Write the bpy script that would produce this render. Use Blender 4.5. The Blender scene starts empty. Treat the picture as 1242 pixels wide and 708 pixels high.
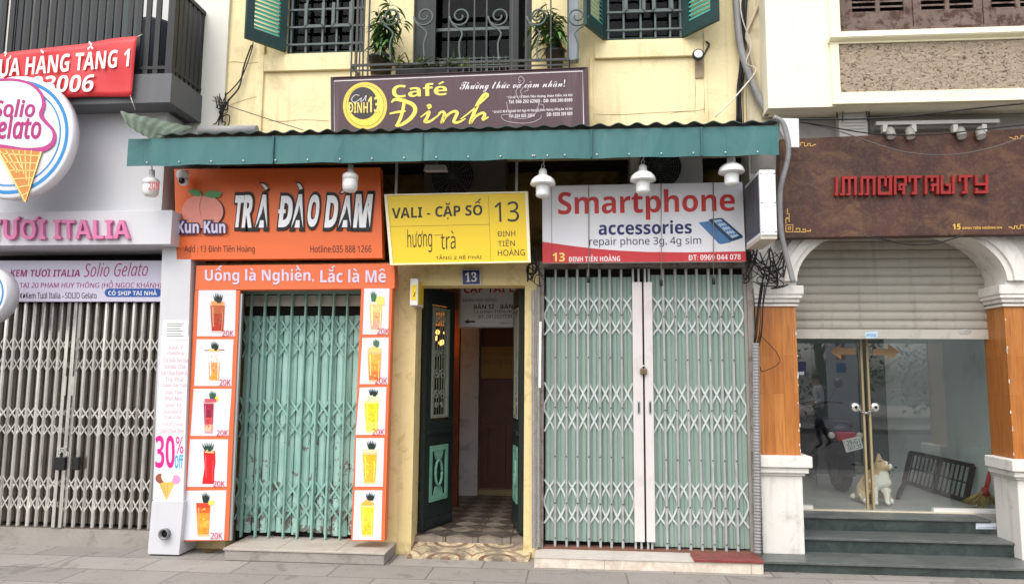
import bpy, bmesh, math, random, unicodedata
from mathutils import Vector, Matrix
rad = math.radians
random.seed(11)
sc = bpy.context.scene
COL = sc.collection

# ------------------------------------------------------------------ camera, world, sun, exposure
F = 900.0
CAM = Vector((0.0, -6.8, 1.6))
CR = (Matrix.Rotation(rad(5.0), 3, 'Z') @ Matrix.Rotation(rad(90 + 6.47), 3, 'X') @ Matrix.Rotation(rad(0.46), 3, 'Z'))
cam = bpy.data.cameras.new('camera')
cam.sensor_width = 36.0
cam.lens = F / 1242 * 36.0
cam.clip_start = 0.05
cam.clip_end = 2000
camo = bpy.data.objects.new('camera', cam)
COL.objects.link(camo)
camo.matrix_world = Matrix.Translation(CAM) @ CR.to_4x4()
sc.camera = camo

SUN_EL, SUN_AZ = 56.0, 200.0          # azimuth measured from +Y clockwise: the sun stands behind the camera
w = bpy.data.worlds.new('World')
sc.world = w
w.use_nodes = True
nt = w.node_tree
bg = nt.nodes['Background']
sky = nt.nodes.new('ShaderNodeTexSky')
sky.sky_type = 'NISHITA'
sky.sun_disc = False
sky.sun_elevation = rad(SUN_EL)
sky.sun_rotation = rad(SUN_AZ)
sky.air_density = 1.0
sky.dust_density = 4.0
sky.ozone_density = 0.6
hs = nt.nodes.new('ShaderNodeHueSaturation'); hs.inputs['Saturation'].default_value = 0.45      # overcast: the sky's blue mostly greyed out
nt.links.new(sky.outputs[0], hs.inputs['Color']); nt.links.new(hs.outputs[0], bg.inputs[0])
bg.inputs[1].default_value = 0.15
sl = bpy.data.lights.new('sun', 'SUN')
sl.energy = 0.5
sl.angle = rad(90)
sl.color = (1.0, 0.93, 0.84)
so = bpy.data.objects.new('sun', sl)
COL.objects.link(so)
sd = Vector((math.sin(rad(SUN_AZ)) * math.cos(rad(SUN_EL)), math.cos(rad(SUN_AZ)) * math.cos(rad(SUN_EL)), math.sin(rad(SUN_EL))))
so.rotation_euler = (-sd).to_track_quat('-Z', 'Y').to_euler()
so.location = (0, -12, 15)
sc.view_settings.view_transform = 'Standard'
sc.view_settings.look = 'None'
sc.view_settings.exposure = 1.0
sc.view_settings.gamma = 1.0
sc.view_settings.use_curve_mapping = False
sc.cycles.max_bounces = 8
sc.cycles.transparent_max_bounces = 12
sc.cycles.caustics_reflective = False
sc.cycles.caustics_refractive = False
sc.cycles.sample_clamp_indirect = 6

# ------------------------------------------------------------------ measuring: photograph pixel -> place
def ray(px, py):
    return CR @ Vector(((px - 621) / F, -(py - 354) / F, -1.0))
def U(px, py, Y):                      # point on the wall plane y = Y
    d = ray(px, py)
    return CAM + d * ((Y - CAM.y) / d.y)
def G(px, py, z=0.0):                  # point on the level plane z
    d = ray(px, py)
    return CAM + d * ((z - CAM.z) / d.z)
class Z:                               # measurements taken from an enlarged crop of the photograph
    def __init__(s, x0, y0, k): s.x0, s.y0, s.k = x0, y0, k
    def __call__(s, x, y): return (s.x0 + x / s.k, s.y0 + y / s.k)
    def q(s, a, b, c, d): return [s(a, b), s(c, b), s(c, d), s(a, d)]
    def l(s, *p): return [s(*t) for t in p]
A1 = Z(0, 0, 2.95); A2 = Z(0, 220, 2.95); A3 = Z(0, 440, 2.642); A4 = Z(200, 180, 4.14); A5 = Z(220, 320, 3.538); A6 = Z(220, 500, 3.404)
A7 = Z(260, 0, 3.932); A8 = Z(460, 0, 3.935); B1 = Z(680, 0, 3.932); B2 = Z(900, 0, 3.632); B3 = Z(460, 180, 4.425); B4 = Z(640, 170, 3.881)
B5 = Z(470, 320, 3.542); B6 = Z(470, 500, 3.405); B7 = Z(640, 310, 3.539); B8 = Z(640, 500, 3.403); C1 = Z(900, 140, 3.541); C2 = Z(900, 320, 3.541)
C3 = Z(900, 500, 3.404); C4 = Z(1020, 540, 7.87); C5 = Z(960, 400, 4.43); C6 = Z(400, 75, 3.881); C7 = Z(880, 160, 3.94); C8 = Z(1000, 180, 5.132)
PX = Z(0, 0, 1)

# ------------------------------------------------------------------ materials
def S(r, g, b, k=1.0):
    f = lambda c: (c / 255 / 12.92 if c <= 10 else ((c / 255 + 0.055) / 1.055) ** 2.4)
    return (f(r) * k, f(g) * k, f(b) * k, 1.0)
def nd(nt, t, **kw):
    n = nt.nodes.new(t)
    for k, v in kw.items():
        if k[0] == '_':
            n.inputs[k[1:].replace('_', ' ')].default_value = v
        else:
            setattr(n, k, v)
    return n
def mixc(nt, fac, a, b, mode='MIX'):
    m = nt.nodes.new('ShaderNodeMix'); m.data_type = 'RGBA'; m.blend_type = mode
    for s, v in ((0, fac), (6, a), (7, b)):
        if isinstance(v, (int, float, tuple)):
            m.inputs[s].default_value = v
        else:
            nt.links.new(v, m.inputs[s])
    return m.outputs[2]
def ramp(nt, fac, lo, hi):
    m = nt.nodes.new('ShaderNodeMapRange'); m.clamp = True
    m.inputs[1].default_value = lo; m.inputs[2].default_value = hi
    nt.links.new(fac, m.inputs[0])
    return m.outputs[0]
def noise(nt, vec, scale, detail=6, rough=0.6, dist=0.0):
    n = nd(nt, 'ShaderNodeTexNoise', _Scale=scale, _Detail=detail, _Roughness=rough, _Distortion=dist)
    nt.links.new(vec, n.inputs['Vector'])
    return n.outputs['Fac']
def coords(nt, sx=1, sy=1, sz=1):
    g = nd(nt, 'ShaderNodeNewGeometry')
    m = nd(nt, 'ShaderNodeMapping')
    m.inputs['Scale'].default_value = (sx, sy, sz)
    nt.links.new(g.outputs['Position'], m.inputs[0])
    return m.outputs[0]
MATS = {}
def M(name, col, rough=0.6, var=0.10, scale=5.0, metal=0.0, spec=0.4, bump=0.0, bscale=80.0,
      dirt=None, damt=0.0, dscale=3.0, dlo=0.52, dhi=0.72, streak=0.0, scol=(0.05, 0.045, 0.04, 1), emit=0.0):
    if name in MATS: return MATS[name]
    m = bpy.data.materials.new(name); m.use_nodes = True
    nt = m.node_tree; b = nt.nodes['Principled BSDF']
    v = coords(nt)
    c = col
    if var > 0:
        f = ramp(nt, noise(nt, v, scale, 8, 0.65), 0.3, 0.7)
        lo = tuple(x * (1 - var) for x in col[:3]) + (1,); hi = tuple(min(1, x * (1 + var)) for x in col[:3]) + (1,)
        c = mixc(nt, f, lo, hi)
    if damt > 0:
        f = ramp(nt, noise(nt, v, dscale, 10, 0.7, 0.4), dlo, dhi)
        mul = nd(nt, 'ShaderNodeMath', operation='MULTIPLY'); nt.links.new(f, mul.inputs[0]); mul.inputs[1].default_value = damt
        c = mixc(nt, mul.outputs[0], c, dirt)
    if streak > 0:
        f = ramp(nt, noise(nt, coords(nt, 14, 14, 0.9), 1.0, 6, 0.6), 0.55, 0.8)
        mul = nd(nt, 'ShaderNodeMath', operation='MULTIPLY'); nt.links.new(f, mul.inputs[0]); mul.inputs[1].default_value = streak
        c = mixc(nt, mul.outputs[0], c, scol)
    if isinstance(c, tuple): b.inputs['Base Color'].default_value = c
    else: nt.links.new(c, b.inputs['Base Color'])
    b.inputs['Roughness'].default_value = rough
    b.inputs['Metallic'].default_value = metal
    b.inputs['Specular IOR Level'].default_value = spec
    if bump > 0:
        bp = nd(nt, 'ShaderNodeBump', _Strength=bump, _Distance=0.01)
        nt.links.new(noise(nt, v, bscale, 5, 0.6), bp.inputs['Height'])
        nt.links.new(bp.outputs[0], b.inputs['Normal'])
    if emit > 0:
        b.inputs['Emission Color'].default_value = col
        b.inputs['Emission Strength'].default_value = emit
    MATS[name] = m
    return m
def ink(r, g, b, k=1.0):               # flat printing colours
    return M('ink_%d_%d_%d_%d' % (r, g, b, int(k * 100)), S(r, g, b, k), rough=0.45, var=0.04, scale=9)

# ------------------------------------------------------------------ meshes, things and parts
ORG = {}
class MB:
    def __init__(s): s.v = []; s.f = []; s.sm = []
    def add(s, vs, fs, smooth=False):
        o = len(s.v); s.v += [Vector(p) for p in vs]
        for f in fs: s.f.append([i + o for i in f]); s.sm.append(smooth)
        return s
    def box(s, x0, x1, y0, y1, z0, z1):
        return s.add([(x0, y0, z0), (x1, y0, z0), (x1, y1, z0), (x0, y1, z0), (x0, y0, z1), (x1, y0, z1), (x1, y1, z1), (x0, y1, z1)],
                     [(3, 2, 1, 0), (4, 5, 6, 7), (0, 1, 5, 4), (1, 2, 6, 5), (2, 3, 7, 6), (3, 0, 4, 7)])
    def prism(s, pts, ext):            # polygon pushed along ext
        pts = [Vector(p) for p in pts]; n = len(pts); ext = Vector(ext)
        nrm = Vector()
        for i in range(n):
            a, b = pts[i], pts[(i + 1) % n]
            nrm += Vector(((a.y - b.y) * (a.z + b.z), (a.z - b.z) * (a.x + b.x), (a.x - b.x) * (a.y + b.y)))
        if nrm.dot(ext) > 0: pts.reverse()
        vs = pts + [p + ext for p in pts]
        fs = [tuple(range(n)), tuple(range(2 * n - 1, n - 1, -1))]
        fs += [((i + 1) % n, i, i + n, (i + 1) % n + n) for i in range(n)]
        return s.add(vs, fs)
    def tube(s, pts, r, n=8, smooth=True, cap=True):
        pts = [Vector(p) for p in pts]
        rs = r if isinstance(r, (list, tuple)) else [r] * len(pts)
        vs, fs = [], []
        side = None
        for i, p in enumerate(pts):
            t = (pts[min(i + 1, len(pts) - 1)] - pts[max(i - 1, 0)])
            if t.length < 1e-9: t = Vector((0, 0, 1))
            t.normalize()
            if side is None:
                side = t.orthogonal().normalized()
            else:
                side = (side - t * side.dot(t))
                side = side.normalized() if side.length > 1e-6 else t.orthogonal().normalized()
            up = t.cross(side)
            for k in range(n):
                a = 2 * math.pi * (k + 0.5) / n
                vs.append(p + (side * math.cos(a) + up * math.sin(a)) * rs[i])
        for i in range(len(pts) - 1):
            for k in range(n):
                fs.append((i * n + k, i * n + (k + 1) % n, (i + 1) * n + (k + 1) % n, (i + 1) * n + k))
        s.add(vs, fs, smooth)
        if cap:
            o = len(s.v) - len(vs)
            s.f.append([o + k for k in range(n - 1, -1, -1)]); s.sm.append(False)
            s.f.append([o + (len(pts) - 1) * n + k for k in range(n)]); s.sm.append(False)
        return s
    def lathe(s, c, prof, n=24, axis='z', smooth=True):
        c = Vector(c); vs, fs = [], []
        for r, h in prof:
            for k in range(n):
                a = 2 * math.pi * k / n
                x, y = r * math.cos(a), r * math.sin(a)
                vs.append(c + (Vector((x, y, h)) if axis == 'z' else Vector((x, h, y)) if axis == 'y' else Vector((h, x, y))))
        for i in range(len(prof) - 1):
            for k in range(n):
                fs.append((i * n + k, i * n + (k + 1) % n, (i + 1) * n + (k + 1) % n, (i + 1) * n + k))
        fs.append(tuple(range(n - 1, -1, -1))); fs.append(tuple(range((len(prof) - 1) * n, len(prof) * n)))
        return s.add(vs, fs, smooth)
    def bar(s, a, b, wd, dp, up=(0, -1, 0)):   # flat bar from a to b: wd across, dp along up
        a, b = Vector(a), Vector(b); t = (b - a).normalized(); up = Vector(up); up = (up - t * up.dot(t)).normalized(); sd_ = t.cross(up)
        h, d = sd_ * wd / 2, up * dp / 2
        q = [a - h, a + h, b + h, b - h]
        return s.prism([p + d for p in q], -d * 2)
    def build(s, name, mat, parent=None, bevel=0.0, auto=False):
        me = bpy.data.meshes.new(name)
        if parent is not None:
            o = ORG[parent.name]
        else:
            xs = [p.x for p in s.v]; ys = [p.y for p in s.v]; zs = [p.z for p in s.v]
            o = Vector(((min(xs) + max(xs)) / 2, (min(ys) + max(ys)) / 2, min(zs)))
        me.from_pydata([p - o for p in s.v], [], s.f)
        me.polygons.foreach_set('use_smooth', s.sm)
        bm = bmesh.new(); bm.from_mesh(me)
        bmesh.ops.recalc_face_normals(bm, faces=bm.faces); bm.to_mesh(me); bm.free()
        me.update()
        ob = bpy.data.objects.new(name, me); COL.objects.link(ob)
        if mat: me.materials.append(mat)
        if parent is not None: ob.parent = parent
        else: ob.location = o
        ORG[ob.name] = o
        if bevel > 0:
            bv = ob.modifiers.new('bevel', 'BEVEL'); bv.width = bevel; bv.segments = 2; bv.limit_method = 'ANGLE'; bv.angle_limit = rad(40)
        return ob
def tag(o, label=None, cat=None, group=None, kind=None):
    if label: o['label'] = label
    if cat: o['category'] = cat
    if group: o['group'] = group
    if kind: o['kind'] = kind
    return o
def thing(name, loc, label, cat, group=None):
    o = bpy.data.objects.new(name, None); COL.objects.link(o)
    o.location = loc; o.empty_display_size = 0.1; ORG[o.name] = Vector(loc)
    return tag(o, label, cat, group)
def copy_tree(o, delta=(0, 0, 0), parent=None):
    c = o.copy(); COL.objects.link(c)
    if parent is not None: c.parent = parent
    else: c.location = Vector(o.location) + Vector(delta)
    for ch in list(o.children): copy_tree(ch, (0, 0, 0), c)
    return c
def smooth_line(pts, n=6):             # Catmull-Rom through the points
    if len(pts) < 3: return [Vector(p) for p in pts]
    p = [Vector(q) for q in pts]; p = [p[0] * 2 - p[1]] + p + [p[-1] * 2 - p[-2]]
    out = []
    for i in range(1, len(p) - 2):
        for k in range(n):
            t = k / n
            a, b, c, d = p[i - 1:i + 3]
            out.append(0.5 * ((2 * b) + (c - a) * t + (2 * a - 5 * b + 4 * c - d) * t * t + (3 * b - a - 3 * c + d) * t ** 3))
    out.append(p[-2]); return out
def board(mb, quad, Y, th):            # flat board with its front face at Y
    return mb.prism([U(x, y, Y) for x, y in quad], (0, th, 0))
def shape(mb, pts, Y, lift=0.002, dp=0.0012):   # flat printed or cut-out shape standing `lift` in front of Y
    o = Vector((0, -lift, 0))
    return mb.prism([U(x, y, Y) + o for x, y in pts], (0, dp, 0))
def ribbon(mb, pts, wd, Y, lift=0.002, dp=0.0012, sm=6):     # brush stroke of width wd pixels
    p = smooth_line([(x, y, 0) for x, y in pts], sm) if sm else [Vector((x, y, 0)) for x, y in pts]
    n = len(p)
    L, Rr = [], []
    for i in range(n):
        t = (p[min(i + 1, n - 1)] - p[max(i - 1, 0)]); t = t.normalized() if t.length else Vector((1, 0, 0))
        k = wd if isinstance(wd, (int, float)) else wd[0] + 0
        if not isinstance(wd, (int, float)):
            s = i / (n - 1) * (len(wd) - 1); j = min(int(s), len(wd) - 2); k = wd[j] + (wd[j + 1] - wd[j]) * (s - j)
        nrm = Vector((-t.y, t.x, 0)) * k / 2
        L.append(p[i] + nrm); Rr.append(p[i] - nrm)
    o = Vector((0, -lift, 0)); e = Vector((0, dp, 0))
    vs = []
    for a, b in zip(L, Rr):
        A, B = U(a.x, a.y, Y) + o, U(b.x, b.y, Y) + o
        vs += [A, B, B + e, A + e]
    fs = []
    for i in range(n - 1):
        for k in range(4):
            fs.append((4 * i + k, 4 * i + (k + 1) % 4, 4 * i + 4 + (k + 1) % 4, 4 * i + 4 + k))
    fs += [(0, 1, 2, 3), (4 * n - 1, 4 * n - 2, 4 * n - 3, 4 * n - 4)]
    return mb.add(vs, fs)
def ell(cx, cy, rx, ry, n=28, a0=0, a1=360):
    m = n if a1 - a0 >= 360 else n + 1
    return [(cx + rx * math.cos(rad(a0 + (a1 - a0) * i / n)), cy + ry * math.sin(rad(a0 + (a1 - a0) * i / n))) for i in range(m)]
TC = bpy.data.curves.new('lettering_source', 'FONT'); TO = bpy.data.objects.new('lettering_source', TC); COL.objects.link(TO)
TC.resolution_u = 3
STY = {'sans': (0x1D5A0, 0x1D5BA, 0x1D7E2), 'sb': (0x1D5D4, 0x1D5EE, 0x1D7EC), 'sbi': (0x1D63C, 0x1D656, 0x1D7EC), 'si': (0x1D608, 0x1D622, 0x1D7E2), 'script': (0x1D4D0, 0x1D4EA, 0x1D7E2), 'serif': (0x1D400, 0x1D41A, 0x1D7CE)}
def styled(c, st):
    b = STY[st]
    if 'A' <= c <= 'Z': return chr(b[0] + ord(c) - 65)
    if 'a' <= c <= 'z': return chr(b[1] + ord(c) - 97)
    if c.isdigit(): return chr(b[2] + ord(c) - 48)
    return c
GLY = {}
def tmesh(body, off):
    TC.body = body; TC.offset = off; TC.extrude = 0.5; TC.shear = 0
    me = TO.to_mesh()
    r = ([v.co.copy() for v in me.vertices], [tuple(p.vertices) for p in me.polygons]); TO.to_mesh_clear()
    return r
def glyph(c, st, off):
    k = (c, st, round(off, 4))
    if k not in GLY:
        s = styled(c, st)
        if ('adv', c, st) not in GLY:
            if 'H' not in GLY: GLY['H'] = max(p.x for p in tmesh('H', 0)[0])
            GLY[('adv', c, st)] = max(p.x for p in tmesh(s + 'H', 0)[0]) - GLY['H']
        GLY[k] = tmesh(s, off) if c != ' ' else ([], [])
    return GLY[k], GLY[('adv', c, st)]
def stroke2(pts, wd):
    """flat bent stroke as a closed solid from z -.5 to .5"""
    n = len(pts); L, R_ = [], []
    for i, p in enumerate(pts):
        a, b = pts[max(i - 1, 0)], pts[min(i + 1, n - 1)]; t = Vector((b[0] - a[0], b[1] - a[1])).normalized(); h = Vector((-t.y, t.x)) * wd / 2
        L.append((p[0] + h.x, p[1] + h.y)); R_.append((p[0] - h.x, p[1] - h.y))
    v = []; f = []
    for l, r in zip(L, R_): v += [Vector((l[0], l[1], .5)), Vector((r[0], r[1], .5)), Vector((r[0], r[1], -.5)), Vector((l[0], l[1], -.5))]
    for i in range(n - 1):
        for k in range(4): f.append((4 * i + k, 4 * i + (k + 1) % 4, 4 * i + 4 + (k + 1) % 4, 4 * i + 4 + k))
    f += [(0, 1, 2, 3), (4 * n - 1, 4 * n - 2, 4 * n - 3, 4 * n - 4)]
    return v, f
def layout(body, st, off, grow, space):
    """base letters in the chosen style with the Vietnamese marks drawn as strokes of the same weight"""
    W_ = {'sb': .105, 'sbi': .105, 'serif': .08, 'script': .05}.get(st, .065)
    out = []; x = 0.0
    for ch in body:
        d = unicodedata.normalize('NFD', ch); base, marks = d[0], d[1:]
        bar = base in 'Đđ'
        if bar: base = 'D' if base == 'Đ' else 'd'
        (co, fa), adv = glyph(base, st, off + grow)
        if co:
            out.append(([Vector((p.x + x, p.y, p.z)) for p in co], fa))
            co0 = glyph(base, st, off)[0][0]
            bx0, bx1 = min(p.x for p in co0) + x, max(p.x for p in co0) + x; top = max(p.y for p in co0); bot = min(p.y for p in co0)
            cx = (bx0 + bx1) / 2 + (.03 if st in ('si', 'sbi', 'script') else 0); w2 = W_ * .85 + grow * 2
            low = ch == ch.lower()
            if base in 'iI' and low: top -= .12
            if bar:
                yb = .36 if base == 'D' else .60
                out.append(stroke2([(bx0 - .07, yb), (bx0 + .30, yb)] if base == 'D' else [(bx1 - .34, yb), (bx1 + .06, yb)], w2))
            y = top + .075 + w2 * .5; hat = False
            for m in marks:
                if m == '\u0302': out.append(stroke2([(cx - .17, y), (cx, y + .12), (cx + .17, y)], w2)); hat = True
                elif m == '\u0306': out.append(stroke2([(cx - .15, y + .10), (cx - .08, y + .01), (cx + .08, y + .01), (cx + .15, y + .10)], w2)); hat = True
                elif m == '\u031b': out.append(stroke2([(bx1 - .06, top - .02), (bx1 + .06, top + .02), (bx1 + .09, top + .12)], w2))
                elif m == '\u0323':
                    yy = min(bot, 0) - .09 - W_ * .5; out.append(stroke2([(cx - w2 * .55, yy), (cx + w2 * .55, yy)], w2 * 1.1))
            if hat: y += .17
            ox = .13 if hat and '\u0300' not in marks and '\u0301' not in marks else 0
            for m in marks:
                if m == '\u0300': out.append(stroke2([(cx - .13, y + .13), (cx + .06, y)], w2))
                elif m == '\u0301': out.append(stroke2([(cx - .06 + (.1 if hat else 0), y), (cx + .13 + (.1 if hat else 0), y + .13)], w2))
                elif m == '\u0309': out.append(stroke2([(cx - .08, y + .13), (cx + .02, y + .16), (cx + .09, y + .11), (cx + .02, y + .05), (cx + .01, y - .01)], w2 * .8))
                elif m == '\u0303': out.append(stroke2([(cx - .17, y + .02), (cx - .08, y + .09), (cx + .06, y + .02), (cx + .16, y + .09)], w2 * .85))
        x += adv * space
    return out
def text(mb, body, quad, Y, dp=0.0012, lift=0.002, bold=0.0, shear=0.0, grow=0.0, space=1.0, style=None):
    """lettering whose ink box fills the measured quad (tl, tr, br, bl) on the plane Y; grow only thickens, for outlines"""
    if style is None: style = 'sb' if bold >= .018 else 'sans'
    if style in ('sb', 'sbi'): bold = max(0.0, bold - .04)
    sh = lambda p: p.x + shear * p.y
    ref = [p for co, _ in layout(body, style, bold, 0, space) for p in co]
    x0, x1 = min(sh(p) for p in ref), max(sh(p) for p in ref); y0, y1 = min(p.y for p in ref), max(p.y for p in ref)
    tl, tr, br, bl = [U(x, y, Y) for x, y in quad]
    for n, (co, fa) in enumerate(layout(body, style, bold, grow, space)):
        vs = []
        for c in co:
            u, v = (sh(c) - x0) / (x1 - x0), (c.y - y0) / (y1 - y0)
            p = (bl * (1 - u) + br * u) * (1 - v) + (tl * (1 - u) + tr * u) * v
            vs.append(p + Vector((0, -lift - .00012 * (n % 5) + dp * (0.5 - c.z), 0)))
        mb.add(vs, fa)
    return mb
def write(par, name, mat, Y, *items, lift=0.002, dp=0.0012, label=None, **kw):   # every line of lettering is a part
    for it in items:
        k = dict(kw); k.update(it[2] if len(it) > 2 else {})
        mb = MB(); text(mb, it[0], it[1], Y, lift=k.pop('lift', lift), dp=k.pop('dp', dp), **k)
        o = mb.build(name, mat, par)
        if label: o['label'] = label
    return o
def wall_holes(mb, x0, x1, z0, z1, y0, y1, holes):
    xs = sorted(set([x0, x1] + [min(max(h[i], x0), x1) for h in holes for i in (0, 1)]))
    zs = sorted(set([z0, z1] + [min(max(h[i], z0), z1) for h in holes for i in (2, 3)]))
    def solid(i, j):
        if i < 0 or j < 0 or i >= len(xs) - 1 or j >= len(zs) - 1: return False
        cx, cz = (xs[i] + xs[i + 1]) / 2, (zs[j] + zs[j + 1]) / 2
        return not any(h[0] < cx < h[1] and h[2] < cz < h[3] for h in holes)
    for i in range(len(xs) - 1):
        for j in range(len(zs) - 1):
            if not solid(i, j): continue
            a, b, c, d = xs[i], xs[i + 1], zs[j], zs[j + 1]
            fs = [[(a, y0, c), (b, y0, c), (b, y0, d), (a, y0, d)], [(b, y1, c), (a, y1, c), (a, y1, d), (b, y1, d)]]
            if not solid(i - 1, j): fs.append([(a, y1, c), (a, y0, c), (a, y0, d), (a, y1, d)])
            if not solid(i + 1, j): fs.append([(b, y0, c), (b, y1, c), (b, y1, d), (b, y0, d)])
            if not solid(i, j - 1): fs.append([(a, y1, c), (b, y1, c), (b, y0, c), (a, y0, c)])
            if not solid(i, j + 1): fs.append([(a, y0, d), (b, y0, d), (b, y1, d), (a, y1, d)])
            for f in fs: mb.add(f, [(0, 1, 2, 3)])
    return mb
def PXp(px, py, X):                    # point on the side plane x = X
    d = ray(px, py)
    return CAM + d * ((X - CAM.x) / d.x)

# ------------------------------------------------------------------ special surfaces
def new(name):
    m = bpy.data.materials.new(name); m.use_nodes = True; MATS[name] = m
    return m, m.node_tree, m.node_tree.nodes['Principled BSDF']
def bumpto(nt, b, h, strength=0.4, dist=0.01):
    bp = nd(nt, 'ShaderNodeBump', _Strength=strength, _Distance=dist)
    nt.links.new(h, bp.inputs['Height']); nt.links.new(bp.outputs[0], b.inputs['Normal'])
def mat_paving():
    m, nt, b = new('grey stone paving')
    v = coords(nt)
    br = nd(nt, 'ShaderNodeTexBrick', offset=0.5, _Scale=1.0, _Mortar_Size=0.009, _Mortar_Smooth=0.4, _Bias=0.0, _Brick_Width=0.8, _Row_Height=0.4)
    nt.links.new(v, br.inputs['Vector'])
    br.inputs['Color1'].default_value = S(152, 148, 142); br.inputs['Color2'].default_value = S(130, 126, 121); br.inputs['Mortar'].default_value = S(84, 80, 76)
    c = mixc(nt, ramp(nt, noise(nt, v, 1.3, 8, 0.7), 0.35, 0.7), br.outputs[0], S(112, 107, 101), 'MIX')
    c = mixc(nt, 0.55, br.outputs[0], c)
    f = ramp(nt, noise(nt, v, 5.5, 10, 0.75, 0.6), 0.56, 0.7)
    k = nd(nt, 'ShaderNodeMath', operation='MULTIPLY'); nt.links.new(f, k.inputs[0]); k.inputs[1].default_value = 0.7
    c = mixc(nt, k.outputs[0], c, S(88, 82, 77))
    c = mixc(nt, ramp(nt, noise(nt, v, 2.1, 6, .6, 1.2), .60, .64), c, mixc(nt, .45, c, S(70, 66, 62)))
    c = mixc(nt, ramp(nt, noise(nt, v, 17, 4, .6), .68, .71), c, S(70, 64, 60))
    c = mixc(nt, ramp(nt, noise(nt, v, 60, 4, 0.8), 0.35, 0.75), c, mixc(nt, 0.3, c, S(190, 186, 180)))
    nt.links.new(c, b.inputs['Base Color'])
    b.inputs['Roughness'].default_value = 0.72
    h = mixc(nt, 0.25, br.outputs['Fac'], noise(nt, v, 45, 5, 0.7))
    inv = nd(nt, 'ShaderNodeInvert'); nt.links.new(h, inv.inputs['Color'])
    bumpto(nt, b, inv.outputs[0], 0.35, 0.01)
    return m
def mat_planks(name, c1, c2, pw=0.09, pl=0.9, rough=0.35):
    m, nt, b = new(name)
    g = coords(nt)
    sep = nd(nt, 'ShaderNodeSeparateXYZ'); nt.links.new(g, sep.inputs[0])
    ad = nd(nt, 'ShaderNodeMath', operation='ADD'); nt.links.new(sep.outputs[0], ad.inputs[0]); nt.links.new(sep.outputs[1], ad.inputs[1])
    cb = nd(nt, 'ShaderNodeCombineXYZ'); nt.links.new(sep.outputs[2], cb.inputs[0]); nt.links.new(ad.outputs[0], cb.inputs[1])
    br = nd(nt, 'ShaderNodeTexBrick', offset=0.37, _Scale=1.0, _Mortar_Size=0.0012, _Mortar_Smooth=0.2, _Bias=0.0, _Brick_Width=pl, _Row_Height=pw)
    nt.links.new(cb.outputs[0], br.inputs['Vector'])
    br.inputs['Color1'].default_value = c1; br.inputs['Color2'].default_value = c2; br.inputs['Mortar'].default_value = tuple(x * 0.35 for x in c1[:3]) + (1,)
    gr = noise(nt, coords(nt, 45, 45, 2.2), 1.0, 8, 0.65, 0.8)
    c = mixc(nt, ramp(nt, gr, 0.42, 0.72), br.outputs[0], mixc(nt, 0.55, br.outputs[0], S(110, 58, 18)))
    c = mixc(nt, ramp(nt, noise(nt, coords(nt, 6, 6, 1.2), 1.0, 4), 0.5, 0.8), c, mixc(nt, 0.35, c, S(235, 160, 80)))
    c = mixc(nt, ramp(nt, noise(nt, coords(nt, 90, 90, 3.0), 1.0, 6, .7), .5, .7), c, mixc(nt, .35, c, S(90, 48, 18)))
    nt.links.new(c, b.inputs['Base Color']); b.inputs['Roughness'].default_value = rough
    return m
def mat_rust():
    m, nt, b = new('rust brown printed board')
    v = coords(nt)
    c = mixc(nt, ramp(nt, noise(nt, v, 2.6, 9, 0.7, 0.5), 0.35, 0.65), S(50, 27, 25), S(80, 45, 35))
    c = mixc(nt, ramp(nt, noise(nt, coords(nt, 1, 1, 1.6), 3.7, 9, 0.78, 1.0), 0.47, 0.66), c, S(106, 76, 50))
    c = mixc(nt, ramp(nt, noise(nt, coords(nt, 3.2, 3, 0.7), 1.4, 6, 0.6), 0.55, 0.75), c, S(52, 26, 24))
    c = mixc(nt, ramp(nt, noise(nt, v, 38, 5, 0.8), 0.5, 0.8), c, mixc(nt, 0.4, c, S(150, 116, 74)))
    nt.links.new(c, b.inputs['Base Color']); b.inputs['Roughness'].default_value = 0.6
    return m
def mat_pebble():
    m, nt, b = new('pebble dash render')
    v = coords(nt)
    n = noise(nt, coords(nt, 1, 1, 1.5), 24, 7, 0.75, 1.0)
    c = mixc(nt, ramp(nt, n, 0.40, 0.49), S(84, 70, 58), S(212, 192, 168))  # crevice shade put into the colour where the bump sinks
    c = mixc(nt, ramp(nt, noise(nt, v, 9, 6, 0.7), 0.45, 0.7), c, mixc(nt, 0.5, c, S(226, 205, 180)))
    nt.links.new(c, b.inputs['Base Color']); b.inputs['Roughness'].default_value = 0.9
    bumpto(nt, b, n, 1.0, 0.06)
    return m
def mat_marble(name, base, vein, dark=0.3, sc_=3.0, rough=0.3):
    m, nt, b = new(name)
    v = coords(nt)
    c = mixc(nt, ramp(nt, noise(nt, v, sc_, 10, 0.72, 1.5), 0.42, 0.62), base, vein)
    c = mixc(nt, ramp(nt, noise(nt, v, 70, 3, 0.7), 0.3, 0.8), c, mixc(nt, dark, c, (0.01, 0.012, 0.012, 1)))
    nt.links.new(c, b.inputs['Base Color']); b.inputs['Roughness'].default_value = rough
    return m
def mat_steel(name, col, r0=0.22, r1=0.5, spots=0.25):
    m, nt, b = new(name)
    v = coords(nt, 30, 30, 1.5)
    f = noise(nt, v, 1.0, 6, 0.6)
    c = mixc(nt, ramp(nt, noise(nt, coords(nt, 9, 9, 2.6), 1.3, 8, 0.7), 0.5, 0.75), col, tuple(x * (1 - spots) for x in col[:3]) + (1,))
    nt.links.new(c, b.inputs['Base Color']); b.inputs['Metallic'].default_value = 0.9
    mr = nd(nt, 'ShaderNodeMapRange'); nt.links.new(f, mr.inputs[0]); mr.inputs[3].default_value = r0; mr.inputs[4].default_value = r1
    nt.links.new(mr.outputs[0], b.inputs['Roughness'])
    return m
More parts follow.
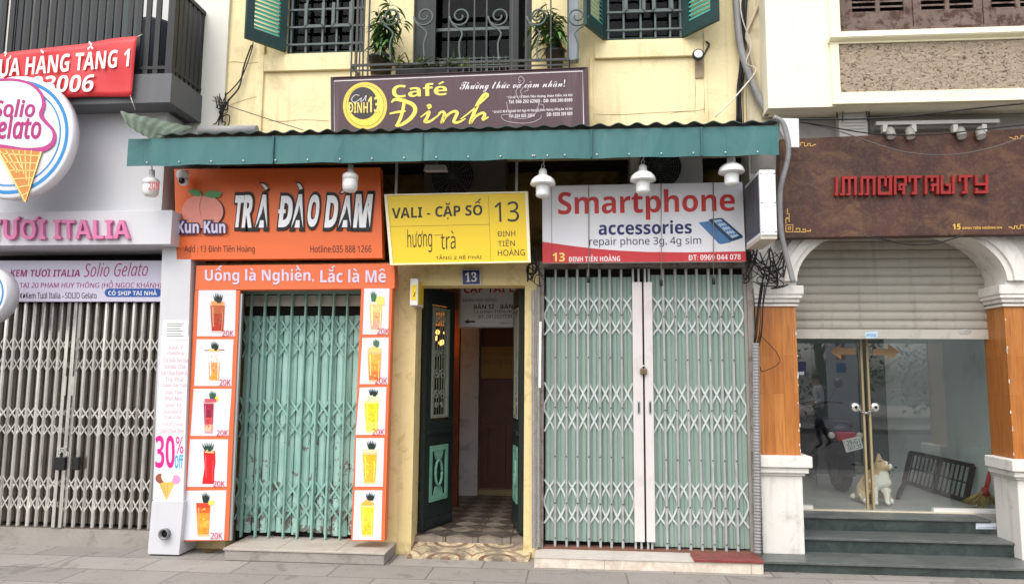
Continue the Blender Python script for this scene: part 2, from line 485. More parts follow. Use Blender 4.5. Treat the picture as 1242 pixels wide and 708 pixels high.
def vary(m, lo, hi):
    nt = m.node_tree; b = nt.nodes['Principled BSDF']; l = b.inputs['Base Color'].links[0].from_socket
    oi = nd(nt, 'ShaderNodeObjectInfo'); mr = nd(nt, 'ShaderNodeMapRange'); nt.links.new(oi.outputs['Random'], mr.inputs[0]); mr.inputs[3].default_value = lo; mr.inputs[4].default_value = hi
    nt.links.new(mixc(nt, 1.0, l, mr.outputs[0], 'MULTIPLY'), b.inputs['Base Color'])
    return m
def mat_glass(name, tint=(0.80, 0.86, 0.84, 1), refl=1.0):
    m = bpy.data.materials.new(name); m.use_nodes = True; MATS[name] = m
    nt = m.node_tree; nt.nodes.clear()
    out = nd(nt, 'ShaderNodeOutputMaterial'); mx = nd(nt, 'ShaderNodeMixShader')
    tr = nd(nt, 'ShaderNodeBsdfTransparent'); tr.inputs[0].default_value = tint
    gl = nd(nt, 'ShaderNodeBsdfGlossy'); gl.inputs['Roughness'].default_value = 0.01; gl.inputs[0].default_value = (0.95, 0.97, 1, 1)
    fr = nd(nt, 'ShaderNodeFresnel', _IOR=1.75)
    k = nd(nt, 'ShaderNodeMath', operation='MULTIPLY'); nt.links.new(fr.outputs[0], k.inputs[0]); k.inputs[1].default_value = refl
    ge = nd(nt, 'ShaderNodeNewGeometry'); fb = nd(nt, 'ShaderNodeMath', operation='SUBTRACT'); fb.inputs[0].default_value = 1.0; nt.links.new(ge.outputs['Backfacing'], fb.inputs[1])
    k2 = nd(nt, 'ShaderNodeMath', operation='MULTIPLY'); nt.links.new(k.outputs[0], k2.inputs[0]); nt.links.new(fb.outputs[0], k2.inputs[1]); k = k2
    nt.links.new(k.outputs[0], mx.inputs[0]); nt.links.new(tr.outputs[0], mx.inputs[1]); nt.links.new(gl.outputs[0], mx.inputs[2])
    nt.links.new(mx.outputs[0], out.inputs[0])
    return m
def mat_checker_tile():
    m, nt, b = new('old patterned cement tile')
    g = coords(nt, 1 / 0.46, 1 / 0.3, 1)
    fr = nd(nt, 'ShaderNodeVectorMath', operation='FRACTION'); nt.links.new(g, fr.inputs[0])
    su = nd(nt, 'ShaderNodeVectorMath', operation='SUBTRACT'); nt.links.new(fr.outputs[0], su.inputs[0]); su.inputs[1].default_value = (0.5, 0.5, 0)
    mz = nd(nt, 'ShaderNodeVectorMath', operation='MULTIPLY'); nt.links.new(su.outputs[0], mz.inputs[0]); mz.inputs[1].default_value = (1, 1, 0)
    ln = nd(nt, 'ShaderNodeVectorMath', operation='LENGTH'); nt.links.new(mz.outputs[0], ln.inputs[0])
    def band(lo, hi, soft=0.02):
        a = nd(nt, 'ShaderNodeMath', operation='COMPARE'); nt.links.new(ln.outputs['Value'], a.inputs[0]); a.inputs[1].default_value = (lo + hi) / 2; a.inputs[2].default_value = (hi - lo) / 2
        return a.outputs[0]
    c = mixc(nt, band(0.26, 0.36), S(206, 190, 156), S(120, 78, 52))
    c = mixc(nt, band(0.0, 0.1), c, S(132, 84, 54))
    c = mixc(nt, band(0.5, 0.55), c, S(150, 112, 70))
    wv = ramp(nt, noise(nt, coords(nt), 9, 10, 0.8, 0.5), 0.46, 0.62)
    c = mixc(nt, wv, c, S(136, 124, 106))
    c = mixc(nt, ramp(nt, noise(nt, coords(nt), 3.5, 9, .75, .4), .45, .62), c, S(112, 104, 94))
    nt.links.new(c, b.inputs['Base Color']); b.inputs['Roughness'].default_value = 0.55
    return m
def mat_foliage(name, c1, c2):
    m, nt, b = new(name)
    oi = nd(nt, 'ShaderNodeNewGeometry')
    c = mixc(nt, oi.outputs['Random Per Island'], c1, c2)
    nt.links.new(c, b.inputs['Base Color']); b.inputs['Roughness'].default_value = 0.45
    b.inputs['Subsurface Weight'].default_value = 0.0
    return m

paving = mat_paving()
yellow = M('yellow limewash', S(244, 228, 180), 0.85, 0.06, 1.6, bump=0.35, bscale=30, dirt=S(206, 186, 140), damt=0.8, dscale=2.2, streak=0.42, scol=S(170, 150, 110))
yellow_old = M('worn yellow plaster', S(226, 207, 152), 0.85, 0.07, 3, bump=0.3, bscale=40, dirt=S(150, 122, 70), damt=0.6, dscale=6, streak=0.4, scol=S(110, 90, 60))
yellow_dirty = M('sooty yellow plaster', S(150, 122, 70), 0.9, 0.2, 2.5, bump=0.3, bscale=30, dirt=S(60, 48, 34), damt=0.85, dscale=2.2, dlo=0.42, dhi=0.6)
cream = M('cream paint', S(240, 235, 212), 0.7, 0.03, 2, bump=0.12, bscale=25, dirt=S(222, 214, 186), damt=0.45, dscale=1.2, streak=0.15, scol=S(180, 172, 150))
cream_trim = M('cream moulding paint', S(246, 240, 208), 0.7, 0.03, 2, dirt=S(205, 196, 160), damt=0.4, dscale=2.0)
greywall = M('grey dirty plaster', S(158, 156, 152), 0.85, 0.08, 2.5, bump=0.2, dirt=S(110, 106, 100), damt=0.6, dscale=3)
whiteplaster = M('white weathered plaster', S(222, 219, 212), 0.8, 0.05, 3, bump=0.25, bscale=30, dirt=S(165, 160, 152), damt=0.6, dscale=4.5, dlo=0.55, dhi=0.7, streak=0.35, scol=S(120, 112, 104))
whitepanel = M('white composite panel', S(202, 203, 207), 0.4, 0.02, 1.2, dirt=S(190, 190, 192), damt=0.35, dscale=1.0, streak=0.12, scol=S(150, 148, 145))
darkmetal = M('black painted metal', S(26, 28, 31), 0.45, 0.15, 8)
darkgrey = M('dark grey cladding', S(98, 100, 103), 0.6, 0.08, 3, streak=0.3)
concrete = M('stained concrete', S(150, 145, 138), 0.9, 0.1, 4, bump=0.4, bscale=50, dirt=S(92, 86, 78), damt=0.7, dscale=5)
shade_black = M('dark shop interior', S(34, 31, 29), 0.9, 0.3, 2)  # near-black stands in for the shade of unlit rooms and openings
darkwood = M('dark stained wood', S(44, 30, 24), 0.5, 0.3, 6)
greenwood = M('dark green door paint', S(30, 40, 39), 0.5, 0.25, 6, dirt=S(70, 84, 78), damt=0.4, dscale=9, dlo=0.6, dhi=0.7)
greenlight = M('pale green door paint', S(110, 160, 140), 0.6, 0.12, 8, dirt=S(70, 92, 82), damt=0.5, dscale=10)
shutgreen = M('dark teal shutter frame', S(30, 58, 58), 0.5, 0.15, 6, dirt=S(62, 90, 86), damt=0.35, dscale=10)
louvre = M('turquoise louvre paint', S(70, 165, 145), 0.55, 0.12, 8)
oldwood = M('weathered brown shutter wood', S(112, 96, 88), 0.85, 0.25, 10, dirt=S(70, 45, 38), damt=0.9, dscale=9, dlo=0.5, dhi=0.58, streak=0.3)
ironwork = M('grey green wrought iron', S(88, 100, 98), 0.5, 0.15, 9)
ironblack = M('dark wrought iron', S(52, 56, 58), 0.5, 0.2, 9)
winglass = mat_glass('window glass', (0.45, 0.5, 0.5, 1), 0.12)
shopglass = mat_glass('shop door glass', (0.92, 0.95, 0.94, 1), 1.9)
planks = mat_planks('varnished orange planks', S(192, 128, 66), S(172, 106, 48))
rust = mat_rust()
pebble = mat_pebble()
greenmarble = mat_marble('dark green marble', S(50, 60, 59), S(70, 80, 77), 0.3, 4.0, 0.25)
steptop = mat_marble('pale green marble tread', S(84, 90, 88), S(104, 107, 103), 0.25, 3.0, 0.4)  # treads coloured paler than the risers
beigemarble = mat_marble('beige marble tile', S(222, 212, 198), S(196, 182, 164), 0.05, 5.0, 0.35)
steel = vary(mat_steel('polished steel', (0.86, 0.84, 0.80, 1), 0.14, 0.36, 0.45), 0.6, 1.12)  # per-piece brightness in the colour stands in for uneven reflections
steeldull = mat_steel('dull steel sheet', (0.24, 0.205, 0.18, 1), 0.35, 0.6, 0.5)
tilepat = mat_checker_tile()
greyconduit = M('grey plastic conduit', S(140, 140, 140), 0.5, 0.08, 10, dirt=S(90, 88, 86), damt=0.5, dscale=8)
blackcable = M('black cable', S(26, 26, 28), 0.5, 0.1, 10)
whitecable = M('white cable', S(215, 210, 200), 0.5, 0.05, 10)
white_enamel = M('white enamel', S(238, 238, 235), 0.25, 0.02, 5)
milk = M('milky lamp glass', S(226, 228, 226), 0.3, 0.02, 5)
signwhite = M('sign white vinyl', S(226, 226, 230), 0.4, 0.02, 2, streak=0.06, scol=S(150, 148, 145))
leafm = mat_foliage('drooping leaves', S(48, 84, 36), S(92, 130, 62))
grassm = mat_foliage('spiky leaves', S(70, 100, 40), S(130, 150, 78))
bark = M('bark', S(86, 74, 60), 0.9, 0.2, 8)
blackpot = M('black plastic pot', S(34, 34, 36), 0.4, 0.15, 6)

# ------------------------------------------------------------------ ground
gmb = MB(); gmb.box(-150, 150, -150, 100, -0.4, -0.16)
tag(gmb.build('ground', M('asphalt', S(78, 77, 76), 0.85, 0.15, 6, bump=0.3)), kind='structure')
tag(MB().box(-60, 60, -5.3, 12, -0.159, 0.0).build('pavement', paving), kind='structure')
tag(MB().box(-60, 60, -5.42, -5.304, -0.158, 0.004).build('kerb', M('kerb stone', S(150, 148, 144), 0.8, 0.1, 6)), kind='structure')
tag(MB().box(-60, 60, -40, -17, -0.159, -0.01).build('lakeside_path', M('path paving', S(140, 134, 126), 0.8, 0.12, 2)), kind='structure')

# ------------------------------------------------------------------ yellow house in the middle
XL, XR = -3.62, 1.79
house = thing('yellow_house', (-0.9, 0.0, 0.0), 'yellow plastered house with green shutters and grilled balcony above the teal awning', 'house')
wl = dict(x0=U(347, 40, 0).x, x1=U(442, 40, 0).x, z0=U(390, 65, 0).z)
wm = dict(x0=U(501, 40, 0).x, x1=U(645, 40, 0).x, z0=4.36)
wr = dict(x0=U(732, 40, 0).x, x1=U(831, 40, 0).x, z0=U(780, 48, 0).z)
mb = MB()
wall_holes(mb, XL, XR, 3.70, 7.2, 0.0, 0.3, [(wl['x0'], wl['x1'], wl['z0'], 6.3), (wm['x0'], wm['x1'], wm['z0'], 6.75), (wr['x0'], wr['x1'], wr['z0'], 6.3)])
mb.build('upper_wall', yellow, house)
ZB = 2.66                                                   # top of the ground floor wall, under the recess
dx0, dx1 = -1.49, -0.475
mb = MB()
mb.box(1.504, 1.59, 0.02, .25, 0, ZB) if False else None
wall_holes(mb, XL, 1.503, 0.0, ZB, 0.0, 0.25, [(U(281, 500, 0).x, U(439, 500, 0).x, -1, 2.50), (dx0, dx1, -1, U(570, 346, 0).z), (-0.30, 1.51, -1, 2.60)])
mb.build('ground_floor_wall', yellow_old, house)
MB().box(1.504, 1.59, 0.01, .25, 0, ZB).build('grey_edge', M('grey edge plaster', S(150, 146, 140), .85, .12, 5), house)
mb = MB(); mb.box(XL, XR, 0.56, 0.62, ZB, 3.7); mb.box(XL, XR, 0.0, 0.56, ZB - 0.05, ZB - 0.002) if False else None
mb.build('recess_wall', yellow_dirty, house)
mb = MB(); mb.box(XL, XR, 0.30, 0.56, 3.66, 3.70)
wall_holes(mb, XL, XR, 0.0, ZB - 0.06, 0.60, 0.66, [(-1.75, -0.30, -1, 2.5)])
mb.build('inner_wall', shade_black, house)
mb = MB(); mb.box(XL, XR, 0.66, 0.70, ZB, 7.2); mb.box(XL, XL + 0.1, 0.70, 7, 0, 7.2); mb.box(XR - 0.1, XR, 0.70, 1.0, 0, 7.2); mb.box(XL, XR, 0.0, 1.0, 7.2, 7.3)  # right side and roof cut short to let sky light into the shop beside
mb.build('core_wall', shade_black, house)
# raised plaster bands under the windows, pilaster strips, the crack line
def band(*q): MB().box(*q).build('plaster_band', yellow, house, bevel=0.006)
for xa, xb, ya, yb in ((322, 431, 66, 87), (721, 852, 51, 71)):
    a, b = U(xa, (ya + yb) / 2, 0), U(xb, (ya + yb) / 2, 0)
    band(a.x, b.x, -0.035, -.001, U((xa + xb) / 2, yb, 0).z, U((xa + xb) / 2, ya, 0).z - 0.004)
band(U(313, 110, 0).x, U(320, 110, 0).x, -0.03, -.001, 3.71, U(316, 55, 0).z)
band(U(431, 80, 0).x, U(437, 80, 0).x, -0.03, -.001, U(434, 92, 0).z, U(434, 84, 0).z)
band(U(715, 100, 0).x, U(719, 100, 0).x, -0.03, -.001, 3.71, U(717, 72, 0).z)
band(U(854, 100, 0).x, U(858, 100, 0).x, -0.012, -.001, 3.71, U(856, 40, 0).z)
mb = MB(); mb.box(U(903, 60, 0).x, XR, -0.03, 0.0, 3.71, 7.2)
mb.build('corner_strip', M('grey beige plaster', S(206, 196, 168), 0.85, 0.06, 3, dirt=S(150, 140, 118), damt=0.6, dscale=3, streak=0.5, scol=S(120, 110, 92)), house)
def grille_bar(mb, a, b, wd=0.016): mb.bar(a, b, wd, wd)
def window(p, squares):
    """frame, dark pane and welded grille of one upper window"""
    x0, x1, z0, z1 = p['x0'], p['x1'], p['z0'], 6.3
    fr = MB(); wall_holes(fr, x0, x1, z0, z1, 0.06, 0.12, [(x0 + .05, x1 - .05, z0 + .05, z1 - .05)])
    f = fr.build('window', shutgreen, house)
    MB().box(x0 + .05, x1 - .05, 0.085, 0.09, z0 + .05, z1 - .05).build('pane', winglass, f)
    MB().box(x0, x1, 0.28, 0.30, z0, z1).build('backdrop', M('unlit room black', S(16, 17, 18), 0.9, 0, 9), f)  # near-black board; the unlit room's darkness is put into its colour
    g = MB()
    w_, y = x1 - x0, 0.02
    for t in (0.06, 0.25, 0.46, 0.64, 0.82, 0.95): g.bar((x0 + w_ * t, y, z0 + .02), (x0 + w_ * t, y, z1), 0.018, 0.012)
    for k, dz in enumerate((0.10, 0.28, 0.46, 0.62, 0.9, 1.2)): g.bar((x0, y - 0.013, z0 + dz), (x1, y - 0.013, z0 + dz), 0.018, 0.012)
    for t in squares:
        for q in (0.0, 0.5):
            g.bar((x0 + w_ * t, y - 0.027, z0 + .28 + q), (x0 + w_ * (t + .22), y - 0.027, z0 + .28 + q), 0.03, 0.01)
            g.bar((x0 + w_ * t, y - 0.027, z0 + .28 + q), (x0 + w_ * t, y - 0.027, z0 + .52 + q), 0.03, 0.01)
            g.bar((x0 + w_ * (t + .22), y - 0.027, z0 + .28 + q), (x0 + w_ * (t + .22), y - 0.027, z0 + .52 + q), 0.03, 0.01)
    g.build('grille', ironwork, f)
window(wl, (0.25, 0.60)); window(wr, (0.28, 0.62))
def shutter(h, fpt, z0, z1, name='shutter'):
    """louvred leaf swung out on its hinge side h to the free edge fpt (both x, y)"""
    h, fpt = Vector((h[0], h[1], 0)), Vector((fpt[0], fpt[1], 0))
    t = (fpt - h); W = t.length; t.normalize(); n = Vector((t.y, -t.x, 0))
    if n.y > 0: n = -n
    P = lambda u, d, z: (h + t * u + n * d) + Vector((0, 0, z))
    mb = MB(); e = 0.035
    def bx(u0, u1, za, zb, d0=0.0, d1=e): mb.prism([P(u0, d0, za), P(u1, d0, za), P(u1, d0, zb), P(u0, d0, zb)], n * (d1 - d0))
    bx(0, .075, z0, z1); bx(W - .075, W, z0, z1); bx(.075, W - .075, z0, z0 + .12); bx(.075, W - .075, z0 + .80, z0 + .88); bx(.075, W - .075, z1 - .1, z1)
    sh = mb.build(name, shutgreen, house)
    mb = MB()
    for za, zb in ((z0 + .12, z0 + .80), (z0 + .88, z1 - .1)):
        k = int((zb - za) / 0.042)
        for i in range(k):
            z = za + 0.042 * (i + .5)
            mb.prism([P(.075, .004, z + .018), P(W - .075, .004, z + .018), P(W - .075, .030, z - .016), P(.075, .030, z - .016)], Vector((0, 0, .006)))
    mb.build('louvre', louvre, sh)
def leaf(hp, fp):
    h = U(hp[0], hp[1], -0.02); f = G(fp[0], fp[1], h.z)
    shutter((h.x, h.y), (f.x, f.y), h.z, h.z + 1.5)
leaf((345, 64), (296, 47)); leaf((731.6, 49.6), (707.5, 30.5)); leaf((831, 46), (873, 25.4))
# the balcony door and its railing
x0, x1, z0 = wm['x0'], wm['x1'], wm['z0']
fr = MB(); fr.box(x0, x0 + .16, .05, .1, z0, 6.75); fr.box(U(524, 40, 0.1).x, U(530, 40, 0.1).x, .02, .06, z0, 6.75); fr.box(x1 - .07, x1 - .0, .05, .1, z0, 6.75); fr.box(x1 - .22, x1 - .13, .02, .06, z0, 6.75)
dr = fr.build('balcony_door', greenwood, house)
MB().box(x0 + .2, x1 - .2, 0.20, 0.205, z0, 6.75).build('pane', winglass, dr)
g = MB()
for k in range(12): g.bar((x0 + .24 + k * .06, 0.12, z0), (x0 + .24 + k * .06, 0.12, z0 + .35), 0.008, 0.006)
for k in range(5): g.bar((x0 + .2, 0.112, z0 + .05 + k * .07), (x1 - .2, 0.112, z0 + .05 + k * .07), 0.008, 0.006)
g.bar((x0 + .2, 0.1, U(570, 36, .1).z), (x1 - .15, 0.1, U(570, 36, .1).z), 0.03, 0.02)
g.build('mesh_guard', ironwork, dr)
MB().box(x0 + .75, x0 + 1.0, 0.06, 0.16, z0, z0 + .13).build('flower_box', M('terracotta', S(150, 84, 60), 0.8, 0.1), dr)
by = -0.34
bx0, bx1 = U(427, 60, by).x, U(690, 60, by).x
zr = U(560, 76, by).z
mb = MB(); mb.box(bx0 - .03, bx1 + .06, by - .03, 0.0, 4.18, 4.30)
mb.build('balcony_slab', yellow_old, house)
rl = MB()
rl.bar((bx0, by, zr), (bx1, by, zr), 0.022, 0.016); rl.bar((bx0, by, zr + .95), (bx1, by, zr + .95), 0.04, 0.03)
rl.bar((bx0, by, zr - .05), (bx1, by, zr - .05), 0.014, 0.012)
railing = rl.build('balcony_railing', ironblack, house)
for px in (427, 433, 441, 447, 544, 575, 590, 621, 638, 668, 689):
    x = U(px, 50, by).x
    MB().bar((x, by + .002, 4.30), (x, by + .002, zr + .95), 0.014, 0.012).build('railing_bar', ironblack, railing)
for xx in (bx0, bx1):
    s_ = MB(); s_.bar((xx, by, zr), (xx, 0, zr), 0.02, 0.016, (0, 0, 1)); s_.bar((xx, by, zr + .95), (xx, 0, zr + .95), 0.035, 0.03, (0, 0, 1))
    for k in range(1, 3): s_.bar((xx, by + k * .12, zr), (xx, by + k * .12, zr + .95), 0.012, 0.012, (1, 0, 0))
    s_.build('side_rail', ironblack, railing)
def scroll(cpx, k=1.0):
    c = U(cpx, 20, by)
    s_ = MB(); pts = []
    for i in range(44):
        t = i / 43; a = math.pi - (1 - t) * 3.1 * math.pi; r = .022 + .078 * t
        pts.append(c + Vector((k * r * math.cos(a), 0, -r * math.sin(a))))
    e = pts[-1]
    foot = U(cpx, 75, by)
    tail = [e, U(cpx - k * 9, 30, by), U(cpx - k * 1, 36, by), U(cpx + k * 2.5, 42, by), U(cpx - k * 1, 54, by), foot]
    s_.tube(pts, 0.009, 6); s_.tube(smooth_line(tail, 8), 0.009, 6)
    s_.lathe(foot + Vector((0, 0, .0)), [(.004, 0), (.018, .012), (.018, .03), (.004, .045)], 8)
    s_.build('scroll', ironwork, railing)
for c in (515, 558, 605, 652): scroll(c)
scroll(700, -1); scroll(474, 1)
mb = MB(); a, b = U(688, 40, -.28), U(702, 40, -.28); mb.box(a.x, b.x, -.28, -.2, U(695, 73, -.28).z, 6.6); mb.box(a.x + .02, b.x - .02, -.2, 0, U(695, 60, -.28).z, U(695, 50, -.28).z)
mb.build('balcony_post', M('grey blue paint', S(140, 148, 156), 0.6, 0.1, 4, streak=0.4), house, bevel=.004)

for pts in (A7.l((58, 300), (100, 296), (160, 303), (215, 298)), A7.l((70, 505), (120, 486), (170, 470), (208, 462)), A7.l((250, 575), (330, 580), (420, 572), (545, 578)), B1.l((150, 545), (280, 548), (420, 540), (630, 530)), B1.l((640, 380), (643, 450), (640, 540)), B1.l((684, 150), (683, 300), (686, 420), (684, 540)), B1.l((520, 545), (560, 535), (640, 530), (690, 520))):
    mb = MB(); ribbon(mb, pts, [.3, .7, .4, .6], 0.0, .0015, .001); mb.build('plaster_crack', M('crack grime', S(150, 128, 90), .9, .2, 10), house)
# passage behind the open door: floor, walls, pillar, inner door
mb = MB(); mb.box(-2.4, 0.35, 0.30, 3.4, 0.0, 0.15); mb.box(dx0, dx1, 0.14, 0.30, 0.0, 0.135)
tilef = new('dark passage tiles')
m, nt, b = tilef
v = coords(nt)
ck = nd(nt, 'ShaderNodeTexChecker', _Scale=5.2); mp = nd(nt, 'ShaderNodeMapping'); mp.inputs['Rotation'].default_value = (0, 0, rad(45)); nt.links.new(v, mp.inputs[0]); nt.links.new(mp.outputs[0], ck.inputs['Vector']); ck.inputs[1].default_value = S(142, 132, 120); ck.inputs[2].default_value = S(70, 62, 57)
br = nd(nt, 'ShaderNodeTexBrick', offset=0.0, _Scale=1.0, _Mortar_Size=0.008, _Brick_Width=0.3, _Row_Height=0.3); nt.links.new(v, br.inputs['Vector'])
c = mixc(nt, br.outputs['Fac'], ck.outputs[0], S(52, 46, 42)); c = mixc(nt, ramp(nt, noise(nt, v, 4, 8, .7), .4, .7), c, S(92, 84, 76))
nt.links.new(c, b.inputs['Base Color']); b.inputs['Roughness'].default_value = 0.5
mb.build('passage_floor', m, house)
mb = MB(); mb.box(-2.46, -2.4, .66, 3.4, 0, 2.9); mb.box(.35, .41, .66, 3.4, 0, 2.9); mb.box(-2.46, .41, 3.4, 3.46, 0, 2.9); mb.box(-2.46, .41, .66, 3.4, 2.9, 2.95)
mb.build('passage_wall', M('brown passage paint', S(168, 150, 132), 0.8, 0.15, 3), house)
a, b_ = U(557, 500, 2.4), U(580, 500, 2.4)
MB().box(a.x, b_.x, 2.4, 2.7, .15, 2.9).build('passage_pillar', M('grey pillar paint', S(200, 200, 200), 0.7, 0.06, 4, dirt=S(120, 116, 112), damt=.7, dscale=6), house)
a, b_ = U(581, 500, 2.55), U(640, 500, 2.55)
zt = 2.55
mb = MB(); mb.box(a.x, b_.x, 2.55, 2.6, .15, zt); innerw = M('red brown inner door', S(92, 54, 44), .5, .2, 6)
idr = mb.build('inner_door', innerw, house)
mb = MB()
for k in range(2):
    xa = a.x + .08 + k * .3
    wall_holes(mb, xa, xa + .26, .3, 1.0, 2.52, 2.549, [(xa + .04, xa + .22, .35, .95)])
mb.build('door_panel', innerw, idr)
mb = MB(); board(mb, B5.q(402, 355, 545, 492), 2.5, .02); nb = mb.build('notice_board', M('tan board', S(150, 124, 70), .7, .1), house)
write(nb, 'lettering', ink(110, 82, 50), 2.5, ('Hương trà', B5.q(415, 400, 535, 440)))
mb = MB(); mb.box(a.x, b_.x, 2.46, 2.55, .15, .22); mb.build('door_sill', M('worn tan sill', S(150, 130, 100), .7, .1), idr)
# the two old door leaves folded into the passage
def door_leaf(hx, hy, fx, fy, zb, zt, label_side):
    h, f = Vector((hx, hy, 0)), Vector((fx, fy, 0)); t = f - h; W = t.length; t.normalize()
    n = Vector((t.y, -t.x, 0))
    if n.y > 0: n = -n
    P = lambda u, d, z: h + t * u + n * d + Vector((0, 0, z))
    def bx(mb, u0, u1, za, zb_, d0, d1): mb.prism([P(u0, d0, za), P(u1, d0, za), P(u1, d0, zb_), P(u0, d0, zb_)], n * (d1 - d0))
    H = zt - zb
    mb = MB()
    bx(mb, 0, .09, zb, zt, 0, .045); bx(mb, W - .09, W, zb, zt, 0, .045)
    for a, b in ((0, .10), (.34, .44), (.93, 1.0)): bx(mb, .09, W - .09, zb + H * a, zb + H * b, 0, .045)
    bx(mb, .09, W - .09, zb + H * .10, zb + H * .34, .012, .03)
    bx(mb, .05, W - .05, zb + H * .385, zb + H * .40, .045, .062); bx(mb, .05, W - .05, zb + .02, zb + .09, .045, .058)
    d = mb.build('door_leaf', greenwood, house)
    mb = MB(); u0, u1, z0, z1 = .10, W - .10, zb + H * .105, zb + H * .335
    for q in ((u0, u0 + .035, z0, z1), (u1 - .035, u1, z0, z1), (u0 + .035, u1 - .035, z0, z0 + .05), (u0 + .035, u1 - .035, z1 - .05, z1)): bx(mb, *q, .034, .052)
    uc, zc = (u0 + u1) / 2, (z0 + z1) / 2
    ring = []
    for k in range(21):
        a = 2 * math.pi * k / 20; ring.append(P(uc + .058 * math.cos(a), .045, zc + .12 * math.sin(a)))
    mb.tube(ring, .014, 6)
    for s in (-1, 1):
        mb.prism([P(uc - .05, .034, zc + s * .13), P(uc + .05, .034, zc + s * .13), P(uc + .10, .034, zc + s * .235), P(uc - .10, .034, zc + s * .235)], n * .012)
    mb.build('carved_panel', greenlight, d)
    mb = MB(); z0, z1 = zb + H * .45, zb + H * .92
    for q in ((.105, .135, z0, z1), (W - .135, W - .105, z0, z1), (.135, W - .135, z0, z0 + .03), (.135, W - .135, z1 - .03, z1)): bx(mb, *q, .0, .05)
    for k in range(5):
        u = .15 + (W - .30) * (k + .5) / 5
        mb.tube([P(u, .03, z0 + .03), P(u, .03, z1 - .03)], .005, 5)
    for zc, r in ((z0 + .22, .05), (z0 + .42, .055), (z0 + .62, .045), (z0 + .12, .03), (z1 - .12, .05)):
        for s in (-1, 1):
            pts = []
            for k in range(26):
                a = k / 25 * 3 * math.pi; rr = r * (1 - k / 32)
                pts.append(P(W / 2 + s * (.052 - rr * math.cos(a)), .035, zc + rr * math.sin(a)))
            mb.tube(pts, .007, 5)
    mb.build('iron_grille', M('grey beige grille paint', S(128, 134, 120), .6, .12, 8), d)
    mb = MB(); bx(mb, .105, W - .105, z0, z1, .010, .014)
    mb.build('pane', mat_glass('dusty door glass', (.55, .56, .54, 1), .6) if 'dusty door glass' not in MATS else MATS['dusty door glass'], d)
    return d
zt = U(570, 352, .5).z
hl = (-1.475, .25)
door_leaf(hl[0], hl[1], -1.285, .735, .165, zt, 'l')
rf = G(621, 634, .165)
door_leaf(-.495, .25, -.60, .75, .165, zt, 'r')
# worn tiled threshold and the raw door step edges
mb = MB(); a, b = G(492, 678, .005), G(641, 680, .005)
mb.prism([(a.x, -.14, .004), (b.x, -.14, .004), (b.x, -.14, .02), (a.x, -.14, .02)], (0, 0, 0.0001)) if False else None
mb.add([(a.x, -.15, .001), (b.x, -.15, .001), (b.x + .03, .16, .001), (a.x + .02, .16, .001), (a.x, -.15, .015), (b.x, -.15, .015), (b.x + .03, .14, .085), (a.x + .02, .14, .085)],
       [(3, 2, 1, 0), (4, 5, 6, 7), (0, 1, 5, 4), (1, 2, 6, 5), (2, 3, 7, 6), (3, 0, 4, 7)])
tag(mb.build('tiled_threshold', tilepat), 'cracked cement tile threshold with round brown motifs at the open green door', 'threshold')

# ------------------------------------------------------------------ gelato shop building on the left
gel = thing('gelato_shop_building', (-5.5, 0.3, 0), 'white panelled shop building with black balcony railing and steel folding gate', 'building')
GX = U(200, 190, -.35).x
mb = MB(); mb.box(-9, XL - .01, .32, 7, 0, 7.2)
wall = mb.build('wall', M('pale building wall', S(205, 205, 202), .8, .04, 2), gel)
mb = MB(); mb.box(-9, GX, -.35, .32, U(100, 262, -.35).z - .02, U(120, 118, -.35).z)
mb.build('fascia_panel', whitepanel, gel, bevel=.004)
bz0, bz1 = U(100, 297, -.45).z, U(100, 256, -.45).z
mb = MB(); mb.box(-9, U(208, 275, -.45).x, -.45, .3, bz0, bz1)
mb.build('sign_band', whitepanel, gel, bevel=.004)
bX = -3.67
zs0, zs1 = U(208, 124, -.6).z, U(208, 89, -.6).z
mb = MB(); mb.box(-9, bX, -.6, .32, zs0, zs1)
slab = mb.build('balcony_slab', darkgrey, gel)
mb = MB(); mb.box(-9, bX - .1, -.33, .32, U(120, 118, -.35).z + .002, zs0 - .002); mb.build('soffit_wall', darkmetal, gel)
# railing
zrt = PXp(240, 6, bX).z + .02
mb = MB(); mb.box(-9, bX - .03, -.59, -.55, zrt - .04, zrt); mb.box(bX - .05, bX - .01, -.55, .28, zrt - .04, zrt); mb.box(-9, bX - .03, -.585, -.555, zs1 + .05, zs1 + .08); mb.box(bX - .045, bX - .015, -.55, .28, zs1 + .05, zs1 + .08)
br_ = mb.build('balcony_railing', darkmetal, gel)
for px in (206,):
    MB().box(bX - .07, bX - .005, -.6, -.54, zs1, zrt + .002).build('corner_post', darkmetal, br_)
k = 0
for px in list(range(3, 152, 10)) + [157, 168, 179, 191]:
    x = U(px, 50, -.57).x
    MB().box(x - .024, x + .024, -.582, -.562, zs1 + .002, zrt - .01).build('railing_bar', darkmetal, br_)
for i in range(9):
    y = -.50 + i * .082
    MB().box(bX - .04, bX - .02, y, y + .052, zs1 + .002, zrt - .01).build('railing_bar', darkmetal, br_)
MB().box(-9, U(150, 50, .1).x, .30, .316, zs1, 7.0).build('balcony_window', M('dark teal glazing', S(36, 52, 50), .2, .2, 3), gel)
mb = MB()
for px in (8, 30, 50):
    a = U(px, 40, .26).x; mb.box(a, a + .07, .26, .29, zs1, 7.0)
mb.build('curtain_strip', M('pale blind', S(205, 200, 192), .8, .05), gel)
mb = MB(); mb.lathe((U(188, 60, -.25).x, -.25, zs1), [(.13, 0), (.17, .62), (.18, .64), (.16, .64)], 20)
tag(mb.build('balcony_planter', M('blue grey planter', S(92, 100, 110), .5, .1)), 'tall grey planter standing behind the black balcony railing', 'planter')
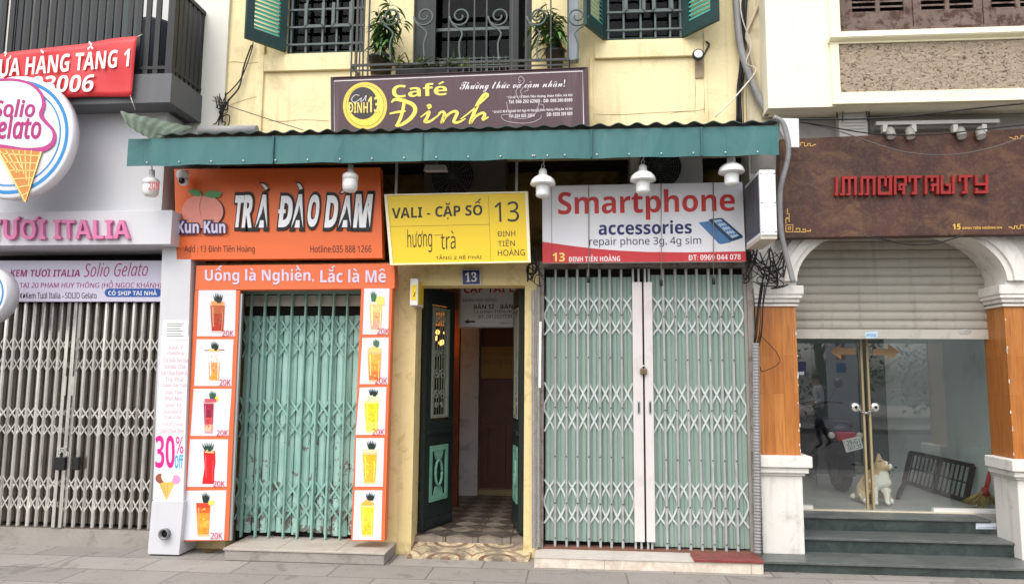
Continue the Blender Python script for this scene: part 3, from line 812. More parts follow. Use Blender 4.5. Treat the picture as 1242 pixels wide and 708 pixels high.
# white corner strip beside the yellow wall
mb = MB(); mb.box(XL - .25, U(276, 80, -.01).x, -.04, -.004, 3.71, 7.2); mb.build('corner_wall', M('white corner paint', S(226, 224, 214), .8, .04, 3), gel)
# ground floor of the gelato shop: opening, white pillar with prints
pf = -.30
pq = [(197, 300), (228, 300), (216, 667), (180, 665)]
pillar = thing('advert_pillar', (U(200, 600, pf).x, pf, 0), 'white narrow advertising pillar with 30% Off print between gelato gate and orange menu', 'pillar')
mb = MB(); board(mb, [(197, 300), (232, 300), (222.5, 606), (185, 606)], pf, .28); mb.build('pillar_face', whitepanel, pillar)
mb = MB(); a, b, c, d = [U(x, y, pf - .02) for x, y in ((184, 607), (223, 607), (217.5, 665), (179, 665))]
mb.prism([a, b, Vector((c.x, c.y, .012)), Vector((d.x, d.y, .012))], (0, .3, 0)); base = mb.build('pillar_base', whitepanel, pillar, bevel=.006)
c = U(*A3(532, 545), pf - .02)
mb = MB(); mb.lathe(c + Vector((0, -.045, 0)), [(.045, .05), (.048, 0), (.036, 0), (.034, .04), (.002, .04)], 20, 'y'); mb.build('drain_pipe', M('grey plastic pipe', S(120, 122, 124), .5), base)
MB().lathe(c + Vector((0, -.012, 0)), [(.033, 0), (.033, .002)], 20, 'y').build('pipe_bore', shade_black, base)
mb = MB(); shape(mb, A3.l((518, -88), (606, -88), (586, 440), (492, 440)), pf, .001, .0008); pr = mb.build('print_sheet', M('white print sheet', S(218, 220, 226), .4, .02), pillar)
mb = MB(); shape(mb, [(198, 388), (229, 389), (228, 412), (197, 411)], pf, .004, .003); nt_ = mb.build('notice_paper', M('notice paper', S(232, 232, 228), .6, .02), pillar)
mb = MB()
for k in range(6):
    yy = 392 + k * 3.0; shape(mb, [(203, yy), (223 - (k * 7) % 5, yy), (223 - (k * 7) % 5, yy + .9), (203, yy + .9)], pf, .0055)
mb.build('notice_lines', ink(120, 120, 122), nt_)
scr = [('Kem Mỳ', 8, 584, 24), ('Pudding', 28, 560, 60)]
lines = ['Kem Ý', 'Pudding', 'Trà Sữa Socola', 'Socola Chai', 'Sữa Chua Đánh Đá', 'Trà Thái', 'Chanh Dây Tươi', 'Dâu Tằm', 'Phô Mai', 'Sinh Tố', 'Socola Ý', 'Trái Cây', 'Trà Ô Long', 'Sữa Chua Dẻo']
its = []
for k, s_ in enumerate(lines):
    yy = 418 + k * 7.75; cx = 213.5 - k * .36; hw = 5 + len(s_) * .75
    its.append((s_, [(cx - hw, yy), (cx + hw, yy), (cx + hw, yy + 5.6), (cx - hw, yy + 5.6)]))
write(pr, 'menu_lettering', ink(205, 160, 168), pf, *its, shear=.2)
write(pr, 'discount_number', ink(214, 32, 132), pf, ('30', A3.q(498, 232, 560, 336)), bold=.035)
write(pr, 'percent_sign', ink(214, 32, 132), pf, ('%', A3.q(564, 235, 588, 290)), bold=.02)
write(pr, 'discount_word', ink(30, 160, 196), pf, ('Off', A3.q(560, 293, 587, 337)), bold=.02)
mb = MB(); shape(mb, A3.l((508, 382), (562, 380), (534, 441)), pf, .002); cone = mb.build('cone_print', ink(226, 186, 96), pr)
for cx, cy, r, col in ((514, 369, 15, (150, 84, 64)), (564, 372, 14, (236, 150, 190)), (537, 363, 19, (242, 238, 214))):
    mb = MB(); shape(mb, [A3(*p) for p in ell(cx, cy, r, r)], pf, .003 + r * .0001); mb.build('scoop_print', ink(*col), pr)
mb = MB()
for k in range(3): ribbon(mb, A3.l((514 + k * 12, 384), (528 + k * 4, 425)), .5, pf, .0032, sm=0)
mb.build('waffle_line', ink(190, 140, 60), pr)
# blackout behind the gate
mb = MB(); mb.box(-9, XL, .12, .3, 0, bz0); mb.build('shop_opening', shade_black, gel)
mb = MB(); mb.box(-9, U(186, 650, -.02).x, -.07, .12, 0, U(90, 641, -.07).z); mb.build('door_step', concrete, gel)

# ------------------------------------------------------------------ cream building on the right
cb = thing('cream_building', (4.0, 0.0, 0), 'cream building with pebble dashed panel and arched shop front on the right', 'building')
cy = -.28
zc = U(1080, 128, cy).z
CX0 = U(930, 70, cy).x
mb = MB(); x0 = U(1018, 30, cy).x; zsl = U(1100, 36, cy).z
wall_holes(mb, CX0, 8, zc, 7.2, cy, .4, [(x0, x0 + 1.9, zsl, 7.0)])
mb.build('upper_wall', cream, cb)
MB().box(CX0 + .1, 8, .4, 7, 0.0, 7.2) if False else None
MB().box(CX0 + .02, 8, 4.0, 7, 0, 2.9).build('rear_wall', shade_black, cb)
fx = U(1007, 80, cy).x
mb = MB(); zp0, zp1 = U(1060, 113, cy).z, U(1060, 54, cy).z; px0 = U(1017, 90, cy).x
wall_holes(mb, fx, 8, U(1060, 126, cy).z, U(1060, 45, cy).z, cy - .035, cy - .001, [(px0, 8.1, zp0, zp1)])
mb.box(fx, x0 - .002, cy - .035, cy - .001, U(1060, 45, cy).z, 7.2)
mb.build('raised_frame', cream_trim, cb, bevel=.004)
MB().box(px0 + .001, 8, cy - .02, cy - .001, zp0 + .001, zp1 - .001).build('pebble_panel', pebble, cb)
mb = MB()
z1 = U(1060, 45, cy).z; z2 = U(1060, 52, cy).z
prof = [(0, z2), (-.05, z2 + .004), (-.075, z2 + .015), (-.085, (z1 + z2) / 2), (-.075, z1 - .012), (-.05, z1)]
mb.prism([Vector((fx - .02, cy + a, b)) for a, b in prof] + [Vector((fx - .02, cy, z1))], (8 - fx, 0, 0)); mb.build('sill_moulding', cream_trim, cb)
mb = MB(); z1 = U(1060, 123.5, cy).z; mb.box(fx - .01, 8, cy - .05, cy - .036, zc + .005, z1 - .006); mb.build('cornice_line', cream_trim, cb, bevel=.004)
# old brown shutters
wn = MB(); wall_holes(wn, x0, x0 + 1.9, zsl, 7.0, cy + .03, cy + .12, [(x0 + .06, x0 + 1.84, zsl + .04, 6.95)])
wf = wn.build('window', oldwood, cb)
for k in range(3):
    a = x0 + .062 + k * .594
    mb = MB(); zb_ = zsl + .042
    wall_holes(mb, a, a + .585, zb_, 6.94, cy + .045, cy + .085, [(a + .07, a + .275, zb_ + .14, 6.9), (a + .31, a + .515, zb_ + .14, 6.9)])
    sh = mb.build('shutter', oldwood, wf)
    mb = MB()
    for q in (a + .07, a + .31):
        for i in range(34):
            z = zb_ + .155 + i * .05; mb.prism([(q, cy + .05, z - .012), (q + .205, cy + .05, z - .012), (q + .205, cy + .08, z + .014), (q, cy + .08, z + .014)], (0, 0, .008))
    mb.build('louvre', oldwood, wf)
MB().box(x0, x0 + 1.9, .2, .25, zsl, 7).build('window_dark', shade_black, wf)
# grey strip under the overhang, arch wall
zsp = U(1090, 341, 0).z
xa, xb = 1.965, 3.745
xc, ra, rb = (xa + xb) / 2, (xb - xa) / 2, .52
def arch(k, n=40): return [Vector((xc + (ra + k) * math.cos(math.pi * i / n), 0, zsp + (rb + k) * math.sin(math.pi * i / n))) for i in range(n + 1)]
mb = MB(); inner = arch(0)
ztop = zc - .002
for i in range(len(inner) - 1):
    p, q = inner[i], inner[i + 1]
    for yy in (0.0, .34):
        mb.add([(p.x, yy, p.z), (q.x, yy, q.z), (q.x, yy, ztop), (p.x, yy, ztop)], [(0, 1, 2, 3)])
    mb.add([(p.x, 0, p.z), (q.x, 0, q.z), (q.x, .34, q.z), (p.x, .34, p.z)], [(0, 1, 2, 3)])
mb.box(1.58, xa, 0, .34, zsp - .06, ztop); mb.box(xb, 8, 0, .34, zsp - .06, ztop)
mb.build('arch_wall', whiteplaster, cb)
mb = MB()
for k0, k1, y in ((.0, .05, -.03), (.05, .12, -.055), (.12, .19, -.035)):
    A, B = arch(k0 + .001), arch(k1)
    for i in range(len(A) - 1):
        q = [A[i], A[i + 1], B[i + 1], B[i]]
        mb.prism([p + Vector((0, y, 0)) for p in q], (0, -y - .001, 0))
mb.build('archivolt', whiteplaster, cb)
MB().box(1.6, 8, -.012, -.001, U(1080, 168, 0).z - .3, ztop - .001).build('grey_strip', greywall, cb)
def column(x0, x1, capl, capr, pl, pr):
    zcap0 = U(940, 371, 0).z; y0 = .05
    zpl1 = U(945, 552, .0).z; zpl0 = .0885
    mb = MB(); mb.box(x0, x1, y0, .4, zpl1, zcap0); cl = mb.build('wood_clad_column', planks, cb)
    mb = MB()
    for (o, za, zb_) in ((.02, 0, .02), (.0, .02, .035), (.03, .035, .07), (.05, .07, .105), (.06, .105, .185)):
        mb.box(x0 - o * capl, x1 + o * capr, y0 - o, .39, zcap0 + za, zcap0 + zb_ - .0005)
    mb.build('capital', whiteplaster, cl, bevel=.006)
    mb = MB(); rr_ = random.Random(int(x0 * 100))
    for k in range(10):
        ex = (x1 if x0 < 3 else x0) - (.004 if x0 < 3 else -.004) + rr_.uniform(-.006, .006); z = rr_.uniform(zpl1 + .02, zcap0 - .05); hh = rr_.uniform(.008, .04); ww = rr_.uniform(.002, .004)
        mb.box(ex - ww, ex + ww, y0 - .003, y0 + .002, z, z + hh)
    mb.build('paint_chip', whiteplaster, cl)
    mb = MB(); mb.box(x0 - .0 * pl, x1 + .0 * pr, y0 - .03, .395, zpl0, zpl1 - .175)
    for (o, za, zb_) in ((.02, -.174, -.15), (.045, -.149, -.10), (.07, -.099, .0)):
        mb.box(x0 - o * pl, x1 + o * pr, y0 - .03 - o, .39, zpl1 + za, zpl1 + zb_ - .001)
    mb.build('plinth', whiteplaster, cl, bevel=.008)
column(U(918, 450, .05).x, 1.965, .3, 1, .2, 1)
column(xb, 4.5, 1, 1, 1, 1)
# shop interior
zf = .345
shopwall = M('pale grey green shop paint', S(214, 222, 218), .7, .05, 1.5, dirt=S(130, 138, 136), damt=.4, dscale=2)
darkshop = M('darkened shop wall', S(84, 94, 92), .7, .12, 2)  # walls darkened in colour so the glass reflections stand out
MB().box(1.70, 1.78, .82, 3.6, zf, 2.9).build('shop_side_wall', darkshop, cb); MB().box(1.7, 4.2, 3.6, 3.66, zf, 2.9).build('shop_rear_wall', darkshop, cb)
mb = MB(); mb.box(4.12, 4.2, .4, 3.6, zf, 2.9); mb.box(1.7, 4.2, .36, .85, 2.9, 2.95)  # ceiling cut short so sky light reaches the shop
mb.build('shop_wall', shopwall, cb)
MB().box(1.7, 4.2, .78, 3.66, 0, zf).build('shop_floor', mat_marble('grey floor tile', S(186, 184, 176), S(166, 164, 156), .1, 3, .3), cb)
# roller shutter, half down
yS = .345
zS0 = U(1080, 411, yS).z
x0, x1 = 1.93, 3.80
rs = MB(); n = int((3.1 - zS0) / .083)
prof = []
for i in range(n):
    z = zS0 + .09 + i * .083
    prof += [(yS, z), (yS - .012, z + .014), (yS - .016, z + .04), (yS - .011, z + .068), (yS + .004, z + .078)]
vs = []
for y, z in prof: vs += [(x0, y, z), (x1, y, z)]
fs = [(2 * i, 2 * i + 1, 2 * i + 3, 2 * i + 2) for i in range(len(prof) - 1)]
rs.add(vs, fs)
sroot = thing('roller_shutter', (2.84, yS, zS0), 'beige slatted roller shutter half lowered under the arch', 'roller shutter')
rs.build('slat_curtain', M('beige shutter paint', S(168, 164, 153), .5, .08, 2, dirt=S(120, 110, 94), damt=.5, dscale=2.4, streak=.4, scol=S(90, 82, 70)), sroot)
mb = MB(); mb.box(x0, x1, yS - .018, yS + .02, zS0, zS0 + .088); mb.build('bottom_rail', M('beige rail paint', S(184, 180, 170), .5, .06, 4, dirt=S(120, 112, 100), damt=.5, dscale=6), sroot, bevel=.003)
mb = MB(); shape(mb, C2.l((528, 294), (581, 288), (582, 316), (531, 320)), yS - .018, .002); st = mb.build('sticker', ink(186, 216, 232), sroot)
write(st, 'lettering', ink(70, 120, 170), yS - .018, ('0915.65.62', C2.q(534, 300, 576, 312)), lift=.0035)
mb = MB(); shape(mb, [C2(*p) for p in ell(956, 290, 27, 11)], yS - .018, .004, .003); mb.build('lock_plate', steel, sroot)
# glass door
gy = .80
gt = thing('glass_shop_door', (2.84, gy, zf), 'frameless glass double door with arrow stickers and chained round locks', 'glass door')
xm = U(1051, 500, gy).x
for a, b in ((1.79, U(987, 500, gy).x), (U(987, 500, gy).x + .004, xm - .035), (xm + .035, U(1129, 500, gy).x), (U(1129, 500, gy).x + .004, 4.11)):
    p = MB().box(a, b, gy, gy + .010, zf + .012, 2.85).build('glass_pane', shopglass, gt)
brass = M('pale brass edge', S(196, 176, 136), .35, .06, 8, metal=.5)
for s in (-1, 1):
    MB().box(xm + s * .028 - .010, xm + s * .028 + .010, gy - .012, gy + .022, zf + .012, 2.85).build('door_edge', brass, gt)
mb = MB(); mb.box(1.79, U(985, 600, gy).x, gy - .02, gy + .03, zf + .001, zf + .04); mb.box(U(1131, 610, gy).x, 4.11, gy - .02, gy + .03, zf + .001, zf + .04); mb.build('sill_rail', M('white rail', S(225, 225, 222), .5, .03), gt)
tan = ink(206, 172, 134)
for pts in (((377, 376), (425, 342), (425, 361), (487, 361), (487, 388), (425, 388), (425, 410)), ((675, 378), (627, 344), (627, 365), (563, 365), (563, 392), (627, 392), (627, 414))):
    mb = MB(); shape(mb, C2.l(*pts), gy, .004); mb.build('arrow_sticker', tan, gt)
for px, py in (C2(490, 615), C2(575, 615)):
    c = U(px, py, gy - .02); mb = MB(); mb.lathe(c, [(.02, 0), (.042, .002), (.046, .012), (.04, .018)], 20, 'y'); l_ = mb.build('door_lock', steel, gt)
    MB().lathe(c + Vector((0, -.003, 0)), [(.013, 0), (.013, .002)], 12, 'y').build('keyhole', shade_black, l_)
mb = MB(); a, b = U(*C2(498, 618), gy - .035), U(*C2(568, 618), gy - .035)
for k in range(12):
    t = (k + .5) / 12; c = a.lerp(b, t) + Vector((0, 0, -.05 * math.sin(math.pi * t)))
    ring = []
    for j in range(9):
        q = 2 * math.pi * j / 8
        ring.append(c + Vector((.014 * math.cos(q), .009 * math.sin(q) if k % 2 else 0, 0 if k % 2 else .009 * math.sin(q))))
    mb.tube(ring, .0035, 5)
tag(mb.build('lock_chain', steel), 'short steel chain between the two round locks of the glass door', 'chain')
mb = MB(); shape(mb, C2.l((243, 418), (275, 420), (273, 480), (240, 478)), gy, .004); st = mb.build('sticker', ink(40, 44, 90), gt)
mb = MB(); shape(mb, C2.l((245, 462), (266, 462), (265, 476), (244, 476)), gy, .006); mb.build('sticker_label', ink(225, 225, 228), st)
# dark green marble steps
steps = thing('marble_steps', (2.9, .2, 0), 'three dark green marble steps up to the glass door', 'steps')
def step(x0, x1, y0, y1, z0, z1, ov=.02):
    s_ = MB().box(x0, x1, y0 + ov, y1, z0, z1 - .022).build('riser', greenmarble, steps)
    MB().box(x0 - .004, x1, y0, y1, z1 - .0215, z1).build('tread', steptop, s_, bevel=.004)
    return s_
step(1.535, 7, -.25, .75, .0005, .09); step(1.972, 7, .12, .76, .0905, .215); s3 = step(1.972, 3.735, .45, .77, .2155, zf - .002)
c = C3.q(965, 456, 1060, 480); mb = MB(); shape(mb, c, .47, .003); st = mb.build('sticker', ink(214, 222, 232), steps)
write(st, 'lettering', ink(90, 110, 140), .47, ('0.79 KHOAN ĐỤC', C3.q(972, 470, 1054, 478)), lift=.005)
MB().box(1.8, 3.75, .74, .80, zf - .002, zf + .006).build('door_threshold', M('cream threshold stone', S(214, 206, 186), .5, .05, 5), steps)

# ------------------------------------------------------------------ folding gates
def x_at(px, py, Y): return U(px, py, Y).x
def folding_gate(root, xs, z0, z1, Y, wbar, dbar, mat, rows, lat_mat, lat_w, slat=None, dots=None):
    """vertical channels at xs; rows = list of (z top, z bottom, kind) with crossing flat straps between neighbours"""
    for i, x in enumerate(xs):
        h_ = wbar / 2; x += random.uniform(-.0025, .0025)
        MB().prism([(x - h_, Y + dbar, z0), (x - h_, Y + dbar * .35, z0), (x - h_ * .55, Y, z0), (x + h_ * .55, Y, z0), (x + h_, Y + dbar * .35, z0), (x + h_, Y + dbar, z0)], (random.uniform(-.004, .004), 0, z1 - z0)).build('gate_bar', mat, root)
    for za, zb, kind in rows:
        mb = MB()
        for i in range(len(xs) - 1):
            xl, xr = xs[i], xs[i + 1]
            for s, yy in ((0, Y + dbar + .0035), (1, Y + dbar + .009)):
                a, b = (xl, xr) if s == 0 else (xr, xl)
                h = za - zb
                if kind == 'arc': pts = [(a, za), (a + (b - a) * .55, za - h * .20), (a + (b - a) * .93, za - h * .42), (a + (b - a) * .96, za - h * .5), (a + (b - a) * .93, za - h * .58), (a + (b - a) * .55, za - h * .80), (a, zb)]
                elif kind == 'lens': pts = [(a, za), (b, za - h * .44), (b, za - h * .56), (a, zb)]
                else: pts = [(a, za), (b, zb)]
                if kind == 'arc': pts = [(p.x, p.z) for p in smooth_line([(x, 0, z) for x, z in pts], 3)]
                for (p, q) in zip(pts[:-1], pts[1:]):
                    mb.bar((p[0], yy, p[1]), (q[0], yy, q[1]), lat_w, .004)
        mb.build('lattice_row', lat_mat, root)
    if dots:
        mb = MB()
        for x in xs:
            for z in dots: mb.lathe((x, Y - .004, z), [(.003, 0), (.007, .0015), (.008, .004)], 6, 'y')
        mb.build('rivet_row', ironblack, root)
def ridged(x0, x1, z0, z1, Y, pitch, depth, ragged=0, gap=0.0):
    mb = MB(); n = max(1, int(round((x1 - x0) / pitch))); p = (x1 - x0) / n
    for i in range(n):
        a = x0 + i * p + gap / 2; b = a + p - gap
        zb = z0 + random.uniform(0, ragged); zt = z1 - random.uniform(0, ragged * .3)
        c1, c2 = a + (b - a) * .22, a + (b - a) * .78
        vs = []
        for z in (zb, zt): vs += [(a, Y + depth, z), (c1, Y, z), (c2, Y, z), (b, Y + depth, z)]
        mb.add(vs, [(0, 1, 5, 4), (1, 2, 6, 5), (2, 3, 7, 6)])
    return mb
# -- grey gate of the phone shop
gp = thing('phone_shop_gate', (.6, 0, .09), 'grey folding gate with green ridged backing under the phone shop sign', 'folding gate')
zb, ztp = U(785, 668, 0).z + .0, 2.585
xsl = [U(px, 500, 0).x for px in (675.5, 689, 702, 715.5, 729, 742, 755)]
xsr = [U(px, 500, 0).x for px in (803, 816.5, 830, 843.5, 857.5, 871, 889.5)]
xsr = [U(801.5 + 14.35 * k, 500, 0).x for k in range(8)]
XG0, XG1 = U(660, 500, 0).x, U(909, 500, 0).x
xl_all = [XG0 + .0] + xsl + [U(768, 500, 0).x]
xl_all = [XG0 + (U(768.5, 500, 0).x - XG0) * k / 8 for k in range(9)]
xr_all = [U(793, 500, 0).x + (XG1 - .02 - U(793, 500, 0).x) * k / 8 for k in range(9)]
galv = M('grey gate paint', S(168, 172, 172), .5, .06, 6, dirt=S(120, 120, 118), damt=.4, dscale=7, streak=.2, scol=S(110, 104, 98))
galvl = M('pale strap paint', S(200, 207, 203), .5, .05, 6)
vary(galv, .88, 1.06)
zz = lambda py, px=785: U(px, py, 0).z
rows = [(zz(359), zz(406), 'arc'), (zz(464.5), zz(525), 'lens'), (zz(583.5), zz(638), 'arc')]
folding_gate(gp, xl_all[1:-1], zb, ztp, 0.0, .024, .03, galv, [], galvl, .022, dots=[zz(382), zz(434), zz(495), zz(555), zz(612), zz(655)])
folding_gate(gp, xr_all[1:-1], zb, ztp, 0.0, .024, .03, galv, [], galvl, .022, dots=[zz(384), zz(436), zz(497), zz(557), zz(614), zz(658)])
folding_gate(gp, xl_all, 0, 0.001, 0.0, .001, .001, galv, rows, galvl, .0165) if False else None
def lattice_only(root, xs, Y, rows, mat, wd, bd_=.0):
    n0 = set(o.name for o in root.children)
    folding_gate(root, xs, 0, .01, Y, .001, bd_, mat, rows, mat, wd)
    for o in list(root.children):
        if o.name not in n0 and o.name.startswith('gate_bar'): bpy.data.objects.remove(o)
lattice_only(gp, xl_all, 0.0, rows, galvl, .0165, .03); lattice_only(gp, xr_all, 0.0, rows, galvl, .0165, .03)
gpan = M('dusty green gate sheet', S(143, 164, 154), .5, .05, 3, dirt=S(164, 178, 170), damt=.5, dscale=2, streak=.25, scol=S(88, 116, 104))
ridged(XG0 + .01, U(769, 500, 0).x, U(700, 656, .04).z, U(700, 336, .04).z, .05, .0455, .009).build('backing_sheet', gpan, gp)
ridged(U(791, 500, 0).x, XG1 - .01, U(850, 664, .04).z, U(850, 333, .04).z, .05, .0455, .009).build('backing_sheet', gpan, gp)
MB().box(XG0, XG1, .10, .12, .03, 2.6).build('shop_darkness', shade_black, gp)
for a, b in ((768, 780), (782.2, 792.5)):
    mb = MB(); q0, q1 = U(a, 500, 0).x, U(b, 500, 0).x; mb.box(q0, q1, -.03, .02, U(784, 657, -.03).z, U(780, 342, -.03).z); mb.build('meeting_stile', M('cream stile paint', S(210, 204, 202), .45, .03, 3, dirt=S(170, 160, 150), damt=.4, dscale=4), gp, bevel=.003)
for px in (771, 778, 786, 791):
    x = U(px, 655, 0).x; MB().box(x - .009, x + .009, -.01, .012, zb, ztp).build('gate_bar', galv, gp)
for px in (774.8, 788.6):
    c = U(px, 494, -.03); mb = MB(); mb.bar(c + Vector((0, -.002, -.06)), c + Vector((0, -.002, .06)), .026, .004); mb.build('pull_handle', galv, gp, bevel=.002)
    MB().bar(c + Vector((0, -.006, -.045)), c + Vector((0, -.006, .045)), .012, .003).build('handle_slot', ironblack, gp)
c = U(780.5, 449, -.045)
mb = MB(); mb.box(c.x - .03, c.x + .03, -.06, -.035, c.z - .035, c.z + .015); pad = mb.build('padlock', M('worn brass lock', S(120, 104, 82), .4, .15, 12, metal=.6), bevel=.005)
tag(pad, 'brass padlock hanging at the middle of the grey gate', 'padlock')
mb = MB(); mb.tube([c + Vector((.018 * math.cos(a_), 0, .018 + .024 * math.sin(a_))) for a_ in [math.pi * k / 10 for k in range(11)]], .005, 6); mb.build('shackle', steel, pad)
mb = MB(); mb.box(XG0 - .05, XG0 - .005, -.02, .08, .09, 2.62); mb.box(XG1 + .005, XG1 + .05, -.02, .08, .09, 2.62); mb.box(XG0 - .05, XG1 + .05, -.03, .1, 2.595, 2.65)
mb.build('gate_frame', M('worn grey steel frame', S(140, 134, 126), .6, .12, 5, dirt=S(104, 76, 58), damt=.8, dscale=6, dlo=.5, dhi=.62), gp)
# marble sill the gate stands on, with the red slab
ms = thing('marble_sill', (.6, -.16, 0), 'beige marble tiled sill with a red slab below the grey gate', 'door sill')
a, b = U(648, 680, -.33), U(926, 684, -.33)
MB().box(a.x, b.x, -.33, .1, .0005, .082).build('tile_face', beigemarble, ms, bevel=.003)
MB().box(a.x, b.x, -.336, .1, .0823, .088).build('top_slab', M('beige sill top', S(196, 190, 180), .6, .06, 4, dirt=S(140, 132, 124), damt=.5, dscale=4), ms)
mb = MB()
for k, px in enumerate((733, 911)):
    x = U(px, 684, -.331).x; mb.box(x - .002, x + .002, -.3312, -.32, .001, .08)
mb.build('tile_joint', ink(130, 120, 108), ms)
a, b = U(842, 676, -.34), U(926, 678, -.34)
MB().box(a.x, b.x + .004, -.345, -.10, .0885, .112).build('red_slab', mat_marble('red granite slab', S(142, 66, 62), S(112, 48, 46), .2, 6, .4), ms, bevel=.003)
MB().box(XG0, XG1, -.02, .1, .0885, .105).build('bottom_track', M('rusty track', S(112, 78, 64), .8, .2, 8), ms)
# -- turquoise gate behind the menu frame
gm = thing('turquoise_gate', (-2.5, 0, .1), 'old turquoise folding gate with peeling paint inside the orange menu frame', 'folding gate')
Yg = .0
zt_, zb2 = U(360, 356, Yg).z, .11
turq = M('turquoise gate paint', S(140, 182, 170), .55, .07, 5, dirt=S(98, 130, 122), damt=.4, dscale=6, streak=.2, scol=S(96, 112, 100))
vary(turq, .85, 1.08)
def peel():
    m, nt, b = new('peeling turquoise sheet')
    v = coords(nt)
    c = mixc(nt, ramp(nt, noise(nt, v, 2.2, 8, .65), .35, .7), S(166, 200, 191), S(138, 178, 169))
    c = mixc(nt, ramp(nt, noise(nt, coords(nt, 20, 20, 2), 1, 6, .6), .55, .8), c, S(86, 146, 134))
    sp = nd(nt, 'ShaderNodeSeparateXYZ'); nt.links.new(v, sp.inputs[0])
    low = ramp(nt, sp.outputs[2], 1.25, .25)
    n = noise(nt, coords(nt, 1, 1, .8), 9, 9, .7, .3)
    ad = nd(nt, 'ShaderNodeMath', operation='MULTIPLY_ADD'); nt.links.new(low, ad.inputs[0]); ad.inputs[1].default_value = .13; nt.links.new(n, ad.inputs[2])
    c = mixc(nt, ramp(nt, ad.outputs[0], .645, .66), c, S(112, 108, 102))
    nt.links.new(c, b.inputs['Base Color']); b.inputs['Roughness'].default_value = .55
    return m
peelm = peel()
xt = [U(290.5 + 17.2 * k, 655, Yg).x for k in range(8)]
xtl = [U(281, 655, Yg).x] + xt + [U(428, 655, Yg).x]
zq = lambda py: U(355, py, Yg).z
rows2 = [(zq(383), zq(408.5), 'x'), (zq(408.5), zq(434), 'x'), (zq(482), zq(507), 'x'), (zq(507), zq(531), 'x'), (zq(581), zq(607), 'x'), (zq(607), zq(632), 'x')]
folding_gate(gm, xt, zb2, zt_, Yg, .021, .03, turq, [], turq, .02)
lattice_only(gm, xtl, Yg, rows2, turq, .017, .03)
ridged(xtl[0], xtl[-1], .13, U(355, 382, .05).z, .055, .076, .012, .035, .006).build('backing_slats', peelm, gm)
MB().box(xtl[0] - .02, xtl[-1] + .02, .12, .14, .05, 2.5).build('shop_darkness', shade_black, gm)
mb = MB(); mb.box(xtl[0], xtl[-1], .05, .09, U(355, 371, .05).z, U(355, 358, .05).z); mb.build('top_board', M('old white board', S(176, 172, 164), .8, .1, 6, dirt=S(110, 104, 98), damt=.6, dscale=9), gm)
mb = MB(); mb.box(xtl[0], xtl[-1], -.02, .06, zt_, zt_ + .035); mb.build('top_track', turq, gm)
# stone step in front of it
a, b = U(272, 672, -.40), U(466, 676, -.40)
st = thing('stone_step', (a.x / 2 + b.x / 2, -.2, 0), 'low cement step with stone top in front of the turquoise gate', 'step')
MB().box(a.x, b.x, -.40, .12, .0005, .085).build('step_front', concrete, st, bevel=.006)
MB().box(a.x - .01, b.x + .01, -.41, .12, .0855, .105).build('step_top', M('grey beige slab', S(176, 168, 158), .6, .08, 4, dirt=S(120, 112, 104), damt=.5, dscale=3), st, bevel=.004)
mb = MB()
for k, px in enumerate((340, 412)):
    x = U(px, 665, -.3).x; mb.box(x - .002, x + .002, -.405, .1, .1051, .106)
mb.build('slab_joint', ink(110, 104, 98), st)
# -- steel gate of the gelato shop
gg = thing('steel_gate', (-5.0, -.05, .14), 'shiny steel folding gate of the gelato shop on the left', 'folding gate')
Ys = -.05
z0, z1 = U(90, 639, Ys).z, U(90, 366, Ys).z
n = 26
xs = [U(188, 500, Ys).x - k * .0925 for k in range(34)]
xs.reverse()
zz2 = lambda py: U(120, py, Ys).z
rows3 = [(zz2(408), zz2(452), 'lens'), (zz2(493), zz2(530), 'lens'), (zz2(577), zz2(622), 'lens')]
folding_gate(gg, xs, z0, z1, Ys, .036, .035, steel, [], steel, .02)
lattice_only(gg, xs, Ys, rows3, steel, .014)
ridged(xs[0], xs[-1], z0 + .02, z1 - .01, .012, .0925, .02, .01, .004).build('backing_slats', steeldull, gg)
MB().box(xs[0], XL + .06, .06, .08, .1, z1 + .4).build('shop_darkness', shade_black, gg)
mb = MB(); mb.box(-9, U(190, 640, Ys).x, -.06, .05, z0 - .03, z0 - .001); mb.build('bottom_rail', steeldull, gg)
for px in (77, 85):
    x = U(px, 500, Ys).x; MB().box(x - .017, x + .017, Ys - .03, Ys + .001, z0, z1).build('meeting_stile', steel, gg)
for px in (78.5, 88.5):
    c = U(px, 468, Ys - .035); mb = MB(); mb.bar(c + Vector((0, 0, -.09)), c + Vector((0, 0, .09)), .03, .006); mb.build('pull_handle', steel, gg, bevel=.002)
for px, w_ in ((74, .058), (94, .03)):
    c = U(px, 561, Ys - .05); mb = MB(); mb.box(c.x - w_, c.x + w_ * .9, Ys - .075, Ys - .035, c.z - .065, c.z + .055)
    l_ = mb.build('lock_box', M('black rubber', S(22, 22, 23), .5, .1), gg, bevel=.006)
mb = MB(); c = U(78, 548, Ys - .06)
for k in range(7):
    q = c + Vector((-.05 + k * .017, 0, .02 * math.sin(k))); mb.tube([q + Vector((.013 * math.cos(t), .004 * math.sin(3 * t), .02 * math.sin(t))) for t in [2 * math.pi * j / 8 for j in range(9)]], .004, 5)
tag(mb.build('gate_chain', steel), 'steel chain wound around the stiles of the steel gate', 'chain')
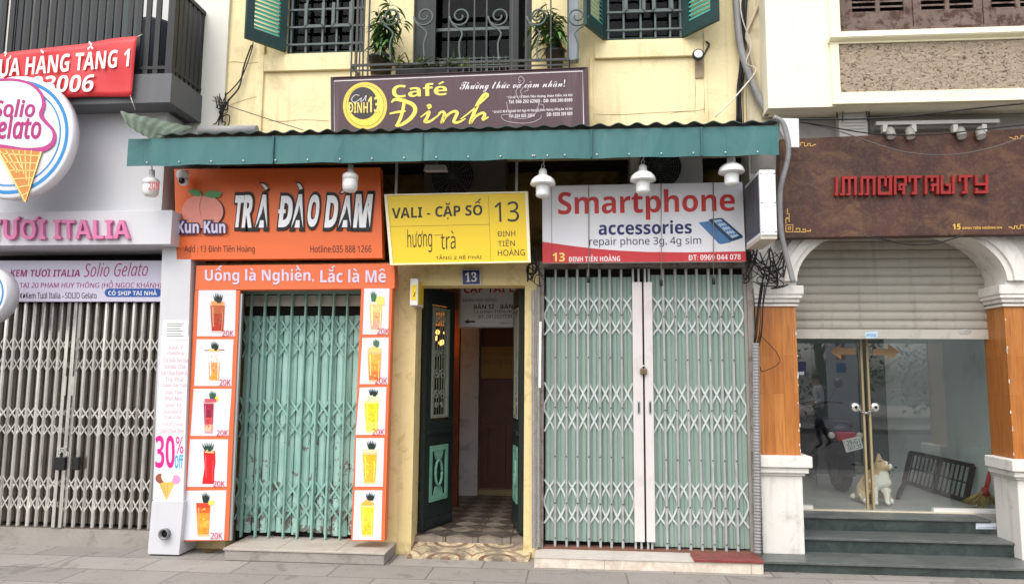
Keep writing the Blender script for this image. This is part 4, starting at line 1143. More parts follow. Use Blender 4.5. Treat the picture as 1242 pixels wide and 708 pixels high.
# ------------------------------------------------------------------ awning
AY = -.75
za0, za1 = 3.408, 3.655
ax0, ax1 = -3.945, 1.648
aw = thing('awning', (-1.1, AY, za0), 'long teal sheet metal awning with corrugated roof across the yellow house', 'awning')
teal = M('teal painted sheet', S(56, 108, 108), .45, .05, 1.2, dirt=S(76, 122, 119), damt=.7, dscale=2.2, streak=.5, scol=S(44, 82, 82))
mb = MB(); N = 60; vs = []
for i in range(N + 1):
    x = ax0 + (ax1 - ax0) * i / N; o = .008 * math.sin(i * 1.7) * math.sin(i * .23) + .007 * math.sin(i * .61)
    vs += [(x, AY + o, za0 + .003 * math.sin(i * 1.1)), (x, AY + o * .4, za1)]
fs = [(2 * i, 2 * i + 2, 2 * i + 3, 2 * i + 1) for i in range(N)]
k = len(vs); vs2 = [(v[0], v[1] + .003, v[2]) for v in vs]
mb.add(vs + vs2, fs + [tuple(reversed([j + k for j in f])) for f in fs] + [(2 * i, k + 2 * i, k + 2 * i + 2, 2 * i + 2) for i in range(N)] + [(2 * i + 1, 2 * i + 3, k + 2 * i + 3, k + 2 * i + 1) for i in range(N)])
mb.build('fascia_sheet', teal, aw)
for xs_ in (-2.62, -1.31, .12, 1.02):
    MB().box(xs_, xs_ + .012, AY - .018, AY + .012, za0 + .004, za1 - .004).build('sheet_seam', M('dull teal seam', S(48, 94, 94), .5, .1, 6), aw)
rx0 = XL - .06
mb = MB(); N = 400; vs = []
for i in range(N + 1):
    x = rx0 + (ax1 - rx0) * i / N; wv = (.011 + .003 * math.sin(x * 2.3)) * math.sin(2 * math.pi * x / .155)
    vs += [(x, AY - .03, za1 + .03 + wv), (x, -.01, za1 + .14 + wv)]
mb.add(vs, [(2 * i, 2 * i + 2, 2 * i + 3, 2 * i + 1) for i in range(N)])
o = mb.build('corrugated_roof', M('dark corrugated sheet', S(70, 84, 82), .6, .12, 5, dirt=S(60, 50, 42), damt=.6, dscale=6), aw)
sdm = o.modifiers.new('thickness', 'SOLIDIFY'); sdm.thickness = .006
mb = MB(); mb.box(rx0, ax1, AY + .01, AY + .05, za1 - .05, za1 + .005)
for k in range(8):
    x = rx0 + .1 + k * .73; mb.bar((x, AY + .02, za1 - .03), (x, -.01, za1 + .08), .03, .03, (0, 0, 1))
mb.build('support_frame', M('rusty angle iron', S(92, 74, 62), .8, .2, 6), aw)
mb = MB()
for px in list(range(178, 940, 39)) + [648, 664]:
    c = U(px, 197 - (px - 178) * .0175, AY - .012); mb.lathe(c, [(.002, -.004), (.007, -.002), (.008, .004)], 8, 'y')
mb.build('screw_row', M('zinc screw', S(210, 212, 210), .4, .02, metal=.4), aw)
# loose curled sheet and rolled pipe at the left end
mb = MB(); vs = []
q = [A1(430, 395), A1(712, 460), A1(590, 497), A1(480, 482)]
p0, p1, p2, p3 = U(*A1(430, 398), -.85), U(*A1(690, 455), -.35), U(*A1(600, 498), -.62), U(*A1(450, 440), -.95)
NN = 40
for i in range(NN + 1):
    t = i / NN
    a, b = p0.lerp(p1, t), (p3.lerp(p2, t) + Vector((0, 0, -.05 * math.sin(t * 3))))
    o = Vector((0, 0, .005 * math.sin(t * 42)))
    vs += [a + o, a.lerp(b, .5) + o + Vector((0, -.02, .015)), b + o]
fs = []
for i in range(NN): fs += [(3 * i, 3 * i + 3, 3 * i + 4, 3 * i + 1), (3 * i + 1, 3 * i + 4, 3 * i + 5, 3 * i + 2)]
mb.add(vs, fs)
o = mb.build('loose_roof_sheet', M('faded green corrugated sheet', S(108, 122, 108), .6, .15, 8, dirt=S(70, 72, 60), damt=.6, dscale=5), None)
tag(o, 'loose faded green corrugated sheet curled over the left end of the teal awning', 'roof sheet')
o.modifiers.new('thickness', 'SOLIDIFY').thickness = .004
mb = MB(); a, b = U(242, 159, -.3), U(312, 158, -.3); mb.tube([a, b], .045, 12)
tag(mb.build('rolled_tarpaulin', M('grey tarpaulin', S(150, 150, 150), .7, .12, 8)), 'grey rolled tarpaulin lying on the awning beside the yellow wall', 'tarpaulin')

# ------------------------------------------------------------------ signs
def sign(name, quad, Y, th, mat, label, cat='sign', frame=None, fw=.02):
    P = [U(x, y, Y) for x, y in quad]
    c = sum(P, Vector()) / 4
    root = thing(name, (c.x, Y, min(p.z for p in P)), label, cat)
    mb = MB(); board(mb, quad, Y, th); mb.build('board', mat, root, bevel=.003)
    if frame:
        mb = MB(); ctr = c
        for i in range(4):
            a, b = P[i], P[(i + 1) % 4]
            ia, ib = a + (ctr - a).normalized() * fw * 1.3, b + (ctr - b).normalized() * fw * 1.3
            mb.prism([a + Vector((0, -.012, 0)), b + Vector((0, -.012, 0)), ib + Vector((0, -.012, 0)), ia + Vector((0, -.012, 0))], (0, .0115, 0))
        mb.build('frame', frame, root)
    return root
red = ink(204, 40, 44)
# red cloth banner on the balcony
rb = thing('red_banner', U(80, 118, -.63), 'red cloth banner with white sales lettering tied to the black balcony railing', 'banner')
mb = MB(); Nx, Ny = 48, 10; vs = []
tl, tr, brr, bl = (-70, 76), (167, 44), (160, 117), (-70, 121)
def bpt(u, v):
    x = (tl[0] * (1 - u) + tr[0] * u) * v + (bl[0] * (1 - u) + brr[0] * u) * (1 - v); y = (tl[1] * (1 - u) + tr[1] * u) * v + (bl[1] * (1 - u) + brr[1] * u) * (1 - v)
    p = U(x, y, -.64)
    return p + Vector((0, .011 * math.sin(u * 23 + v * 3) * (0.5 + 0.5 * math.sin(v * 3)) + .008 * math.sin(u * 9 - v * 5) - .006, .004 * math.sin(u * 17)))
for j in range(Ny + 1):
    for i in range(Nx + 1): vs.append(bpt(i / Nx, j / Ny))
mb.add(vs, [(j * (Nx + 1) + i, j * (Nx + 1) + i + 1, (j + 1) * (Nx + 1) + i + 1, (j + 1) * (Nx + 1) + i) for j in range(Ny) for i in range(Nx)], True)
o = mb.build('cloth', M('red banner vinyl', S(206, 52, 56), .4, .05, 3), rb); o.modifiers.new('thickness', 'SOLIDIFY').thickness = .003
write(rb, 'lettering', ink(240, 234, 232), -.664, ('CỬA HÀNG TẦNG 1', [(-13, 60), (158, 46), (158, 81), (-13, 95)], dict(bold=.03)), ('0982383006', [(-38, 95), (114.5, 90.5), (113.5, 111.5), (-38, 114)], dict(bold=.035)), lift=.002, shear=.15)
mb = MB()
for px, py in ((165, 46), (158, 116)):
    a = U(px, py, -.645); mb.tube([a, a + Vector((.03, .04, .05 if py < 100 else -.12))], .004, 5)
mb.build('tie_cord', whitecable, rb)
# round ice cream sign
YR = -.79
c = U(16, 166, YR)
Rr = (U(16, 93, YR) - c).length
ic = thing('ice_cream_sign', (c.x, YR, c.z - Rr), 'large round white ice cream cone lightbox sign with magenta lettering', 'sign')
mb = MB(); mb.lathe(c, [(Rr * .97, -.001), (Rr, .008), (Rr, .09), (Rr * .9, .095)], 64, 'y'); mb.build('disc', M('white acrylic', S(232, 232, 236), .3, .02, 2), ic)
mb = MB()
def ring(mb, r0, r1, Y, lift, a0=0, a1=360, n=64):
    vs = []; k = n + 1
    for i in range(k):
        a = rad(a0 + (a1 - a0) * i / n)
        for r in (r0, r1): vs.append(c + Vector((r * math.cos(a), -lift, r * math.sin(a))))
    for i in range(k):
        a = rad(a0 + (a1 - a0) * i / n)
        for r in (r0, r1): vs.append(c + Vector((r * math.cos(a), -lift + .0015, r * math.sin(a))))
    fs = [(2 * i, 2 * i + 1, 2 * i + 3, 2 * i + 2) for i in range(n)] + [(2 * k + 2 * i + 2, 2 * k + 2 * i + 3, 2 * k + 2 * i + 1, 2 * k + 2 * i) for i in range(n)]
    mb.add(vs, fs)
ring(mb, Rr * .875, Rr * .93, YR, .003); ring(mb, Rr * .78, Rr * .805, YR, .003)
mb.build('blue_ring', ink(36, 132, 192), ic)
scoop = A1.l((-120, 330), (-60, 296), (10, 288), (70, 290), (118, 306), (152, 340), (160, 378), (150, 412), (168, 440), (192, 466), (198, 494), (186, 520), (150, 538), (90, 540), (20, 528), (-60, 516), (-130, 480))
sp_ = [(p.x, p.y) for p in smooth_line([(x, y, 0) for x, y in scoop], 5)]
mb = MB(); shape(mb, sp_, YR, .012, .01); mb.build('scoop_shape', M('white acrylic', S(232, 232, 236)), ic)
mb = MB(); ribbon(mb, scoop, [3.2, 3.2, 3.0, 4, 5, 3.5, 5, 7, 5, 3], YR, .0145, sm=5); mb.build('scoop_outline', ink(178, 52, 128), ic)
write(ic, 'lettering', ink(166, 30, 110), YR, ('Solio', A1.q(-22, 358, 130, 422)), ('Gelato', A1.q(-52, 415, 152, 500)), lift=.0145, style='si', bold=.028)
cone = A1.l((-8, 530), (152, 545), (98, 722), (88, 722))
mb = MB(); shape(mb, cone, YR, .016, .012); cn = mb.build('cone', ink(200, 132, 62), ic)
mb = MB(); ribbon(mb, A1.l((152, 545), (96, 724), (-8, 530)), 2.2, YR, .0185, sm=0)
for k in range(6):
    t = k / 6; x0_, x1_ = 0 + 140 * t, 60 + 60 * t
    ribbon(mb, A1.l((4 + 136 * t, 540), (96 - 50 * (1 - t) + 20, 560 + 130 * t if t > .3 else 620)), 1.1, YR, .018, sm=0)
    ribbon(mb, A1.l((146 - 8 * k, 560 + 26 * k), (12 + 14 * k, 552 + 30 * k)), 1.1, YR, .018, sm=0)
mb.build('waffle_line', ink(244, 220, 140), cn)
mb = MB()
# pink raised letters on the band
pk = M('pink acrylic letter', S(206, 116, 160), .4, .06, 3, dirt=S(222, 160, 192), damt=.4, dscale=4)
mb = MB(); text(mb, 'TƯƠI ITALIA', [A2(-30, 124), A2(470, 128), A2(472, 208), A2(-30, 211)], -.45, dp=.035, lift=.036, bold=.035)
tag(mb.build('pink_shop_letters', pk), 'raised pink capital letters on the white band above the steel gate', 'shop letters')
# violet white banner over the steel gate
kb = sign('gelato_banner', A2.q(-60, 283, 592, 430), -.14, .006, M('lilac white vinyl', S(206, 202, 220), .45, .03, 2), 'pale lilac banner with magenta lettering stretched above the steel gate', 'banner')
write(kb, 'magenta_lettering', ink(158, 36, 110), -.14, ('KEM TƯƠI ITALIA', A2.q(37, 311, 286, 341), dict(bold=.02, shear=.15)), ('Solio Gelato', [A2(300, 292), A2(530, 288), A2(530, 338), A2(300, 342)], dict(style='si', shear=.15, bold=-.006)), ('ĐẶT TẠI 20 PHẠM HUY THÔNG (HỒ NGỌC KHÁNH)', A2.q(20, 352, 577, 386), dict(shear=.12)))
write(kb, 'black_lettering', ink(50, 40, 60), -.14, ('Kem Tươi Italia - SOLIO Gelato', A2.q(93, 396, 346, 419)))
mb = MB(); shape(mb, [A2(*p) for p in ell(81, 409, 9, 9)], -.14); ci = mb.build('round_icon', ink(40, 34, 48), kb)
write(ci, 'icon_letter', signwhite, -.14, ('f', A2.q(77, 402, 86, 417)), lift=.0035, bold=.02)
pill = [A2(*p) for p in ell(389, 398, 14, 15, 14, 90, 270)] + [A2(*p) for p in ell(564, 398, 14, 15, 14, -90, 90)]
mb = MB(); shape(mb, pill, -.14); pl = mb.build('blue_pill', ink(36, 84, 160), kb)
write(pl, 'lettering', signwhite, -.14, ('CÓ SHIP TẠI NHÀ', A2.q(388, 386, 562, 411)), lift=.0035, bold=.02)
MB().box(-9, GX + .04, -.05, -.04, z1, bz0 - .002).build('dark_lattice', darkmetal, gel) if False else None
# small round side sign at the left picture edge
YB = -.62
c2 = U(-23, 357, YB); r2 = (U(-23, 322, YB) - c2).length
rs_ = thing('round_blade_sign', (c2.x, YB, c2.z - r2), 'small round white blade sign with a thick rim cut by the left picture edge', 'sign')
mb = MB(); mb.lathe(c2 + Vector((-.02, 0, 0)), [(r2 * .96, 0), (r2, .006), (r2, .16), (r2 * .96, .165)], 40, 'y'); mb.build('disc', M('white acrylic', S(232, 232, 236)), rs_)
cs = c; c = c2 + Vector((-.02, 0, 0)); mb = MB(); ring(mb, r2 * .84, r2 * .9, YB, .003); ring(mb, r2 * .72, r2 * .75, YB, .003); mb.build('blue_ring', ink(36, 132, 192), rs_); c = cs

# orange peach tea sign
YO = -.30
orange = M('orange sign vinyl', S(230, 108, 52), .4, .03, 1.5, dirt=S(214, 94, 44), damt=.3, dscale=1)
os_ = sign('peach_tea_sign', [(211, 205), (461, 203), (464, 313), (214, 315)], YO, .10, orange, 'orange shop sign with chunky white black-edged lettering and a peach')
blk = ink(12, 10, 10); wht = M('white brush letters', S(244, 244, 246), .4, .02)
WORDS = (('TRA', A4.q(340, 236, 524, 402)), ('ĐAO', A4.q(562, 234, 776, 402)), ('DÂM', A4.q(800, 232, 1036, 404)))
WORDS = (('T', A4.q(338, 236, 392, 400)), ('R', A4.q(384, 234, 444, 402)), ('A', A4.q(452, 232, 522, 402)), ('Đ', A4.q(560, 238, 640, 400)), ('A', A4.q(632, 230, 702, 402)), ('O', A4.q(708, 232, 774, 398)), ('D', A4.q(798, 236, 868, 402)), ('A', A4.q(868, 236, 942, 400)), ('M', A4.q(942, 230, 1036, 402)))
def lean(q, d=5): return [(q[0][0] + d, q[0][1]), (q[1][0] + d, q[1][1]), q[2], q[3]]
mb = MB(); mw = MB()
for s_, q in WORDS:
    q = lean([(q[0][0] + 1.2, q[0][1] + .6), (q[1][0] - 1.2, q[1][1] + .6), (q[2][0] - 1.2, q[2][1] - .6), (q[3][0] + 1.2, q[3][1] - .6)], 4)
    text(mb, s_, q, YO, dp=.012, lift=.013, bold=.04, grow=.075)
    text(mw, s_, q, YO, dp=.003, lift=.017, bold=.065)
for pts in (((484, 178), (504, 182), (523, 204), (508, 211)), ((664, 176), (682, 180), (696, 205), (680, 210)), ((884, 226), (908, 196), (934, 222), (918, 222), (908, 212), (898, 226))):
    cxx = sum(p[0] for p in pts) / len(pts); cyy = sum(p[1] for p in pts) / len(pts)
    shape(mw, A4.l(*pts), YO, .017, .003)
    shape(mb, A4.l(*[((x - cxx) * 1.35 + cxx, (y - cyy) * 1.45 + cyy) for x, y in pts]), YO, .013, .012)
bk = mb.build('letter_backing', blk, os_); mw.build('letter_face', wht, os_)
write(os_, 'address_lettering', ink(26, 12, 10), YO, ('Add : 13 Đinh Tiên Hoàng', A4.q(98, 485, 452, 530)), ('Hotline:035 888 1266', A4.q(731, 486, 1037, 522)), bold=.0)
pch = [A4(*p) for p in ell(192, 318, 104, 84, 40)]
pch = [(x, y + (1.6 * math.exp(-((x - A4(192, 0)[0]) / 5) ** 2) if y < A4(0, 300)[1] else 0)) for x, y in pch]
mb = MB(); shape(mb, [(x * 1.035 - .035 * A4(192, 0)[0] + .5, y * 1.035 - .035 * A4(0, 318)[1] + .5) for x, y in pch], YO, .010, .009); pb = mb.build('peach_backing', blk, os_)
mb = MB(); shape(mb, pch, YO, .014, .004); pe = mb.build('peach_print', M('peach print', S(226, 142, 126), .4, .08, 8, dirt=S(236, 170, 150), damt=.6, dscale=5), pb)
mb = MB(); ribbon(mb, A4.l((192, 236), (178, 290), (188, 350)), [.4, 1.1, .4], YO, .0165); mb.build('peach_crease', ink(196, 110, 98), pb)
mb = MB(); shape(mb, A4.l((192, 240), (168, 242), (135, 232), (118, 212), (150, 206), (182, 216)), YO, .017, .003); shape(mb, A4.l((196, 240), (216, 218), (250, 212), (292, 226), (276, 248), (240, 252)), YO, .0172, .003); mb.build('peach_leaf', ink(84, 146, 88), pb)
mb = MB(); mw = MB()
text(mb, 'Kun Kun', A4.q(70, 368, 310, 428), YO, dp=.006, lift=.023, bold=.05, grow=.09)
text(mw, 'Kun Kun', A4.q(70, 368, 310, 428), YO, dp=.003, lift=.0265, bold=.05)
nb_ = mb.build('name_backing', ink(70, 50, 80), os_); mw.build('name_lettering', ink(214, 206, 232), nb_)
# drink menu frame
YM = -.26
morange = M('orange menu vinyl', S(222, 108, 62), .45, .03, 1.5, streak=.08)
mf = thing('drink_menu_frame', (-2.5, YM, .12), 'orange drink menu frame with ten priced pictures round the turquoise gate', 'menu board')
mb = MB(); board(mb, [(238, 322), (479, 319), (478.5, 350), (236.5, 352)], YM, .12); hd = mb.build('header_panel', morange, mf, bevel=.003)
write(hd, 'lettering', ink(206, 200, 226), YM, ('Uống là Nghiền,', A5.q(102, 6, 570, 88)), ('Lắc là Mê', A5.q(597, 6, 878, 80)), lift=.0045, dp=.004, bold=.035)
mb = MB(); board(mb, [(236, 352.4), (291, 352), (277, 655), (221.5, 656)], YM, .045); pl_ = mb.build('side_panel', morange, mf, bevel=.003)
mb = MB(); board(mb, [(438, 350.4), (476, 350), (466.5, 656), (425.5, 655.5)], YM, .10); pr_ = mb.build('side_panel', morange, mf, bevel=.003)
mb = MB(); board(mb, [(291.3, 356), (294, 356), (280.5, 655), (277.5, 655)], YM + .012, .03); mb.build('edge_strip', M('grey aluminium', S(170, 172, 176), .4, .05, metal=.5), mf)
picw = M('white menu print', S(214, 216, 226), .4, .02, 3)
def drink(panel, cell, gl, liquid, gcol, garnish, price, shape_='tumbler', ice=True):
    """one printed picture: glass outline filled with drink, garnish, price"""
    mb = MB(); shape(mb, cell, YM, .002, .0015); p = mb.build('drink_picture', picw, mf)
    (xa, ya), (xb, yb) = gl; h = yb - ya; wd = xb - xa
    if shape_ == 'curvy': out = [(xa, ya), (xb, ya), (xb + .5, ya + h * .35), (xb - wd * .06, ya + h * .6), (xb - wd * .1, yb), (xa - wd * .12, yb), (xa + wd * .08, ya + h * .5)]
    else: out = [(xa, ya), (xb, ya), (xb - wd * .12, yb), (xa + wd * .12, yb)]
    mb = MB(); shape(mb, out, YM, .0032, .001); g_ = mb.build('glass_print', ink(*gcol), p)
    cx = (xa + xb) / 2
    n = len(liquid)
    for i, col in enumerate(liquid):
        t0, t1 = .10 + .83 * i / n, .10 + .83 * (i + 1) / n
        if shape_ == 'curvy': q = [(cx + (x - cx) * .9, ya + (y - ya) * .96 + h * .03) for x, y in out]
        else:
            f = lambda t: (wd / 2 - .6) * (1 - .24 * t)
            q = [(cx - f(t0), ya + h * t0), (cx + f(t0), ya + h * t0), (cx + f(t1), ya + h * t1), (cx - f(t1), ya + h * t1)]
        mb = MB(); shape(mb, q, YM, .0044 + i * .0001, .001); mb.build('liquid_print', M('drink_%d_%d_%d' % col, S(*col), .4, .38, 55), p)
    if ice:
        mb = MB()
        for k in range(7):
            x = cx + random.uniform(-.3, .3) * wd; y = ya + h * random.uniform(.15, .8); r = random.uniform(.6, 1.5)
            shape(mb, ell(x, y, r, r * .8, 6, random.uniform(0, 60), 360), YM, .0056, .0008)
        cl = liquid[len(liquid) // 2]; mb.build('ice_print', ink(min(255, cl[0] + 22), min(255, cl[1] + 36), min(255, cl[2] + 34)), p)
    mb = MB(); shape(mb, [(xa + wd * .16, ya + h * .14), (xa + wd * .25, ya + h * .14), (xa + wd * .28, ya + h * .8), (xa + wd * .21, ya + h * .8)], YM, .0062, .0006); shape(mb, [(xb - wd * .2, ya + h * .3), (xb - wd * .15, ya + h * .3), (xb - wd * .2, ya + h * .9), (xb - wd * .24, ya + h * .9)], YM, .0062, .0006)
    lc = liquid[0]; mb.build('shine_print', ink(min(255, lc[0] + 30), min(255, lc[1] + 60), min(255, lc[2] + 70)), p)
    for pts, col in garnish:
        if max(col) < 115:
            gx0, gx1 = min(q[0] for q in pts), max(q[0] for q in pts); gy0, gy1 = min(q[1] for q in pts), max(q[1] for q in pts); mb = MB()
            for k in range(6):
                t = (k + .5) / 6; bx_ = gx0 + (gx1 - gx0) * (.3 + .4 * t); tx = gx0 + (gx1 - gx0) * (t * 1.1 - .05); ty = gy0 + abs(t - .45) * (gy1 - gy0) * .5 + random.uniform(-.8, .8)
                shape(mb, [(bx_ - 1.1, gy1), (bx_ - .9 + (tx - bx_) * .5, (gy1 + ty) / 2), (tx, ty - 1), (bx_ + 1.3 + (tx - bx_) * .5, (gy1 + ty) / 2), (bx_ + 1.1, gy1)], YM, .0048 + k * .0002, .0008)
            mb.build('garnish_print', ink(*col), p); continue
        mb = MB(); shape(mb, pts, YM, .0050 + random.uniform(0, .0004), .001); mb.build('garnish_print', ink(*col), p)
    if price:
        write(p, 'price_lettering', ink(206, 40, 66), YM, ('20K', price), lift=.0064, bold=.0)
def leafy(x, y, s=1.0, n=5):
    return [(x - 3 * s, y + 5 * s), (x - 4 * s, y - 2 * s), (x - 1.5 * s, y), (x - 1.5 * s, y - 4 * s), (x + .8 * s, y - .8 * s), (x + 3 * s, y - 3 * s), (x + 3.2 * s, y + 1.5 * s), (x + 4 * s, y + 5 * s)]
dk = (26, 46, 36)
drink(pl_, A5.l((75, 113), (235, 112), (230, 310), (67, 310)), (A5(122, 165), A5(190, 296)), [(176, 92, 50), (164, 60, 34), (178, 48, 30)], (214, 190, 180), [(A5.l((136, 130), (150, 125), (180, 140), (170, 168), (146, 165)), dk), (A5.l((128, 160), (184, 162), (180, 178), (132, 178)), (232, 150, 90))], A5.q(176, 285, 224, 310))
drink(pl_, A5.l((66, 323), (224, 323), (215, 523), (55, 523)), (A5(113, 372), A5(170, 508)), [(226, 214, 208), (222, 150, 84), (226, 152, 62)], (220, 216, 216), [(A5.l((126, 334), (140, 334), (162, 352), (150, 372), (128, 366)), dk), (A5.l((118, 364), (164, 364), (160, 376), (122, 376)), (238, 196, 120)), (A5.l((100, 369), (185, 367), (185, 370), (100, 372)), (140, 90, 60))], A5.q(165, 495, 212, 521))
drink(pl_, [A5(53, 535), A5(216, 535), A6(195, 96), A6(38, 96)], (A5(95, 585), A6(136, 86)), [(160, 34, 60), (140, 26, 50), (196, 60, 60), (236, 186, 150)], (206, 160, 166), [(A5.l((118, 545), (134, 545), (150, 575), (122, 580)), (50, 90, 70)), (A5.l((132, 572), (158, 566), (160, 584), (140, 596)), (244, 210, 70)), (A5.l((100, 578), (152, 578), (150, 592), (104, 592)), (204, 84, 96))], A6.q(147, 72, 193, 96))
drink(pl_, A6.l((36, 110), (193, 110), (187, 306), (24, 306)), (A6(92, 158), A6(140, 294)), [(222, 30, 34)], (228, 60, 60), [(A6.l((84, 122), (100, 126), (132, 132), (138, 156), (100, 160)), (36, 70, 50)), (A6.l((96, 165), (108, 152), (128, 152), (136, 168)), (240, 190, 130))], A6.q(133, 281, 180, 306), 'curvy', False)
drink(pl_, A6.l((22, 322), (186, 320), (176, 525), (5, 525)), (A6(60, 372), A6(122, 510)), [(222, 96, 40), (230, 150, 40), (234, 172, 60), (230, 150, 44)], (236, 190, 130), [([A6(*p) for p in ((84, 335), (92, 330), (114, 340), (118, 372), (84, 372))], dk), (A6.l((62, 372), (120, 374), (118, 392), (66, 392)), (206, 66, 40)), (A6.l((112, 364), (138, 362), (134, 380), (114, 382)), (244, 214, 90))], A6.q(122, 494, 170, 521))
drink(pr_, A5.l((785, 105), (893, 105), (888, 302), (778, 302)), (A5(805, 160), A5(866, 290)), [(238, 196, 120), (236, 170, 110), (236, 160, 140)], (240, 220, 200), [(A5.l((812, 122), (822, 130), (830, 118), (838, 145), (838, 162), (816, 160)), (60, 110, 70)), (A5.l((832, 150), (850, 136), (872, 145), (872, 178), (840, 172)), (244, 214, 110))], A5.q(841, 276, 892, 302))
drink(pr_, A5.l((777, 317), (890, 315), (886, 515), (765, 515)), (A5(798, 372), A5(860, 506)), [(240, 170, 70), (236, 156, 60), (232, 120, 60)], (240, 190, 140), [(A5.l((822, 336), (838, 330), (850, 324), (848, 356), (826, 358)), (70, 110, 80)), (A5.l((802, 362), (828, 352), (858, 362), (860, 380), (802, 380)), (246, 200, 120))], A5.q(832, 487, 884, 514))
drink(pr_, [A5(765, 530), A5(880, 527), A6(840, 92), A6(720, 92)], (A5(784, 584), A6(818, 84)), [(228, 204, 30), (222, 200, 40), (230, 212, 90)], (236, 226, 150), [(A5.l((802, 538), (818, 535), (846, 552), (844, 568), (806, 566)), dk), (A5.l((800, 566), (840, 560), (856, 578), (850, 588), (796, 586)), (240, 236, 180))], A6.q(790, 67, 838, 93))
drink(pr_, A6.l((722, 105), (838, 105), (832, 305), (717, 305)), (A6(747, 160), A6(809, 295)), [(224, 180, 40), (222, 190, 50), (226, 186, 60)], (226, 206, 140), [(A6.l((764, 116), (776, 120), (800, 124), (806, 150), (764, 152)), dk), (A6.l((750, 152), (806, 152), (804, 166), (752, 166)), (240, 226, 170))], None)
drink(pr_, A6.l((716, 320), (830, 320), (825, 525), (707, 525)), (A6(738, 376), A6(798, 512)), [(238, 212, 50), (236, 206, 60), (236, 200, 50)], (240, 226, 160), [(A6.l((764, 330), (776, 336), (792, 336), (800, 362), (760, 362)), dk), (A6.l((742, 374), (766, 358), (796, 372), (796, 382), (744, 382)), (240, 176, 70))], None)
# yellow luggage sign
YY = -.34
ys = sign('luggage_sign', B3.l((28, 248), (798, 232), (813, 612), (60, 627)), YY, .05, M('yellow sign face', S(232, 198, 36), .4, .03, 1.2), 'yellow sign with black luggage lettering above the open green door', frame=M('cream sign frame', S(236, 228, 196), .5, .04), fw=.022)
ob_ = ink(34, 28, 22)
write(ys, 'lettering', ob_, YY, ('VALI - CẶP SỐ', [B3(68, 284), B3(553, 268), B3(553, 372), B3(68, 392)], dict(bold=.022)), ('13', B3.l((618, 288), (748, 284), (751, 392), (622, 396)), dict(style='sans')), ('TẦNG 2 RẼ PHẢI', B3.l((302, 570), (549, 566), (550, 592), (303, 596))), ('ĐINH', B3.l((634, 445), (729, 442), (730, 470), (635, 473))), ('TIÊN', B3.l((636, 488), (727, 484), (728, 523), (637, 526))), ('HOÀNG', B3.l((636, 534), (780, 530), (782, 574), (637, 577))))
write(ys, 'slim_lettering', ob_, YY, ('hương', B3.l((150, 436), (283, 430), (284, 556), (152, 562))), ('trà', B3.l((330, 442), (408, 438), (410, 538), (332, 542))), bold=-.004)
mb = MB(); ribbon(mb, B3.l((292, 466), (336, 464)), .7, YY, sm=0); ribbon(mb, B3.l((585, 250), (600, 614)), .4, YY, sm=0); ribbon(mb, B3.l((40, 420), (590, 408)), .4, YY, sm=0)
mb.build('divider_line', ink(150, 120, 40), ys)
# phone sign
YP = -.20
psg = sign('phone_shop_sign', B4.l((68, 215), (1011, 197), (1028, 569), (70, 577)), YP, .06, signwhite, 'white phone repair sign with big red lettering and a red curved base')
mb = MB(); shape(mb, B4.l((70, 478), (180, 494), (300, 509), (420, 519), (560, 526), (760, 528), (1026, 523), (1028, 569), (70, 577)), YP, .002); rbse = mb.build('red_base', ink(196, 52, 58), psg)
write(psg, 'red_lettering', ink(196, 44, 46), YP, ('Smartphone', B4.l((142, 240), (974, 226), (976, 366), (144, 384))), bold=.018, space=.98)
write(psg, 'navy_lettering', ink(30, 34, 98), YP, ('accessories', B4.l((333, 382), (772, 376), (773, 440), (334, 447)), dict(bold=.045)))
write(psg, 'black_lettering', ink(40, 44, 70), YP, ('repair phone 3g, 4g sim', B4.l((290, 458), (816, 452), (817, 499), (291, 507))))
write(rbse, 'white_lettering', ink(238, 226, 226), YP, ('ĐINH TIÊN HOÀNG', B4.l((193, 540), (435, 536), (435, 570), (193, 573))), ('ĐT: 0969 044 078', B4.l((756, 540), (1002, 536), (1003, 562), (757, 566))), lift=.0035, bold=.04)
write(rbse, 'house_number', ink(238, 214, 112), YP, ('13', B4.q(118, 530, 175, 571)), lift=.0035, bold=.03)
mb = MB(); shape(mb, B4.l((806, 390), (815, 386), (852, 382), (958, 472), (956, 480), (910, 490), (900, 487)), YP, .002); mb.build('phone_print', ink(72, 120, 168), psg)
mb = MB(); shape(mb, B4.l((850, 378), (858, 372), (908, 366), (918, 368), (1012, 450), (1010, 460), (962, 476), (952, 474)), YP, .0035); ph = mb.build('phone_print', ink(36, 62, 98), psg)
mb = MB(); shape(mb, B4.l((872, 378), (908, 373), (994, 450), (962, 462)), YP, .005); ph2 = mb.build('screen_print', ink(176, 204, 222), ph)
mb = MB()
for i in range(4):
    for j in range(3):
        u, v = (i + .5) / 4.6, (j + .5) / 3
        x = 872 + (962 - 872) * u + 34 * v; y = 378 + 84 * u - 6 * v
        shape(mb, B4.l((x, y), (x + 8, y - 1), (x + 14, y + 8), (x + 5, y + 9)), YP, .0065)
mb.build('icon_print', ink(70, 120, 190), ph)
mb = MB()
for x, yb in ((112, 575), (627, 572), (288, 574), (872, 569)): ribbon(mb, B4.l((x, 214 - (x - 112) * .018), (x + 2, yb)), .55, YP, .002, sm=0)
mb.build('seam_line', ink(90, 88, 90), psg)
